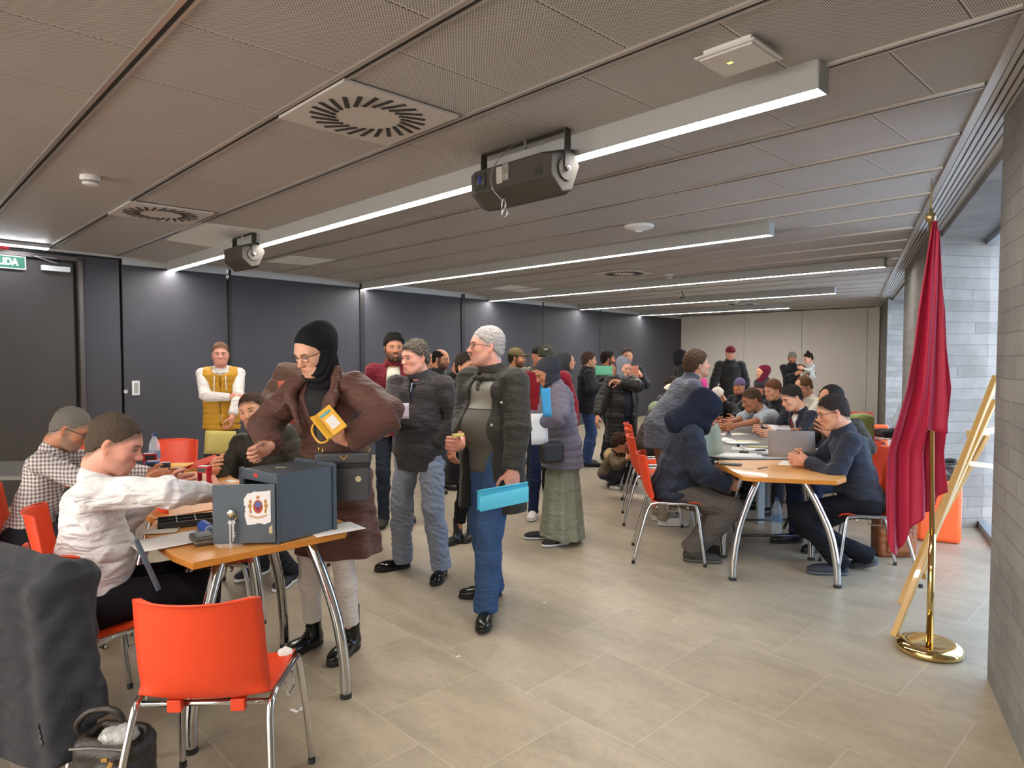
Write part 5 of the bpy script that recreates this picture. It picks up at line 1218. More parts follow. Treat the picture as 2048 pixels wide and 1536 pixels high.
MX = Matrix.Rotation(R(90), 3, 'X'); mb = MB(); mb.lathe([(.024, -.05), (.0255, -.046), (.0255, .05), (.023, .056)], (0, 0, 0), 28, MX); mb.build('tube', bl_, r_, smooth=False, bevel=.001)
mb = MB(); mb.lathe([(.021, .0562), (.021, .058), (.0165, .0585)], (0, 0, 0), 28, MX); mb.build('cap', mat('pale_blue_cap', hx('#b8c4d8'), rough=.4), r_); mb = MB(); mb.lathe([(.0145, .0586), (.0145, .0592)], (0, 0, 0), 24, MX); mb.build('cap_label', mat('cap_mark', hx('#8496bc'), rough=.5, var=.4, vscale=200), r_)
text_mesh('NE', .014, mat('cap_letter', hx('#5068a0'), rough=.5), 'lettering', r_, Matrix.Translation((0, -.0597, 0)) @ Matrix.Rotation(R(90), 4, 'X'), depth=.0003)
q = fl(372, 1048, TZ); r_ = empty('divider_tray', q + Vector((0, 0, .0)), R(28), 'black compartment tray beside the blue canister', 'tray'); mb = MB()
mb.box((0, 0, .004), (.24, .14, .008)); 
for x in (-.12, -.04, .04, .12): mb.box((x, 0, .016), (.004, .14, .03))
for y in (-.07, 0, .07): mb.box((0, y, .016), (.24, .004, .03))
mb.build('tray_body', mat('tray_black', (.035, .033, .03), rough=.35), r_)
sheet(fl(345, 1083, TZ + .003), .21, .30, R(-48), paperw, 'white curled sheet on the front edge of the left table', curl=.006)
sheet(fl(318, 1062, TZ + .004), .16, .10, R(15), paperc, 'small cream slip beside the black tray')
sheet(fl(668, 1058, TZ + .0025), .24, .17, R(40), paperw, 'white sheet sticking out behind the cash box over the table corner')
sheet(fl(560, 1066, TZ + .002), .05, .04, R(20), colpaper('yellowish', hx('#d8c480')), 'yellow scrap under the front of the cash box')
# second left table : stamps, envelopes, bottle
def stamp(px, py, S, colm, label, z=TZ, rz=20):
    q = fl(px, py, z); r_ = empty('self_inking_stamp', q, R(rz), label, 'rubber stamp', 'self-inking stamps'); h = .095 * S
    mb = MB(); mb.box((0, 0, h * .12), (.05 * S, .04 * S, h * .24)); mb.build('base', blk, r_, bevel=.002)
    mb = MB()
    for sg in (-1, 1): mb.box((sg * .023 * S, 0, h * .45), (.005 * S, .032 * S, h * .7))
    mb.box((0, 0, h * .83), (.056 * S, .038 * S, h * .32)); mb.build('cover', colm, r_, bevel=.004)
    mb = MB(); mb.box((0, 0, h * 1.0), (.044 * S, .028 * S, .003)); mb.build('index_card', mat('index_white', (.6, .58, .58), rough=.5), r_)
    mb = MB(); mb.box((0, -.0195 * S, h * .82), (.040 * S, .003, h * .2)); mb.build('window', blk, r_)
    return r_
redp = mat('red_plastic', hx('#b01828'), rough=.3); bluep = mat('stamp_blue', hx('#1c55b0'), rough=.35); blackp = mat('stamp_black', (.04, .04, .045), rough=.3)
stamp(409, 973, 1.35, redp, 'red stamp with a black window beside the cash box', rz=-10)
stamp(300, 948, 1.5, redp, 'tall red and black stamp in front of the water bottle', rz=30)
stamp(306, 958, 1.25, bluep, 'blue stamp nearest the water bottle', rz=10)
stamp(331, 956, 1.1, blackp, 'small black stamp right of the blue stamp', rz=15)
stamp(359, 962, .9, mat('stamp_navy', (.03, .03, .15), rough=.35), 'small navy stamp by the outstretched hand', rz=15)
envy = colpaper('yellow_envelope', hx('#e9b45c')); envr = colpaper('red_envelope', hx('#cc3b22'))
q = fl(372, 938, TZ)
for i in range(4): sheet(q + Vector((.02 * i - .02, .015 * i, .004 + .006 * i)), .34, .24, R(25 + 4 * i), envr if i > 1 else envy, ('yellow envelope at the bottom of the pile', 'second yellow envelope of the pile', 'red envelope under the topmost one', 'red envelope on top of the pile by the olive jacket')[i], name='envelope', th=.004, cat='envelope', tilt=(0, R(-3 - 4 * i)))
sheet(fl(345, 930, TZ + .035), .24, .17, R(8), envy, 'loose pale yellow envelope lying on the envelope pile', name='envelope', th=.003, cat='envelope')
sheet(fl(395, 990, TZ + .002), .2, .12, R(25), paperw, 'white form beneath the red stamp')
sheet(fl(290, 975, TZ + .002), .22, .16, R(30), paperw, 'white form behind the head of the man in the white shirt')
sheet(fl(462, 962, TZ + .002), .10, .05, R(-40), paperw, 'narrow white slip at the left rear corner of the cash box')
def bottle(loc, h, label, lab=None, cap=None, tint=(.85, .93, 1.0)):
    r_ = empty('water_bottle', loc, 0, label, 'bottle'); rr = h * .135; pm_ = mat('clear_pet', tint, rough=.05, alpha=.32, spec=.8)
    prof = [(rr * .8, 0), (rr, .01)] + [(rr * (1 - .06 * (i % 2)), h * (.05 + .055 * i)) for i in range(11)] + [(rr, h * .68), (rr * .75, h * .80), (rr * .38, h * .90), (rr * .36, h * .93)]
    mb = MB(); mb.lathe(prof, n=20); mb.build('bottle_body', pm_, r_, smooth=True)
    mb = MB(); mb.lathe([(rr * .43, h * .93), (rr * .43, h)], n=16); mb.build('cap', cap or mat('blue_cap', hx('#3a5a9c'), rough=.4), r_)
    mb = MB(); mb.lathe([(rr * 1.02, h * .36), (rr * 1.02, h * .56)], n=20); mb.build('label_band', lab or mat('bottle_label', hx('#7c9cc8'), rough=.5, var=.3, vscale=60, alpha=.8), r_); return r_
bottle(fl(310, 944, TZ), .27, 'water bottle with a blue cap among the stamps', cap=mat('deep_blue_cap', hx('#28428c'), rough=.4))
bottle(fl(1553, 1070), .33, 'clear ribbed water bottle standing on the floor under the right table')
# papers on the chair below
rs = random.Random(3)
for i in range(3):
    q = Vector((-1.66 + rs.uniform(-.10, .14), 3.66 + rs.uniform(-.1, .12), .47 + i * .012)); mb = MB()
    mb.grid(lambda u, v, i=i: ((u - .5) * .14, (v - .5) * .10, .022 * math.sin(u * 7 + i) * math.cos(v * 6 + i * 2)), 9, 9)
    o = mb.build('crumpled_paper', paperw if i % 2 else paperc, None, loc=q, rot=(0, rs.uniform(-.4, .4), rs.uniform(0, 3)), smooth=True, solid=.0015)
    tag(o, ('lowest cream crumpled scrap on the chair seat under the left table', 'white crumpled scrap in the middle of the heap on that chair seat', 'topmost cream crumpled scrap of the heap on the seat under the table')[i], 'paper', 'crumpled papers on the chair seat')
o = sheet(Vector((-1.55, 3.62, .475)), .30, .21, R(20), mat('pinkish_paper', (.70, .60, .60), rough=.7), 'pale pink sheet on the chair seat under the left table')
# --- suit jacket over the chair, bag on the floor
def hexm(c, *a): return mat(c, c, *a)
jc = mat('charcoal_suit_wool', hx('#22232a'), rough=.9, bump=.35, bscale=260, var=.12, vscale=30, sheen=.1, fold=.28, fscale=6)
V = Vol((-2.4, 1.95, .06), (-1.22, 2.95, 1.0), .010)
bc = V3(-1.80, 2.475, .775); dr = nrm(V3(.87, -.5, 0)); ou = nrm(V3(-.5, -.87, 0))     # along the chair back, outwards behind it
up_ = V3(0, 0, 1)
V.limb(bc - dr * .22, bc + dr * .265, (.055, .052), (.062, .058), up_, k=.03)
V.limb(bc + ou * .06 - up_ * .02, bc + ou * .10 - up_ * .62, (.23, .075), (.29, .070), dr, k=.05, folds=7, fd=.10, capk=.2)
V.limb(bc + dr * .23 - up_ * .02, bc + dr * .34 + ou * .02 - up_ * .60, (.085, .075), (.075, .060), ou, k=.05, capk=.3)
V.limb(bc + dr * .20 + up_ * -.02, bc + dr * .33 - ou * .05 - up_ * .50, (.07, .05), (.11, .04), dr, k=.05, capk=.25)
V.limb(bc - dr * .22 - up_ * .02, bc - dr * .26 + ou * .08 - up_ * .60, (.07, .07), (.065, .06), ou, k=.05, capk=.3)
V.ell(bc + dr * .225 - ou * .065 - up_ * .03, (.065, .075, .075), k=.03); V.limb(bc + dr * .235 - ou * .07 - up_ * .03, bc + dr * .25 - ou * .06 - up_ * .42, (.05, .035), (.05, .03), ou, k=.03)
V.wrinkle(.006, 3, 22); v, q_ = V.mesh(); jb = np_mesh('suit_jacket', [(v, q_)], jc, None, (-1.95, 2.2, 0)); jb.location = (-1.95, 2.2, 0); tag(jb, 'charcoal suit jacket draped over the chair back in the lower left corner', 'jacket')
for i, (bx_, by_) in enumerate(((78, 1452), (80, 1463), (82, 1474), (84, 1485))):
    p, n = surf(jb, bx_, by_)
    if p: mb = MB(); mb.lathe([(.0095, -.002), (.0095, .005), (.004, .006)], p - jb.location, 12, nrot(n)); mb.build('cuff_button', blk, jb)
for bx_, by_ in ((205, 1290), (200, 1370)):
    p, n = surf(jb, bx_, by_)
    if p: mb = MB(); mb.lathe([(.013, -.002), (.013, .006), (.005, .008)], p - jb.location, 14, nrot(n)); mb.build('front_button', blk, jb)
p, n = surf(jb, 150, 1410)
if p: mb = MB(); mb.box(p - jb.location, (.035, .10, .006), nrot(n)); mb.build('pocket_flap', jc, jb, bevel=.003)
# bag
lea = mat('black_brown_leather', hx('#2a231f'), rough=.38, bump=.3, bscale=160, spec=.5)
bp = V3(-1.335, 2.22, 0); V = Vol(bp - V3(.3, .25, .03), bp + V3(.3, .3, .45), .008); Mb = rotz(R(10))
V.box(bp + V3(0, 0, .15), (.115, .085, .15), Mb.T, r=.05, k=.02); V.box(bp + V3(.01, -.01, .30), (.08, .035, .06), Mb.T, r=.02, k=.02, op='sub'); V.box(bp + V3(.05, -.09, .12), (.065, .03, .10), Mb.T, r=.025, k=.02); V.wrinkle(.003, 5, 40)
v, q_ = V.mesh(); bagr = empty('leather_bag', bp, 0, 'black leather bag standing open on the floor beside the foreground chair', 'bag'); np_mesh('bag_body', [(v, q_)], lea, bagr, bp)
mb = MB(); mb.tube(arc([(-.10, -.0, .26), (-.115, -.02, .32), (-.06, -.03, .375), (.02, -.03, .375), (.05, -.02, .31)], 7), .011, 8); mb.build('handle', lea, bagr, smooth=True)
mb = MB(); mb.box((.05, -.118, .24), (.014, .004, .032), Matrix.Rotation(R(25), 3, 'Y')); mb.box((.035, -.118, .262), (.02, .006, .012)); mb.build('zip_pull', mat('bright_brass', hx('#c8a060'), rough=.25, metal=.9), bagr)
mb = MB(); mb.tube([(-.10, -.082, .275), (-.02, -.092, .285), (.09, -.088, .275)], .005, 6); mb.build('zip', mat('zip_grey', (.12, .11, .10), rough=.4, metal=.5), bagr)
V = Vol(bp + V3(-.1, -.16, .2), bp + V3(.2, .1, .46), .006); V.ell(bp + V3(.035, -.045, .30), (.055, .035, .035), k=.02); V.ell(bp + V3(.07, -.04, .32), (.028, .022, .02), k=.02); V.wrinkle(.006, 9, 90); v, q_ = V.mesh()
pb = np_mesh('plastic_bag', [(v, q_)], mat('clear_crinkled_plastic', (.34, .34, .33), rough=.15, spec=.9, bump=.8, bscale=50), None, bp); pb.location = tuple(bp); tag(pb, 'crinkled clear plastic bag sticking out of the leather bag', 'plastic bag')
# crumpled tissue on front chair seat and scraps on the floor
V = Vol((-.93, 2.30, .42), (-.70, 2.52, .56), .005); V.ell((-.83, 2.43, .465), (.028, .024, .02), k=.01); V.wrinkle(.006, 4, 110); v, q_ = V.mesh(); o = np_mesh('crumpled_tissue', [(v, q_)], paperw, None, (-.815, 2.42, .45)); o.location = (-.815, 2.42, .45); tag(o, 'white crumpled tissue on the seat of the foreground chair', 'tissue')
def scrap(px, py, S, label):
    q = fl(px, py); mb = MB(); rs = random.Random(px); 
    for i in range(5): mb.box((rs.uniform(-.02, .02) * S, rs.uniform(-.02, .02) * S, .003), (.012 * S, .028 * S, .002), Matrix.Rotation(rs.uniform(0, 3), 3, 'Z') @ Matrix.Rotation(rs.uniform(-.2, .2), 3, 'X'))
    o = mb.build('paper_scrap', paperw, None, loc=q); tag(o, label, 'scrap')
scrap(600, 1418, 1.4, 'torn white paper shreds on the floor right of the front chair'); scrap(916, 1314, .45, 'tiny white scrap alone on the floor in front of the woman in the brown coat'); scrap(1089, 1206, .5, 'tiny pale scrap on the floor right of the grey haired man')
# --- things on the right tables
def rsheet(px, py, w_, h_, rz, m, label, z=TZ, **k): return sheet(fl(px, py, z + .0015), w_, h_, R(rz), m, label, **k)
slipy = colpaper('slip_yellow', hx('#d8cc58')); slipr = colpaper('slip_red', hx('#c83040'))
rsheet(1480, 911, .34, .22, -8, paperw, 'white stack of sheets at the near end of the grey oval table', th=.008)
rsheet(1612, 929, .36, .22, -30, paperw, 'white sheet under the hands of the man in the dark blue sweater')
rsheet(1497, 898, .28, .2, -20, paperw, 'white form by the stapler on the grey oval table')
rsheet(1545, 902, .26, .2, 12, paperw, 'white form next to the big grey sheet')
rsheet(1432, 878, .30, .24, 6, paperw, 'white sheet at the left edge of the papers', z=TZ + .002)
rsheet(1482, 884, .30, .22, 4, paperw, 'white sheet with yellow slips across it', z=TZ + .004)
rsheet(1500, 882, .26, .03, -6, slipy, 'upper yellow slip on the papers', z=TZ + .010)
rsheet(1522, 893, .24, .04, -10, slipy, 'lower yellow slip on the papers', z=TZ + .012)
rsheet(1465, 868, .3, .2, 14, paperc, 'cream form in front of the grey polo man', z=TZ + .002)
rsheet(1430, 850, .42, .3, -4, paperw, 'white sheet in front of the curly haired man', z=TZ + .002)
rsheet(1440, 842, .3, .10, 5, slipr, 'red banded form in the middle of the far table', z=TZ + .008)
rsheet(1470, 846, .42, .3, 12, paperw, 'white sheet at the hands of the grey polo man', z=TZ + .004)
rsheet(1478, 829, .5, .3, -4, paperw, 'white sheet at the far end of the tables', z=TZ + .002)
rsheet(1540, 908, .2, .12, -22, mat('grey_card', (.2, .2, .2), rough=.5), 'dark grey card beside the white forms', z=TZ + .004)
sheet(fl(1512, 872, TZ) + Vector((.25, 0, .05)), .34, .26, R(-20), mat('lilac_paper', (.62, .57, .60), rough=.6), 'pale lilac sheet held up over the papers', tilt=(R(22), 0))
q = fl(1489, 921, TZ); r_ = empty('stapler', fl(1488, 906, TZ), R(60), 'black and steel stapler on the grey oval table', 'stapler')
mb = MB(); mb.box((0, 0, .008), (.04, .07, .016)); mb.build('base', blk, r_, bevel=.003); mb = MB(); mb.bar((0, -.02, .02), (0, .05, .065), .022, .018); mb.build('arm', alu, r_, bevel=.003); mb = MB(); mb.lathe([(.014, -.014), (.014, .014)], (0, .045, .06), 14, Matrix.Rotation(R(90), 3, 'Y')); mb.build('knob', blk, r_)
r_ = empty('dated_stamp', fl(1457, 872, TZ + .01), R(20), 'small clear bodied stamp among the papers', 'rubber stamp'); mb = MB(); mb.box((0, 0, .015), (.05, .03, .03)); mb.build('body', mat('smoke_plastic', (.25, .25, .25), rough=.2), r_, bevel=.003); mb = MB(); mb.lathe([(.012, .03), (.012, .05)], n=12); mb.build('knob', blk, r_)
r_ = empty('tape_dispenser', fl(1418, 856, TZ + .01), R(10), 'black tape dispenser in front of the curly haired man', 'tape dispenser'); mb = MB(); mb.box((0, 0, .015), (.11, .05, .03)); mb.build('base', blk, r_, bevel=.006); mb = MB(); mb.lathe([(.025, -.011), (.025, .011)], (-.02, 0, .04), 16, MX); mb.build('tape_roll', mat('tape_clear', (.5, .5, .48), rough=.2), r_)
q = fl(1462, 928, TZ + .006); o = slab('mobile_phone', q, (.075, .15, .009), R(65), blk, 'black mobile phone at the corner of the right wooden table', 'phone', .003)
q = fl(1525, 936, TZ + .005); mb = MB(); mb.tube([(-.045, -.03, 0), (.045, .03, .002)], .0035, 8); o = mb.build('pen', blk, None, loc=q); tag(o, 'short black pen lying on the right wooden table', 'pen')
q = fl(1495, 938, TZ + .001); sheet(q, .06, .035, R(-5), mat('sticker_beige', hx('#b4a468'), rough=.6), 'worn beige sticker on the right wooden table')
# brown wooden box and books at the far end
q = fl(1432, 836, TZ); r_ = empty('document_box', q, R(15), 'mottled brown box file with a dark lid edge standing on the far table', 'box'); mb = MB(); mb.box((0, 0, .07), (.25, .10, .14)); mb.build('box_body', mat('mottled_brown', hx('#8a6a44'), rough=.6, var=.4, vscale=40), r_, bevel=.004); mb = MB(); mb.box((0.01, .07, .10), (.25, .03, .17)); mb.build('box_lid', mat('dark_olive_board', hx('#3b362c'), rough=.6), r_, bevel=.003)
q = fl(1457, 822, TZ); slab('paper_tray', q + Vector((.12, .1, .02)), (.34, .24, .04), 0, greytube, 'grey tray under white sheets at the far table', 'tray')
# laptop-like large grey sheet
# --- flag on its stand
brass = mat('polished_brass', hx('#d8b878'), rough=.10, metal=1.0)
FB = Vector((2.195, 3.49, 0)); fs = empty('flag_stand', FB, 0, 'polished brass flag stand with a round base', 'flag stand')
mb = MB(); mb.lathe([(.150, 0), (.157, .012), (.155, .03), (.140, .046), (.115, .052), (.10, .050), (.03, .047)], n=64); mb.build('base', brass, fs, smooth=True)
mb = MB(); mb.tube([(0, 0, .04), (0, 0, .62)], .0165, 20); mb.build('lower_pole', brass, fs, smooth=True)
mb = MB(); mb.tube([(0, 0, .6), (-.048, .0, 2.24)], .0125, 16); mb.build('upper_pole', mat('brass_pole', hx('#b98f55'), rough=.2, metal=.9), fs, smooth=True)
mb = MB(); mb.lathe([(.005, -.03), (.022, -.018), (.026, 0), (.022, .018), (.008, .026), (.006, .05), (.003, .15), (.001, .20)], (-.05, 0, 2.26), 20); mb.build('finial', mat('old_brass', hx('#a8946c'), rough=.3, metal=.8), fs, smooth=True)
flagm = mat('crimson_flag_cloth', hx('#b5143e'), rough=.6, sheen=.05, bump=.15, bscale=500, var=.05)
def pl(tab, x):
    for i in range(len(tab) - 1):
        if x <= tab[i + 1][0] + 1e-9: t = (x - tab[i][0]) / (tab[i + 1][0] - tab[i][0]); return [tab[i][k] + t * (tab[i + 1][k] - tab[i][k]) for k in range(1, len(tab[i]))]
    return list(tab[-1][1:])
def flag_pt(u, v):
    """u across the folds, v down the cloth; heights measured on the hanging edges"""
    Lb = pl([(0, 1.66), (.08, 1.72), (.20, 1.755), (.32, 1.70), (.45, 1.60), (.60, 1.54), (.75, 1.52), (.86, 1.50), (.90, 1.43), (1, 1.40)], u)[0]
    d = v * Lb; xl, xr = pl([(0, -.010, .012), (.18, -.045, .018), (.45, -.095, .045), (.65, -.125, .050), (.85, -.165, .068), (1.17, -.205, .088), (1.42, -.212, .112), (1.8, -.195, .105)], d)
    x = xl + (xr - xl) * u + .006 * min(1, d) * math.sin(u * 19 + 2); amp = .012 + .030 * min(1, d)
    return (x - .05 * (1 - d / 2.2), -.022 + .105 * max(0, min(1, (d - .85) / .35)) - amp * (.6 + .55 * math.sin(u * 13 + .8) + .25 * math.sin(u * 29 + d * 2)), 2.235 - d)
mb = MB(); mb.grid(flag_pt, 90, 100); fo2 = mb.build('flag', flagm, None, loc=FB, smooth=True, solid=.003); tag(fo2, 'furled crimson flag hanging in long folds from the brass stand', 'flag')
mb = MB(); mb.grid(lambda u, v: ((u - .5) * (.02 + .085 * v) - .048 - .012 * v, -.060 - .042 * min(1, v * 1.2) - .012 * math.sin(u * 6 + v * 2), 2.18 - v * (1.0 + .02 * u)), 14, 40); mb.build('front_fold', flagm, fo2, smooth=True, solid=.003)
# --- easel
wd = mat('varnished_pine', hx('#c39a58'), rough=.3, var=.14, vscale=6, stretch=(1, 1, .3), coat=.4); er = empty('easel', (2.1, 3.65, 0), 0, 'tall varnished wooden easel leaning behind the flag stand', 'easel')
def ebar(a, b, w_, h_, name): 
    mb = MB(); o = Vector((2.1, 3.65, 0)); mb.bar(Vector(a) - o, Vector(b) - o, w_, h_); return mb.build(name, wd, er, bevel=.003)
ebar(fl(1787, 1278) + Vector((0, 0, .012)), at(1992, 752, 4.02), .034, .022, 'front_leg'); ebar(fl(1800, 1212) + Vector((0, 0, .012)), at(1988, 772, 4.35), .034, .022, 'front_leg')
ebar(at(1868, 1068, 3.86), at(1990, 800, 4.12), .03, .018, 'mast'); ebar(at(1930, 926, 4.02), at(2010, 936, 4.45), .05, .03, 'ledge'); ebar(at(1938, 868, 4.02), at(1985, 860, 4.25), .03, .04, 'cross_rail')
ebar(at(1846, 1152, 3.8), at(1862, 1120, 3.95), .03, .04, 'hinge_block'); ebar(at(1975, 870, 4.3), (3.05, 5.0, .02), .03, .02, 'rear_leg')
# --- orange bins, bags
ob_ = mat('orange_bin_plastic', hx('#f06a38'), rough=.35, spec=.5)
q = wallC(.30, 5.78); q = Vector((3.62, 5.70, 0)); r_ = empty('waste_bin', q, math.atan2(Cv.y, Cv.x), 'tall square orange waste bin with a black liner by the window', 'bin'); mb = MB(); mb.prism([(-.17, -.16), (.17, -.16), (.17, .16), (-.17, .16)], 0, .53); mb.build('bin_body', ob_, r_, bevel=.03)
V = Vol((-.25, -.25, .45), (.25, .25, .76), .01); V.box((0, 0, .58), (.165, .155, .09), np.eye(3), r=.03, k=.01); V.box((0, 0, .66), (.13, .12, .10), np.eye(3), r=.03, k=.02, op='sub'); V.wrinkle(.006, 2, 50); v, q_ = V.mesh(); np_mesh('bin_liner', [(v, q_)], mat('black_liner', (.03, .03, .035), rough=.25, spec=.7), r_)
q = Vector((5.62, 10.25, 0)); r_ = empty('waste_bin', q, math.atan2(Cv.y, Cv.x), 'farther orange bin under the distant chair by the concrete pier', 'bin'); mb = MB(); mb.prism([(-.12, -.10), (.12, -.10), (.12, .10), (-.12, .10)], 0, .50); mb.build('bin_body', ob_, r_, bevel=.02)
# shopping bag and leather satchel
q = Vector((4.95, 9.55, 0)); 
def lump(name, loc, r, m, label, cat, wr=.008, seed=1, res=.012, parts=()):
    V = Vol(V3(*loc) - V3(r[0], r[1], 0) - .06, V3(*loc) + V3(r[0], r[1], r[2] * 2) + .06, res); V.box(V3(loc[0], loc[1], loc[2] + r[2]), r, np.eye(3), r=min(r) * .5, k=.02); V.wrinkle(wr, seed, 30); v, q_ = V.mesh(); o = np_mesh(name, [(v, q_)], m, None, loc); o.location = tuple(loc); tag(o, label, cat); return o
o = lump('shopping_bag', (4.55, 8.75, .46), (.13, .10, .17), mat('paper_bag_green', hx('#8f9a5c'), rough=.6, var=.6, vscale=9), 'green and cream shopping bag behind the man in the dark blue sweater', 'bag', seed=6)
chair(4.55, 8.75, 190, 'orange chair holding the green and cream shopping bag, mostly hidden')
br_ = mat('tan_leather', hx('#8a5232'), rough=.4, bump=.2, bscale=80); r_ = empty('satchel', (2.97, 5.20, .0), 0, 'tan leather satchel on the floor behind the man in the dark blue sweater', 'bag')
V = Vol((-.22, -.16, -.02), (.22, .2, .46), .009); V.box((0, 0, .19), (.15, .08, .19), np.eye(3), r=.04, k=.01); V.box((0, -.075, .14), (.10, .03, .10), np.eye(3), r=.02, k=.01); V.wrinkle(.003, 8, 40); v, q_ = V.mesh(); np_mesh('bag_body', [(v, q_)], br_, r_)
mb = MB(); mb.box((0, -.088, .30), (.26, .01, .14)); mb.build('flap', br_, r_, bevel=.006); mb = MB(); mb.tube(arc([(-.08, 0, .37), (-.05, 0, .42), (.05, 0, .42), (.08, 0, .37)], 5), .009, 8); mb.build('handle', br_, r_, smooth=True)
for x in (-.08, .08): mb = MB(); mb.box((x, -.098, .24), (.022, .008, .16)); mb.build('strap', mat('dark_tan', hx('#5c3420'), rough=.45), r_)
# clothes on the distant chair
o = lump('folded_coat', (5.10, 9.05, .46), (.17, .15, .05), mat('black_cloth', (.03, .03, .035), rough=.9), 'black folded coat on the seat of the distant chair', 'coat', seed=3)
V = Vol((4.95, 8.85, .5), (5.55, 9.45, 1.02), .012); V.cone((5.12, 8.98, .60), (5.34, 9.18, .86), .05, .06, k=.02); V.cone((5.34, 9.18, .86), (5.30, 9.22, .70), .06, .07, k=.02); V.wrinkle(.008, 5, 40); v, q_ = V.mesh(); o = np_mesh('grey_garment', [(v, q_)], mat('pale_grey_cloth', hx('#a9b4bb'), rough=.8), None, (5.2, 9.05, .5)); o.location = (5.2, 9.05, .5); tag(o, 'pale grey garment hanging over the distant chair', 'clothing')
# loudspeakers
c = (fl(955, 300, H) + fl(1145, 266, H)) / 2; speaker(Vector((c.x, c.y, H - .20)), angL, R(8), .60, 'larger black brown loudspeaker hung in front of the nearest light row', S=.84)
c = fl(488, 470, H); speaker(Vector((c.x, c.y, H - .20)), angL, R(8), .42, 'smaller looking loudspeaker hung near the far end of the nearest light row', detail=False, S=.85)
# ================================================================== PEOPLE
def gingham():
    m = mat('gingham_cotton', (.6, .58, .58), rough=.8); g = NG(m); x, y, z = g.xyz(); n = g.noise(g.vec, 5, 2)
    u = g.math('ADD', g.math('MULTIPLY', g.math('ADD', x, g.math('MULTIPLY', y, .55)), 46), g.math('MULTIPLY', n, 1.2)); v = g.math('ADD', g.math('MULTIPLY', z, 46), g.math('MULTIPLY', n, 1.6))
    a = g.math('GREATER_THAN', g.math('FRACT', u), .5); b = g.math('GREATER_THAN', g.math('FRACT', v), .5)
    s_ = g.math('MULTIPLY', g.math('ADD', a, b), .5); c = g.mix(s_, (.74, .70, .68), (.16, .12, .13)); g.l(c, g.bsdf().inputs['Base Color']); return m
PAPW = dict(skin='mid')
white = dict(col='#e0dedf', fold=.42, thick=.010, name='shirt', wr=.0045, collar=.03)
# 1 man in checked shirt, far left
c = person('grey haired man with glasses in a checked shirt, seated at the far left', (-2.86, 3.95), 72, 1.76, sit=.50, lean=(16, 0), head=(2, 30, 0), hair='short', hairc='#77736c', beard=.55, sk='mid', glasses='#15161a', browc='#4a4540',
    top=dict(col='#cfc8c4', thick=.012, name='shirt', mat=gingham(), collar=.035), legs=dict(col='#23242c'), hL=(-2.22, 4.22, .80, 1), hR=(-2.20, 3.95, .79, 1), res=.008, fat=.004, footL=(-.12, .40), footR=(.12, .36))
# 2 man in white shirt
c = person('man seated in a white shirt, seen from behind, reaching toward the cash box', (-1.80, 2.80), 48, 1.78, sit=.52, lean=(7, -3), twist=14, head=(28, 20, 0), hair='short', hairc='#4f4338', sk='pink', browc='#2a211b', beard=.12, res=.0065,
    top=dict(white, length=-.06, wr=.006), legs=dict(col='#1c1a1f', r0=.092), hR=(-1.33, 2.96, .945, 1), hL=(-1.66, 3.22, .93, 1), elbR=(.9, -.1, .1), hdirL=(.8, .5, .1), curlL=70, curlR=60, fat=.006, build=1.10, armthick=1.1, footL=(-.15, .5), footR=(.15, .42))
tie_c = c; mb = MB(); a, b = at(272, 1080, 2.62), at(318, 1180, 2.62); mb.bar(a, b, .028, .008); mb.bar(a + Vector((-.012, .02, 0)), b + Vector((-.03, .03, .03)), .022, .006); bmesh_obj(c, mb, 'tie', mat('tie_grey_weave', hx('#5c6370'), rough=.5, var=.5, vscale=150), bevel=.002)
mb = MB(); B_ = [bpt(c, .152 * math.cos(t) * 1.1, .118 * math.sin(t) * 1.1, .03) for t in [i * math.pi / 12 for i in range(24)]]; mb.tube(B_, .014, 6, closed=True); bmesh_obj(c, mb, 'belt', mat('belt_black', (.015, .014, .014), rough=.35))
# 3 yellow vest
c = person('man in a mustard quilted vest over a white hoodie, standing by the dark wall', (-3.02, 7.0), 160, 1.705, hair='short', hairc='#6a4c38', sk='pink', beard=.25, head=(-2, 2, 0), top=dict(col='#dcd6d2', thick=.014, name='hoodie', collar=.02, length=-.05), vest=dict(col='#b98712', thick=.040, quilt=.055), scarf='#dcd6d2',
    legs=dict(col='#3a3a40', r1=.07, r2=.062), hR=(-.10, .20, .21), hL=(-2.80, 6.72, .90, 1), elbR=(1, .2, -.5), elbL=(-1, .1, -.3), curlR=40, curlL=45, hdirL=(-.1, -.1, -1), res=.0085, browc='#5a3c2c')
for sg in (-1, 1): mb = MB(); mb.tube([bpt(c, sg * .05, .10, .47), bpt(c, sg * .055, .165, .40), bpt(c, sg * .06, .172, .28)], .005, 6); bmesh_obj(c, mb, 'drawstring', mat('string_white', (.7, .68, .66), rough=.8))
booklet(at(440, 885, 6.66), .30, .23, R(-10), colpaper('straw', hx('#c9bb6c')), 'straw yellow folder held by the man in the mustard vest', tilt=(R(82), R(12)))
# 4 olive jacket
c = person('man seated in an olive black quilted jacket, head tilted, looking toward the camera', (-1.64, 4.72), 198, 1.78, sit=.52, lean=(4, 13), head=(-14, 4, 14), hair='short', hairc='#3e2f25', sk='light', beard=.5, res=.008, top=dict(col='#2c281e', thick=.030, quilt=.075, collar=.075, rough=.55, wr=.004),
    legs=dict(col='#26282f'), shoes=dict(col='#23242c', sole='#dddddd', rough=.7), hR=(-1.95, 4.42, .80, 1), hL=(-1.42, 4.45, .62, 1), footL=(-.16, .10), footR=(.14, .02), build=1.05)
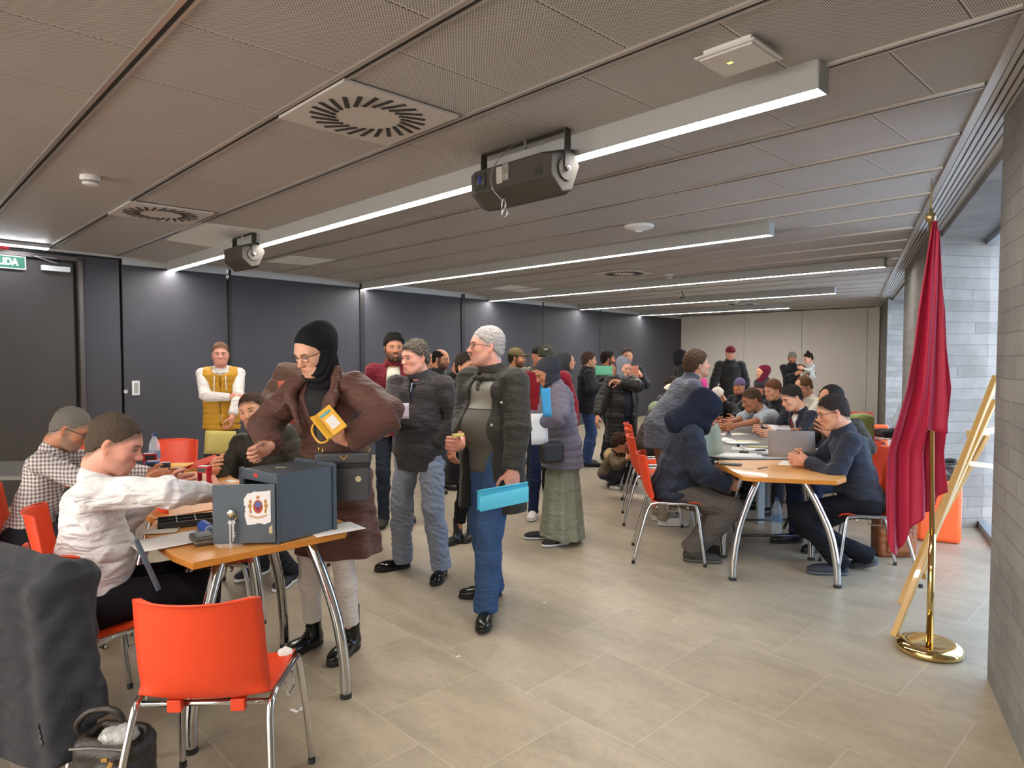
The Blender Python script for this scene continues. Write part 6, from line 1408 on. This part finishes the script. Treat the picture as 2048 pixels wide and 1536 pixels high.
# 5 brown puffer
c = person('man in a taupe puffer jacket half hidden behind the woman in brown', (-1.70, 5.62), 150, 1.77, hair='curly', hairc='#4a3a30', sk='mid', beard=.45, head=(-20, 3, 0), top=dict(col='#5a4438', thick=.036, quilt=.10, collar=.06, length=-.06), legs=dict(col='#25252b'),
    hR=(-1.82, 5.30, 1.20, 1), hL=(-1.55, 5.30, 1.15, 1), curlR=50, res=.009)
booklet(at(592, 803, 5.22), .26, .34, R(25), colpaper('brick', hx('#b0553f')), 'brick red folder held by the man in the taupe puffer', tilt=(R(78), R(-18)))
# 6 woman in brown coat
brown = '#5c3d35'
c = person('woman in black headscarf, glasses and long brown coat bending over the cash box', (-.93, 3.56), 202, 1.735, kind='f', hair=None, hat='hijab', hatc='#17161a', glasses='#2a1518', sk='fair', lean=(9, 0), head=(12, 24, 0), res=.0065, build=1.0,
    top=dict(col=brown, thick=.036, length=-.43, flare=1.30, folds=7, collar=.03, open=(.075, .012, .47, .27), wr=.0055, name='coat', rough=.6, bs=60), inner=dict(col='#17161a', collar=.05, thick=.03, name='headscarf_drape'), legs=dict(col='#d9d2ca', r0=.082, r1=.056, r2=.047, hem=.16, wr=.002, name='trousers'),
    shoes=dict(boot=.17, laces=1, col='#100f0f', rough=.22, soleh=.014, dirs=(-6, 10)), hR=(-1.175, 3.27, 1.115, 1), hL=(-.79, 3.20, 1.145, 1), elbR=(.8, .1, -.5), elbL=(-1, .0, -.35), curlR=65, curlL=38, hdirL=(-.7, -.3, .35), pnL=(-.2, .1, 1), hdirR=(-.75, -.45, -.35), footL=(-.10, .02), footR=(.12, .06), armthick=1.06)
cm_ = MATS['cloth_' + brown.strip('#')]
V = Vol(c['lo'], c['hi'], .0065)          # wide notched collar and belt
for sg in (-1, 1):
    p0, p1, p2, p3 = [V3(*bpt(c, sg * x, y, z)) for x, y, z in ((.085, .02, .545), (.13, .135, .44), (.055, .175, .26), (.155, .165, .40))]
    V.cone(p0, p1, .022, .024, k=.02); V.cone(p1, p2, .026, .014, k=.02); V.cone(p1, p3, .022, .012, k=.02)
V.cone(V3(*bpt(c, -.085, .02, .545)), V3(*bpt(c, 0, -.075, .56)), .024, .026, k=.02); V.cone(V3(*bpt(c, .085, .02, .545)), V3(*bpt(c, 0, -.075, .56)), .024, .026, k=.02); V.wrinkle(.003, 3, 40)
v, q = V.mesh(); np_mesh('collar', [(v, q)], cm_, c['root'], c['org'])
V = Vol(c['lo'], c['hi'], .0065); V.limb(bpt(c, 0, 0, .11), bpt(c, 0, 0, .155), (.190, .150), (.190, .150), c['cr'], k=.0, capk=.12); v, q = V.mesh(); np_mesh('belt', [(v, q)], cm_, c['root'], c['org'])
# handbag and wallet
gold = mat('bag_gold', hx('#c9a04c'), rough=.25, metal=.9); bagm = mat('black_monogram_leather', (.045, .047, .055), rough=.45, var=.45, vscale=28, bump=.1, bscale=200)
hb = at(690, 948, 3.22); r_ = empty('handbag', hb, R(8), 'black flap handbag with a gold V emblem hanging in front of the brown coat', 'handbag')
mb = MB(); mb.box((0, 0, -.04), (.235, .055, .175)); mb.build('bag_body', bagm, r_, bevel=.010); mb = MB(); mb.box((-.005, -.012, .082), (.262, .075, .052)); mb.build('top_panel', bagm, r_, bevel=.012); mb = MB(); mb.box((-.002, -.006, .048), (.245, .062, .030)); mb.build('fold', mat('bag_black_shiny', (.02, .02, .022), rough=.25), r_, bevel=.008)
mb = MB()
for sg in (-1, 1): mb.bar((sg * .018, -.052, .098), (0, -.052, .078), .004, .005)
mb.build('v_emblem', gold, r_); mb = MB(); mb.lathe([(.014, -.002), (.014, .002)], (.065, -.031, -.02), 20, MX); mb.build('round_stud', mat('bag_stud', hx('#cfc9a8'), rough=.3, metal=.6), r_)
for sg in (-1, 1):
    mb = MB(); mb.tube([(sg * .11 + .010 * math.cos(i * .628), -.01, .122 + .016 * math.sin(i * .628)) for i in range(10)], .0028, 6, closed=True); mb.build('strap_ring', gold, r_)
mb = MB(); mb.bar((-.11, -.01, .135), (-.125, .02, .27), .024, .004); mb.bar((.11, .01, .135), (.13, .05, .22), .020, .004); mb.build('strap', mat('bag_strap', (.09, .085, .08), rough=.5), r_)
wl_ = at(662, 842, 3.10); yl = mat('yellow_wallet', hx('#d9a42c'), rough=.45); r_ = empty('phone_wallet', wl_, 0, 'open yellow phone wallet held by the woman in the brown coat', 'wallet')
M = Matrix.Rotation(R(18), 3, 'Z') @ Matrix.Rotation(R(-38), 3, 'Y') @ Matrix.Rotation(R(-38), 3, 'X'); mb = MB(); mb.box((0, 0, 0), (.085, .012, .15), M); mb.build('back_cover', yl, r_, bevel=.003)
mb = MB(); mb.box(M @ Vector((-.05, -.015, -.005)), (.030, .012, .15), M @ Matrix.Rotation(R(35), 3, 'Z')); mb.build('front_cover', yl, r_, bevel=.003); mb = MB(); mb.box(M @ Vector((0, -.007, .045)), (.055, .003, .012), M); mb.build('card', mat('card_teal', hx('#4a9aa8'), rough=.4), r_)
mb = MB(); mb.box(M @ Vector((.004, -.007, -.015)), (.045, .003, .065), M); mb.build('photo_pocket', mat('pocket_clear', (.7, .68, .66), rough=.15), r_); mb = MB(); mb.tube(arc([tuple(M @ Vector(p)) for p in ((-.06, 0, .05), (-.095, .0, .02), (-.10, 0, -.05), (-.07, 0, -.07), (-.05, 0, -.06))], 6), .005, 6); mb.build('wrist_loop', yl, r_, smooth=True)
# 7 maroon jacket man
c = person('bearded man with black curly hair standing behind the parka man, in a maroon jacket', (-1.07, 6.1), 172, 1.765, hair='curly', hairc='#15110f', sk='mid', beard=.9, head=(-10, 2, 0), top=dict(col='#6a1524', thick=.026, open=(.06, .07, .47, .0)), inner=dict(col='#cfc8b8'), legs=dict(col='#2c3340'), shoes=dict(col='#2b2723', rough=.6), res=.010, footL=(-.12, -.2), footR=(.1, -.05))
# 8 parka man
c = person('man with curly grey brown hair in a charcoal parka and pale grey sweatpants', (-.655, 4.80), 202, 1.675, hair='curly', hairc='#5c544b', sk='pink', head=(22, 6, 0), res=.0075, build=1.12, fat=.004, browc='#4a3c32',
    top=dict(col='#383436', thick=.030, length=-.17, open=(.035, .004, .47, .33), wr=.006, name='parka', collar=.05), inner=dict(col='#20253a', collar=.055, thick=.008), legs=dict(col='#8d95a4', r0=.098, r1=.078, r2=.072, hem=.075, wr=.007), shoes=dict(col='#0c0c0c', rough=.12, dirs=(-14, 42)),
    hR=(-.86, 4.48, 1.08, 1), hL=(-.16, .055, .03), elbL=(-1, -.6, 0), curlR=50, footL=(-.20, .05), footR=(.17, -.02), scarf='#38353a', armthick=1.05)
mb = MB(); mb.tube([bpt(c, 0, .115, .475), bpt(c, 0, .135, .41)], .004, 6); bmesh_obj(c, mb, 'zip_pull', zinc)
sheet(at(806, 822, 4.28), .075, .10, 0, mat('lilac_card', hx('#cfc6d6'), rough=.6), 'small pale card held by the parka man next to the brown coat', tilt=(R(88), R(4)), name='paper_card')
# 9,10,11 people between parka man and grey haired man
c = person('small bald man farther back between the parka man and the bearded man with glasses', (-1.03, 8.2), 120, 1.60, hair=None, sk='mid', top=dict(col='#5a1c28', thick=.02), res=.013, beard=.3, buzz=.2, hairc='#2a211b')
c = person('balding bearded man with glasses in a black leather jacket, raising one fist', (-.85, 7.7), 115, 1.645, hair='side_bald', hairc='#1c1613', sk='mid', beard=.85, glasses='#8a8680', head=(-6, 5, 0), top=dict(col='#1f1d1c', thick=.024, rough=.4, wr=.005), scarf='#2b2a2a', hR=(-.63, 7.45, 1.36, 1), elbR=(.4, .2, -1), hdirR=(.2, 0, 1), curlR=75, res=.010, legs=dict(col='#1c1c20'))
c = person('person in a long black coat and black boots, mostly behind the grey haired man', (-.40, 5.62), 125, 1.585, hair='curly', hairc='#2b211b', sk='mid', top=dict(col='#161517', thick=.03, length=-.40, flare=1.15, name='coat'), legs=dict(col='#141416', hem=.2), shoes=dict(boot=.13, col='#111111', rough=.35, dirs=(70, 95)), scarf='#3b3f30', res=.010, head=(10, 0, 0))
# 12 grey haired man
def two_tone():
    m = mat('two_tone_sweater', (.1, .1, .1), rough=.85); g = NG(m); x, y, z = g.xyz(); c = g.mix(g.math('GREATER_THAN', z, 1.235), hx('#55514a'), hx('#8b8880')); c = g.mix(g.math('COMPARE', z, 1.235, .004), c, (.03, .03, .03)); g.l(c, g.bsdf().inputs['Base Color']); g.bump(g.noise(g.vec, 220, 2), .3, .004); return m
c = person('stout white haired man with glasses and moustache in a dark coat and blue jeans', (-.12, 4.12), 224, 1.745, hair='short', hairc='#a8a3a0', sk='pink', head=(34, -2, 0), glasses='#5c3030', res=.0068, build=1.26, fat=.010, beard=.10, browc='#6a5a50',
    top=dict(col='#34322e', thick=.030, length=-.33, flare=1.08, open=(.075, .135, .47, -.34, -.025), wr=.006, name='coat', bs=200), inner=dict(col='#57534d', thick=.012, vneck=1, collar=.02, name='sweater', mat=two_tone()), legs=dict(col='#3d567c', r0=.098, r1=.078, r2=.070, hem=.06, wr=.007, name='jeans'), shoes=dict(col='#1b1a15', rough=.22, dirs=(-40, 40)),
    hR=(-.30, 3.93, 1.03, 1), hL=(.0, 3.83, .86, 1), elbR=(.6, -.5, -.8), elbL=(-1, -.3, -.2), hdirR=(-.55, -.5, .15), hdirL=(.0, -.1, -1), pnL=(-.2, 1, 0), curlR=60, curlL=18, footL=(-.13, .18), footR=(.12, -.12), armthick=1.08, scarf='#34322e')
V = Vol(c['lo'], c['hi'], .008); cr, cf, sp = c['cr'], c['cf'], c['sp']
mb = MB(); a = [bpt(c, x, .1435 + .045 * (z < .3), z) for x, z in ()]
mb = MB(); hc_ = c['hc']; Mh = c['Mh']
def hp(c, x, y, z): return Vector(c['hc'] + c['Mh'] @ (V3(x, y, z) * c['HS']))
mb.tube([hp(c, -.027, .094, -.056), hp(c, -.013, .106, -.046), hp(c, 0, .109, -.045), hp(c, .013, .106, -.046), hp(c, .027, .094, -.056)], [.004, .007, .0065, .007, .004], 8); bmesh_obj(c, mb, 'moustache', mat('hair_moustache', hx('#8a837c'), rough=.8), smooth=True)
ck = [o for o in c['root'].children if o.name.startswith('coat')][0]
for px_, py_ in ((1003, 805), (983, 850), (972, 895)):
    p, n = surf(ck, px_, py_, c['org'])
    if p: mb = MB(); mb.lathe([(.008, -.003), (.008, .003), (.003, .004)], p, 10, nrot(n)); bmesh_obj(c, mb, 'snap_button', zinc)
bf = mat('sky_blue_folder', hx('#56c8ee'), rough=.45); r_ = empty('folded_folder', at(1005, 992, 3.76), 0, 'bright sky blue card folder folded over, held by the grey haired man', 'folder')
def fold_pt(u, v):
    a = -2.2 + 4.4 * v; return ((u - .5) * .285, -.022 * math.cos(a) * (1.1), .058 * math.sin(a * .72) + (u - .5) * .055) if False else ((u - .5) * .285, (-.018 + .05 * (1 - abs(2 * v - 1)) ** .5) * (1 if v < .5 else .25) - .0, (abs(2 * v - 1) - .5) * .115 + (u - .5) * .05)
mb = MB(); mb.grid(fold_pt, 8, 21); mb.build('folder_sheet', bf, r_, smooth=True, solid=.002)
mb = MB(); mb.grid(lambda u, v: ((u - .5) * .272 + .01, -.026 - .004 * math.sin(v * 3), (v - .5) * .085 - .012 + (u - .5) * .058), 6, 6); mb.build('front_flap', bf, r_, solid=.002)
sheet(at(916, 870, 3.80), .07, .02, R(15), colpaper('straw', (1, 1, 1)), 'small yellow slip pinched in the hand of the white haired man', tilt=(R(70), R(-12)), name='paper_slip')
# 13-15
c = person('man in a dark khaki cap in profile, just behind the grey haired man', (.02, 8.0), 100, 1.655, hair='short', hairc='#2b211b', hat='cap', hatc='#5c5234', sk='mid', beard=.8, top=dict(col='#8c7d62', thick=.025), res=.013)
c = person('person in a dark cap with a furry hood behind the man in the red jacket', (.30, 7.7), 165, 1.685, hair=None, hat='cap', hatc='#1c1a1b', sk='mid', top=dict(col='#5d5448', thick=.03), scarf='#b9a878', res=.013)
c = person('man in an olive cap, red jacket and turquoise T-shirt facing the camera', (.33, 6.55), 176, 1.665, hair='short', hairc='#2b211b', hat='cap', hatc='#454436', sk='light', beard=.3, head=(8, 6, 0), top=dict(col='#8e1626', thick=.028, open=(.07, .09, .47, -.1)), inner=dict(col='#1f9fb2', name='tshirt', collar=0), legs=dict(col='#1e2744'), shoes=dict(col='#d8d2cc', sole='#d0ccc6', rough=.6), res=.010, footL=(-.1, .15), footR=(.14, .1))
mb = MB(); mb.ball(hp(c, .0, .088, .10), (.022, .008, .010), 12); bmesh_obj(c, mb, 'cap_patch', mat('patch_grey', (.4, .4, .38), rough=.7))
# 16 grey puffer woman
c = person('woman in a lilac grey puffer coat and long sage skirt, reading a paper', (.42, 5.60), 258, 1.56, kind='f', hair=None, hat='hijab', hatc='#3b3c42', sk='mid', head=(0, 28, 0), lean=(8, 0), res=.0085, build=1.12, top=dict(col='#77707c', thick=.042, quilt=.062, qd=.010, length=-.24, flare=1.16, collar=.05, name='coat'), legs=dict(col='#8d917f', skirt=True, hem=.045, r2=.088),
    shoes=dict(col='#1c1c20', sole='#d8d8d8', rough=.7), hL=(.17, 5.30, 1.02, 1), hR=(.12, 5.55, 1.05, 1), curlL=45, elbL=(-.8, -.3, -.5), footL=(-.12, .02), footR=(.10, .12))
r_ = empty('handbag', at(1103, 905, 5.28), R(20), 'black quilted shoulder bag at the hip of the woman in the sage skirt', 'handbag'); mb = MB(); mb.box((0, 0, 0), (.20, .09, .17)); mb.build('bag_body', blk, r_, bevel=.03); mb = MB(); mb.tube(arc([(-.09, 0, .08), (-.05, 0, .22), (.06, .03, .32)], 6), .007, 6); mb.build('strap', blk, r_)
sheet(at(1079, 858, 5.22), .16, .24, R(15), paperw, 'pale sheet held low by the woman in the lilac grey coat', tilt=(R(85), R(18)))
booklet(at(1093, 805, 5.15), .07, .22, R(40), mat('paper_cyan', hx('#3f9ccf'), rough=.5), 'blue folder with an orange edge held up in front of the headscarf', tilt=(R(84), R(-24)))
# 17-21 group by the dark wall
c = person('person with a dark grey hood up, in profile, before the dark wall', (.72, 9.2), 92, 1.60, hair=None, hat='hood', hatc='#3c3c40', sk='light', top=dict(col='#35353a', thick=.03), res=.013)
c = person('man with a quiff in a black padded jacket in profile, looking right', (1.05, 9.5), 82, 1.615, hair='curly', hairc='#46362b', sk='light', beard=.15, top=dict(col='#23232a', thick=.036, length=-.14, collar=.06), legs=dict(col='#3a4f7c'), hL=(1.35, 9.4, 1.12, 1), hR=(1.30, 9.25, 1.14, 1), res=.012)
c = person('bearded man with a pale hood looking right, holding a mint green folder', (1.38, 9.95), 88, 1.635, hair='curly', hairc='#241b16', sk='mid', beard=.9, top=dict(col='#2c2a28', thick=.03), scarf='#b5ad98', hR=(1.42, 9.6, 1.28, 1), hL=(1.5, 9.75, 1.25, 1), hdirR=(.2, -.1, 1), res=.012)
booklet(at(1208, 741, 9.3), .24, .13, R(-5), colpaper('mint', hx('#6fc39a')), 'mint green folder held up before the dark wall', tilt=(R(80), R(10)))
c = person('man facing the camera against the dark wall, holding a salmon folder', (1.70, 10.0), 182, 1.68, hair='short', hairc='#2b211b', sk='light', beard=.6, top=dict(col='#232428', thick=.03, length=-.2), hL=(1.86, 9.72, 1.26, 1), res=.012)
booklet(at(1268, 746, 9.6), .13, .20, R(10), colpaper('salmon', hx('#c87f68')), 'salmon pink folder held against the dark wall', tilt=(R(84), R(-14)))
c = person('woman in a grey headscarf and shiny black puffer coat, hand on her shoulder', (1.33, 8.2), 165, 1.545, kind='f', hair=None, hat='hijab', hatc='#73757e', sk='light', head=(-14, 18, 0), build=1.1, top=dict(col='#1d1b18', thick=.04, quilt=.05, qd=.008, length=-.38, flare=1.1, rough=.4, open=(.05, .08, .30, -.42, -.03), name='coat'), inner=dict(col='#272a38', thick=.02), legs=dict(col='#23252f', skirt=True, hem=.03, r2=.075),
    hR=(1.02, 8.02, .84, 1), hL=(1.28, 7.98, 1.24, 1), hdirR=(-.15, -.1, -1), hdirL=(-.6, 0, .1), spread=.12, curlR=20, res=.0105, elbL=(-1, .4, -.3))
# 22 crouching girl
c = person('small girl crouching on the floor in a taupe jacket with a furry hood', (1.10, 7.90), 118, 1.0, kind='f', child=True, name='child', sit=.17, lean=(26, 8), head=(-16, 12, 12), hair='curly_big', hairc='#3b2a20', sk='light', top=dict(col='#5e503c', thick=.026, quilt=.045), scarf='#a58e5e', legs=dict(col='#33303a'), shoes=dict(col='#d8d0cc', sole='#cccccc'), footL=(-.10, .20, 0), footR=(.10, .16, 0), hL=(1.36, 7.74, .50, 1), hR=(1.30, 7.62, .38, 1), res=.0085)
# 23-26
c = person('bearded man in a cream cap and dark olive jacket, bent over the table', (1.48, 7.50), 92, 1.74, sit=.52, lean=(24, 0), head=(4, 22, 0), hair='short', hairc='#3a332e', hat='cap', hatc='#cfc6b4', sk='mid', beard=.7, top=dict(col='#2a251b', thick=.034, quilt=.07, rough=.5), scarf='#7c866a', legs=dict(col='#3a3a36'), hL=(1.95, 7.7, .82, 1), hR=(1.98, 7.35, .82, 1), res=.010, build=1.08)
c = person('man in a grey hooded top seated beyond the man in the cream cap', (1.86, 8.55), 110, 1.70, sit=.54, lean=(14, 0), head=(0, 8, 0), hair='curly', hairc='#3a2d24', sk='mid', beard=.2, top=dict(col='#4c5058', thick=.02), scarf='#4c5058', hL=(2.2, 8.5, .85, 1), hR=(2.2, 8.3, .85, 1), res=.012)
c = person('man in a black hooded coat standing before the corner of the dark wall', (2.87, 11.5), 95, 1.66, hair=None, hat='hood', hatc='#18171a', sk='mid', beard=.8, top=dict(col='#19181a', thick=.03, length=-.3), legs=dict(col='#1a1a1c'), res=.014)
c = person('curly haired young man in a blue grey jacket leaning over the table', (1.38, 6.22), 84, 1.70, lean=(36, 0), head=(2, -8, 0), hair='curly_big', hairc='#4d3a2c', sk='light', beard=.28, hips=-.02, top=dict(col='#565860', thick=.024, collar=.07, length=-.22), legs=dict(col='#8c7d6c'), hL=(1.90, 6.45, .80, 1), hR=(1.86, 6.15, .80, 1), shoes=dict(col='#c8c0b8', sole='#cccccc', rough=.6), res=.0085, browc='#2c2019')
# 27 navy hooded
c = person('seated person with a navy hood pulled up, navy jacket and taupe trousers', (1.23, 5.18), 98, 1.76, sit=.52, lean=(16, 0), head=(0, 42, 0), hair=None, hat='hoodclosed', hatc='#1c2030', sk='mid', beard=.4, top=dict(col='#222736', thick=.042, quilt=.16, qd=.006, wr=.007, name='jacket', rough=.6), legs=dict(col='#5a534d', r0=.100, r1=.082, r2=.075, wr=.007, hem=.08), shoes=dict(col='#3a3734', sole='#55524e', rough=.7, dirs=(10, 4)),
    hL=(1.62, 5.40, .66, 1), hR=(1.62, 5.02, .60, 1), res=.0075, footL=(-.10, .22), footR=(.12, .14), build=1.1, curlL=40, curlR=60)
sheet(at(1414, 882, 5.35), .20, .24, R(30), mat('paper_pale_green', hx('#c4d2bb'), rough=.6), 'pale green open booklet with dark print held beside the navy hood', tilt=(R(70), R(-20)), curl=.05, name='booklet', th=.004, cat='booklet')
# 28-30
c = person('man in a dark red cap and black quilted coat before the cream wall', (3.78, 11.7), 186, 1.735, hair='short', hairc='#241b16', hat='cap', hatc='#6e2230', sk='light', beard=.4, head=(6, 4, 0), top=dict(col='#23211f', thick=.038, quilt=.08, length=-.10, collar=.06), legs=dict(col='#2c303c'), hR=(-.03 + 3.40, 11.5, .80, 1), res=.012)
c = person('person in a maroon headscarf and black puffer coat, turned left, before the cream wall', (3.74, 10.0), 262, 1.42, kind='f', hair=None, hat='hijab', hatc='#6c1830', sk='light', top=dict(col='#1f2026', thick=.045, quilt=.08, length=-.1), scarf='#1f2026', legs=dict(col='#222226'), res=.012, build=1.2)
c = person('child in a mauve knit beanie and black coat behind the far table', (3.12, 9.2), 230, 1.20, child=True, name='child', hair=None, hat='beanie', hatc='#5a4f6c', sk='mid', top=dict(col='#19191b', thick=.03), legs=dict(col='#222226'), hL=(2.85, 8.85, .80, 1), res=.012)
c = person('child in a white fluffy hat bent over the far table, in a black coat', (2.86, 8.80), 240, 1.16, child=True, name='child', hair=None, hat='beanie', hatc='#d4cec4', sk='mid', lean=(24, 0), head=(0, 40, 0), top=dict(col='#151517', thick=.035), legs=dict(col='#222226'), hL=(2.75, 8.35, .78, 1), hR=(2.6, 8.5, .78, 1), res=.012)
c = person('child in a bright pink hooded coat behind the curly haired young man', (2.50, 8.78), 250, 1.24, child=True, name='child', hair=None, hat='hood', hatc='#e0489c', sk='mid', lean=(10, 0), top=dict(col='#d8449a', thick=.04), legs=dict(col='#2a2a30'), res=.012)
# 31 polo man
c = person('man in a pale grey polo shirt leaning far over the table to write', (3.06, 7.50), 262, 1.80, sit=.52, lean=(36, 0), head=(4, 20, 0), hair='short', hairc='#4a3728', sk='tan', top=dict(col='#aab0b8', thick=.012, sleeve=.5, name='polo_shirt', collar=.035, wr=.004), legs=dict(col='#2a2d38'), hL=(2.20, 6.98, .80, 1), hR=(2.24, 7.30, .80, 1), elbL=(-.9, -.2, -.3), res=.0085, build=1.15, fat=.006, curlL=45, curlR=40, armthick=1.1)
c = person('man with curly brown hair seated behind the polo shirt man', (3.36, 8.25), 250, 1.72, sit=.52, lean=(16, 0), head=(0, 14, 0), hair='curly', hairc='#6a4630', sk='light', top=dict(col='#26262c', thick=.02), hL=(2.95, 8.0, .82, 1), hR=(2.95, 8.2, .85, 1), res=.012)
booklet(at(1512, 782, 8.0), .18, .08, R(-20), colpaper('salmon', (1, 1, 1)), 'salmon sheet standing in front of the curly brown haired man', tilt=(R(75), R(28)))
c = person('man in a dark navy suit with a red tie, looking down at the papers', (3.02, 6.78), 258, 1.74, sit=.52, lean=(16, 0), head=(4, 24, 0), hair='short', hairc='#272320', sk='light', top=dict(col='#1c1e2a', thick=.018, open=(.055, .012, .47, .16), name='suit_jacket', collar=.02), inner=dict(col='#d8d4d0', collar=.045), legs=dict(col='#1c1e2a'), hL=(2.52, 6.45, .80, 1), hR=(2.50, 6.80, .80, 1), res=.0085, browc='#1c1714')
tie(c, '#7a1c28', .46, .18, .118)
c = person('seated man with glasses in a cream long sleeved top', (3.76, 8.35), 258, 1.76, sit=.53, lean=(10, 0), head=(0, 22, 0), hair='side_bald2', hairc='#5a4028', sk='light', beard=.4, glasses='#202020', top=dict(col='#dad4c4', thick=.014, name='sweatshirt'), legs=dict(col='#2a2d38'), hL=(3.3, 8.1, .80, 1), res=.010)
# 35 man with a child on his arm
c = person('man in a grey beanie and black jacket carrying a toddler', (5.80, 14.0), 190, 1.635, hair=None, hat='beanie', hatc='#77756e', sk='mid', beard=.8, glasses='#15151a', top=dict(col='#1b1a1c', thick=.03), hL=(6.02, 13.72, 1.14, 1), hR=(5.75, 13.7, 1.18, 1), res=.013, legs=dict(col='#222226'), elbL=(-1, .1, -.5))
c = person('toddler in a white top with a dark topknot, carried on an arm', (6.10, 13.74), 262, .86, child=True, name='child', sit=1.13, kind='f', lean=(6, 0), hair='curly', hairc='#2c1f18', sk='fair', head=(0, 14, 0), top=dict(col='#cfcfce', thick=.012, name='shirt'), legs=dict(col='#b8b8b8'), res=.009, hL=(5.88, 13.6, 1.3, 1), footL=(-.04, .12, .85), footR=(.04, .12, .85))
mb = MB(); mb.ball(hp(c, 0, -.03, .155), .030, 10); bmesh_obj(c, mb, 'topknot', MATS['hair_2c1f18'], smooth=True)
# 37 bald man with grey sheet
c = person('balding dark haired man in a dark olive jacket, holding up a big grey sheet', (2.78, 5.56), 256, 1.76, sit=.54, lean=(12, 0), head=(-6, 14, 0), hair='side_bald2', hairc='#1f1a18', sk='mid', beard=.5, browc='#15100e', top=dict(col='#34322c', thick=.020, open=(.045, .01, .47, .2), wr=.005), inner=dict(col='#6a4448', collar=.03), legs=dict(col='#1b2238'), hL=(2.50, 5.22, .93, 1), hR=(2.35, 5.6, .86, 1), hdirL=(-.75, -.2, .55), pnL=(-.1, .9, .1), elbL=(-.8, -.4, -.6), curlL=10, spread=.12, res=.0075, footL=(-.15, .34), footR=(.1, .4), fat=.003)
sheet(at(1583, 888, 5.10), .335, .205, R(-14), mat('mauve_grey_card', hx('#948a88'), rough=.55), 'big mauve grey card sheet held upright by the balding man at the right table', tilt=(R(72), 0), name='card_sheet', th=.003)
mb = MB()
# 38 front right man
c = person('man with glasses in a dark blue zip sweater, hands clasped on the right table', (2.50, 4.76), 288, 1.76, sit=.52, lean=(15, 0), head=(-6, 18, 0), hair='short', hairc='#2e2622', sk='light', beard=.1, glasses='#15161c', browc='#1c1612', top=dict(col='#282c38', thick=.018, collar=.045, wr=.005, name='sweater'), legs=dict(col='#17181e', r0=.095, r1=.068, r2=.06, wr=.005), shoes=dict(col='#26282e', sole='#4a4d55', rough=.6, dirs=(-10, 24), pitch=(0, -25)),
    hL=(2.12, 4.80, .80, 1), hR=(2.11, 4.94, .81, 1), elbL=(-.7, -.5, -.5), elbR=(.7, -.3, -.6), hdirL=(-.8, .3, 0), hdirR=(-.8, -.5, 0), curlL=60, curlR=62, res=.0068, build=1.08, footL=(-.08, .16), footR=(.10, -.04, .02))
print('TOTAL FACES', sum(len(o.data.polygons) for o in bpy.data.objects if o.type == 'MESH'))
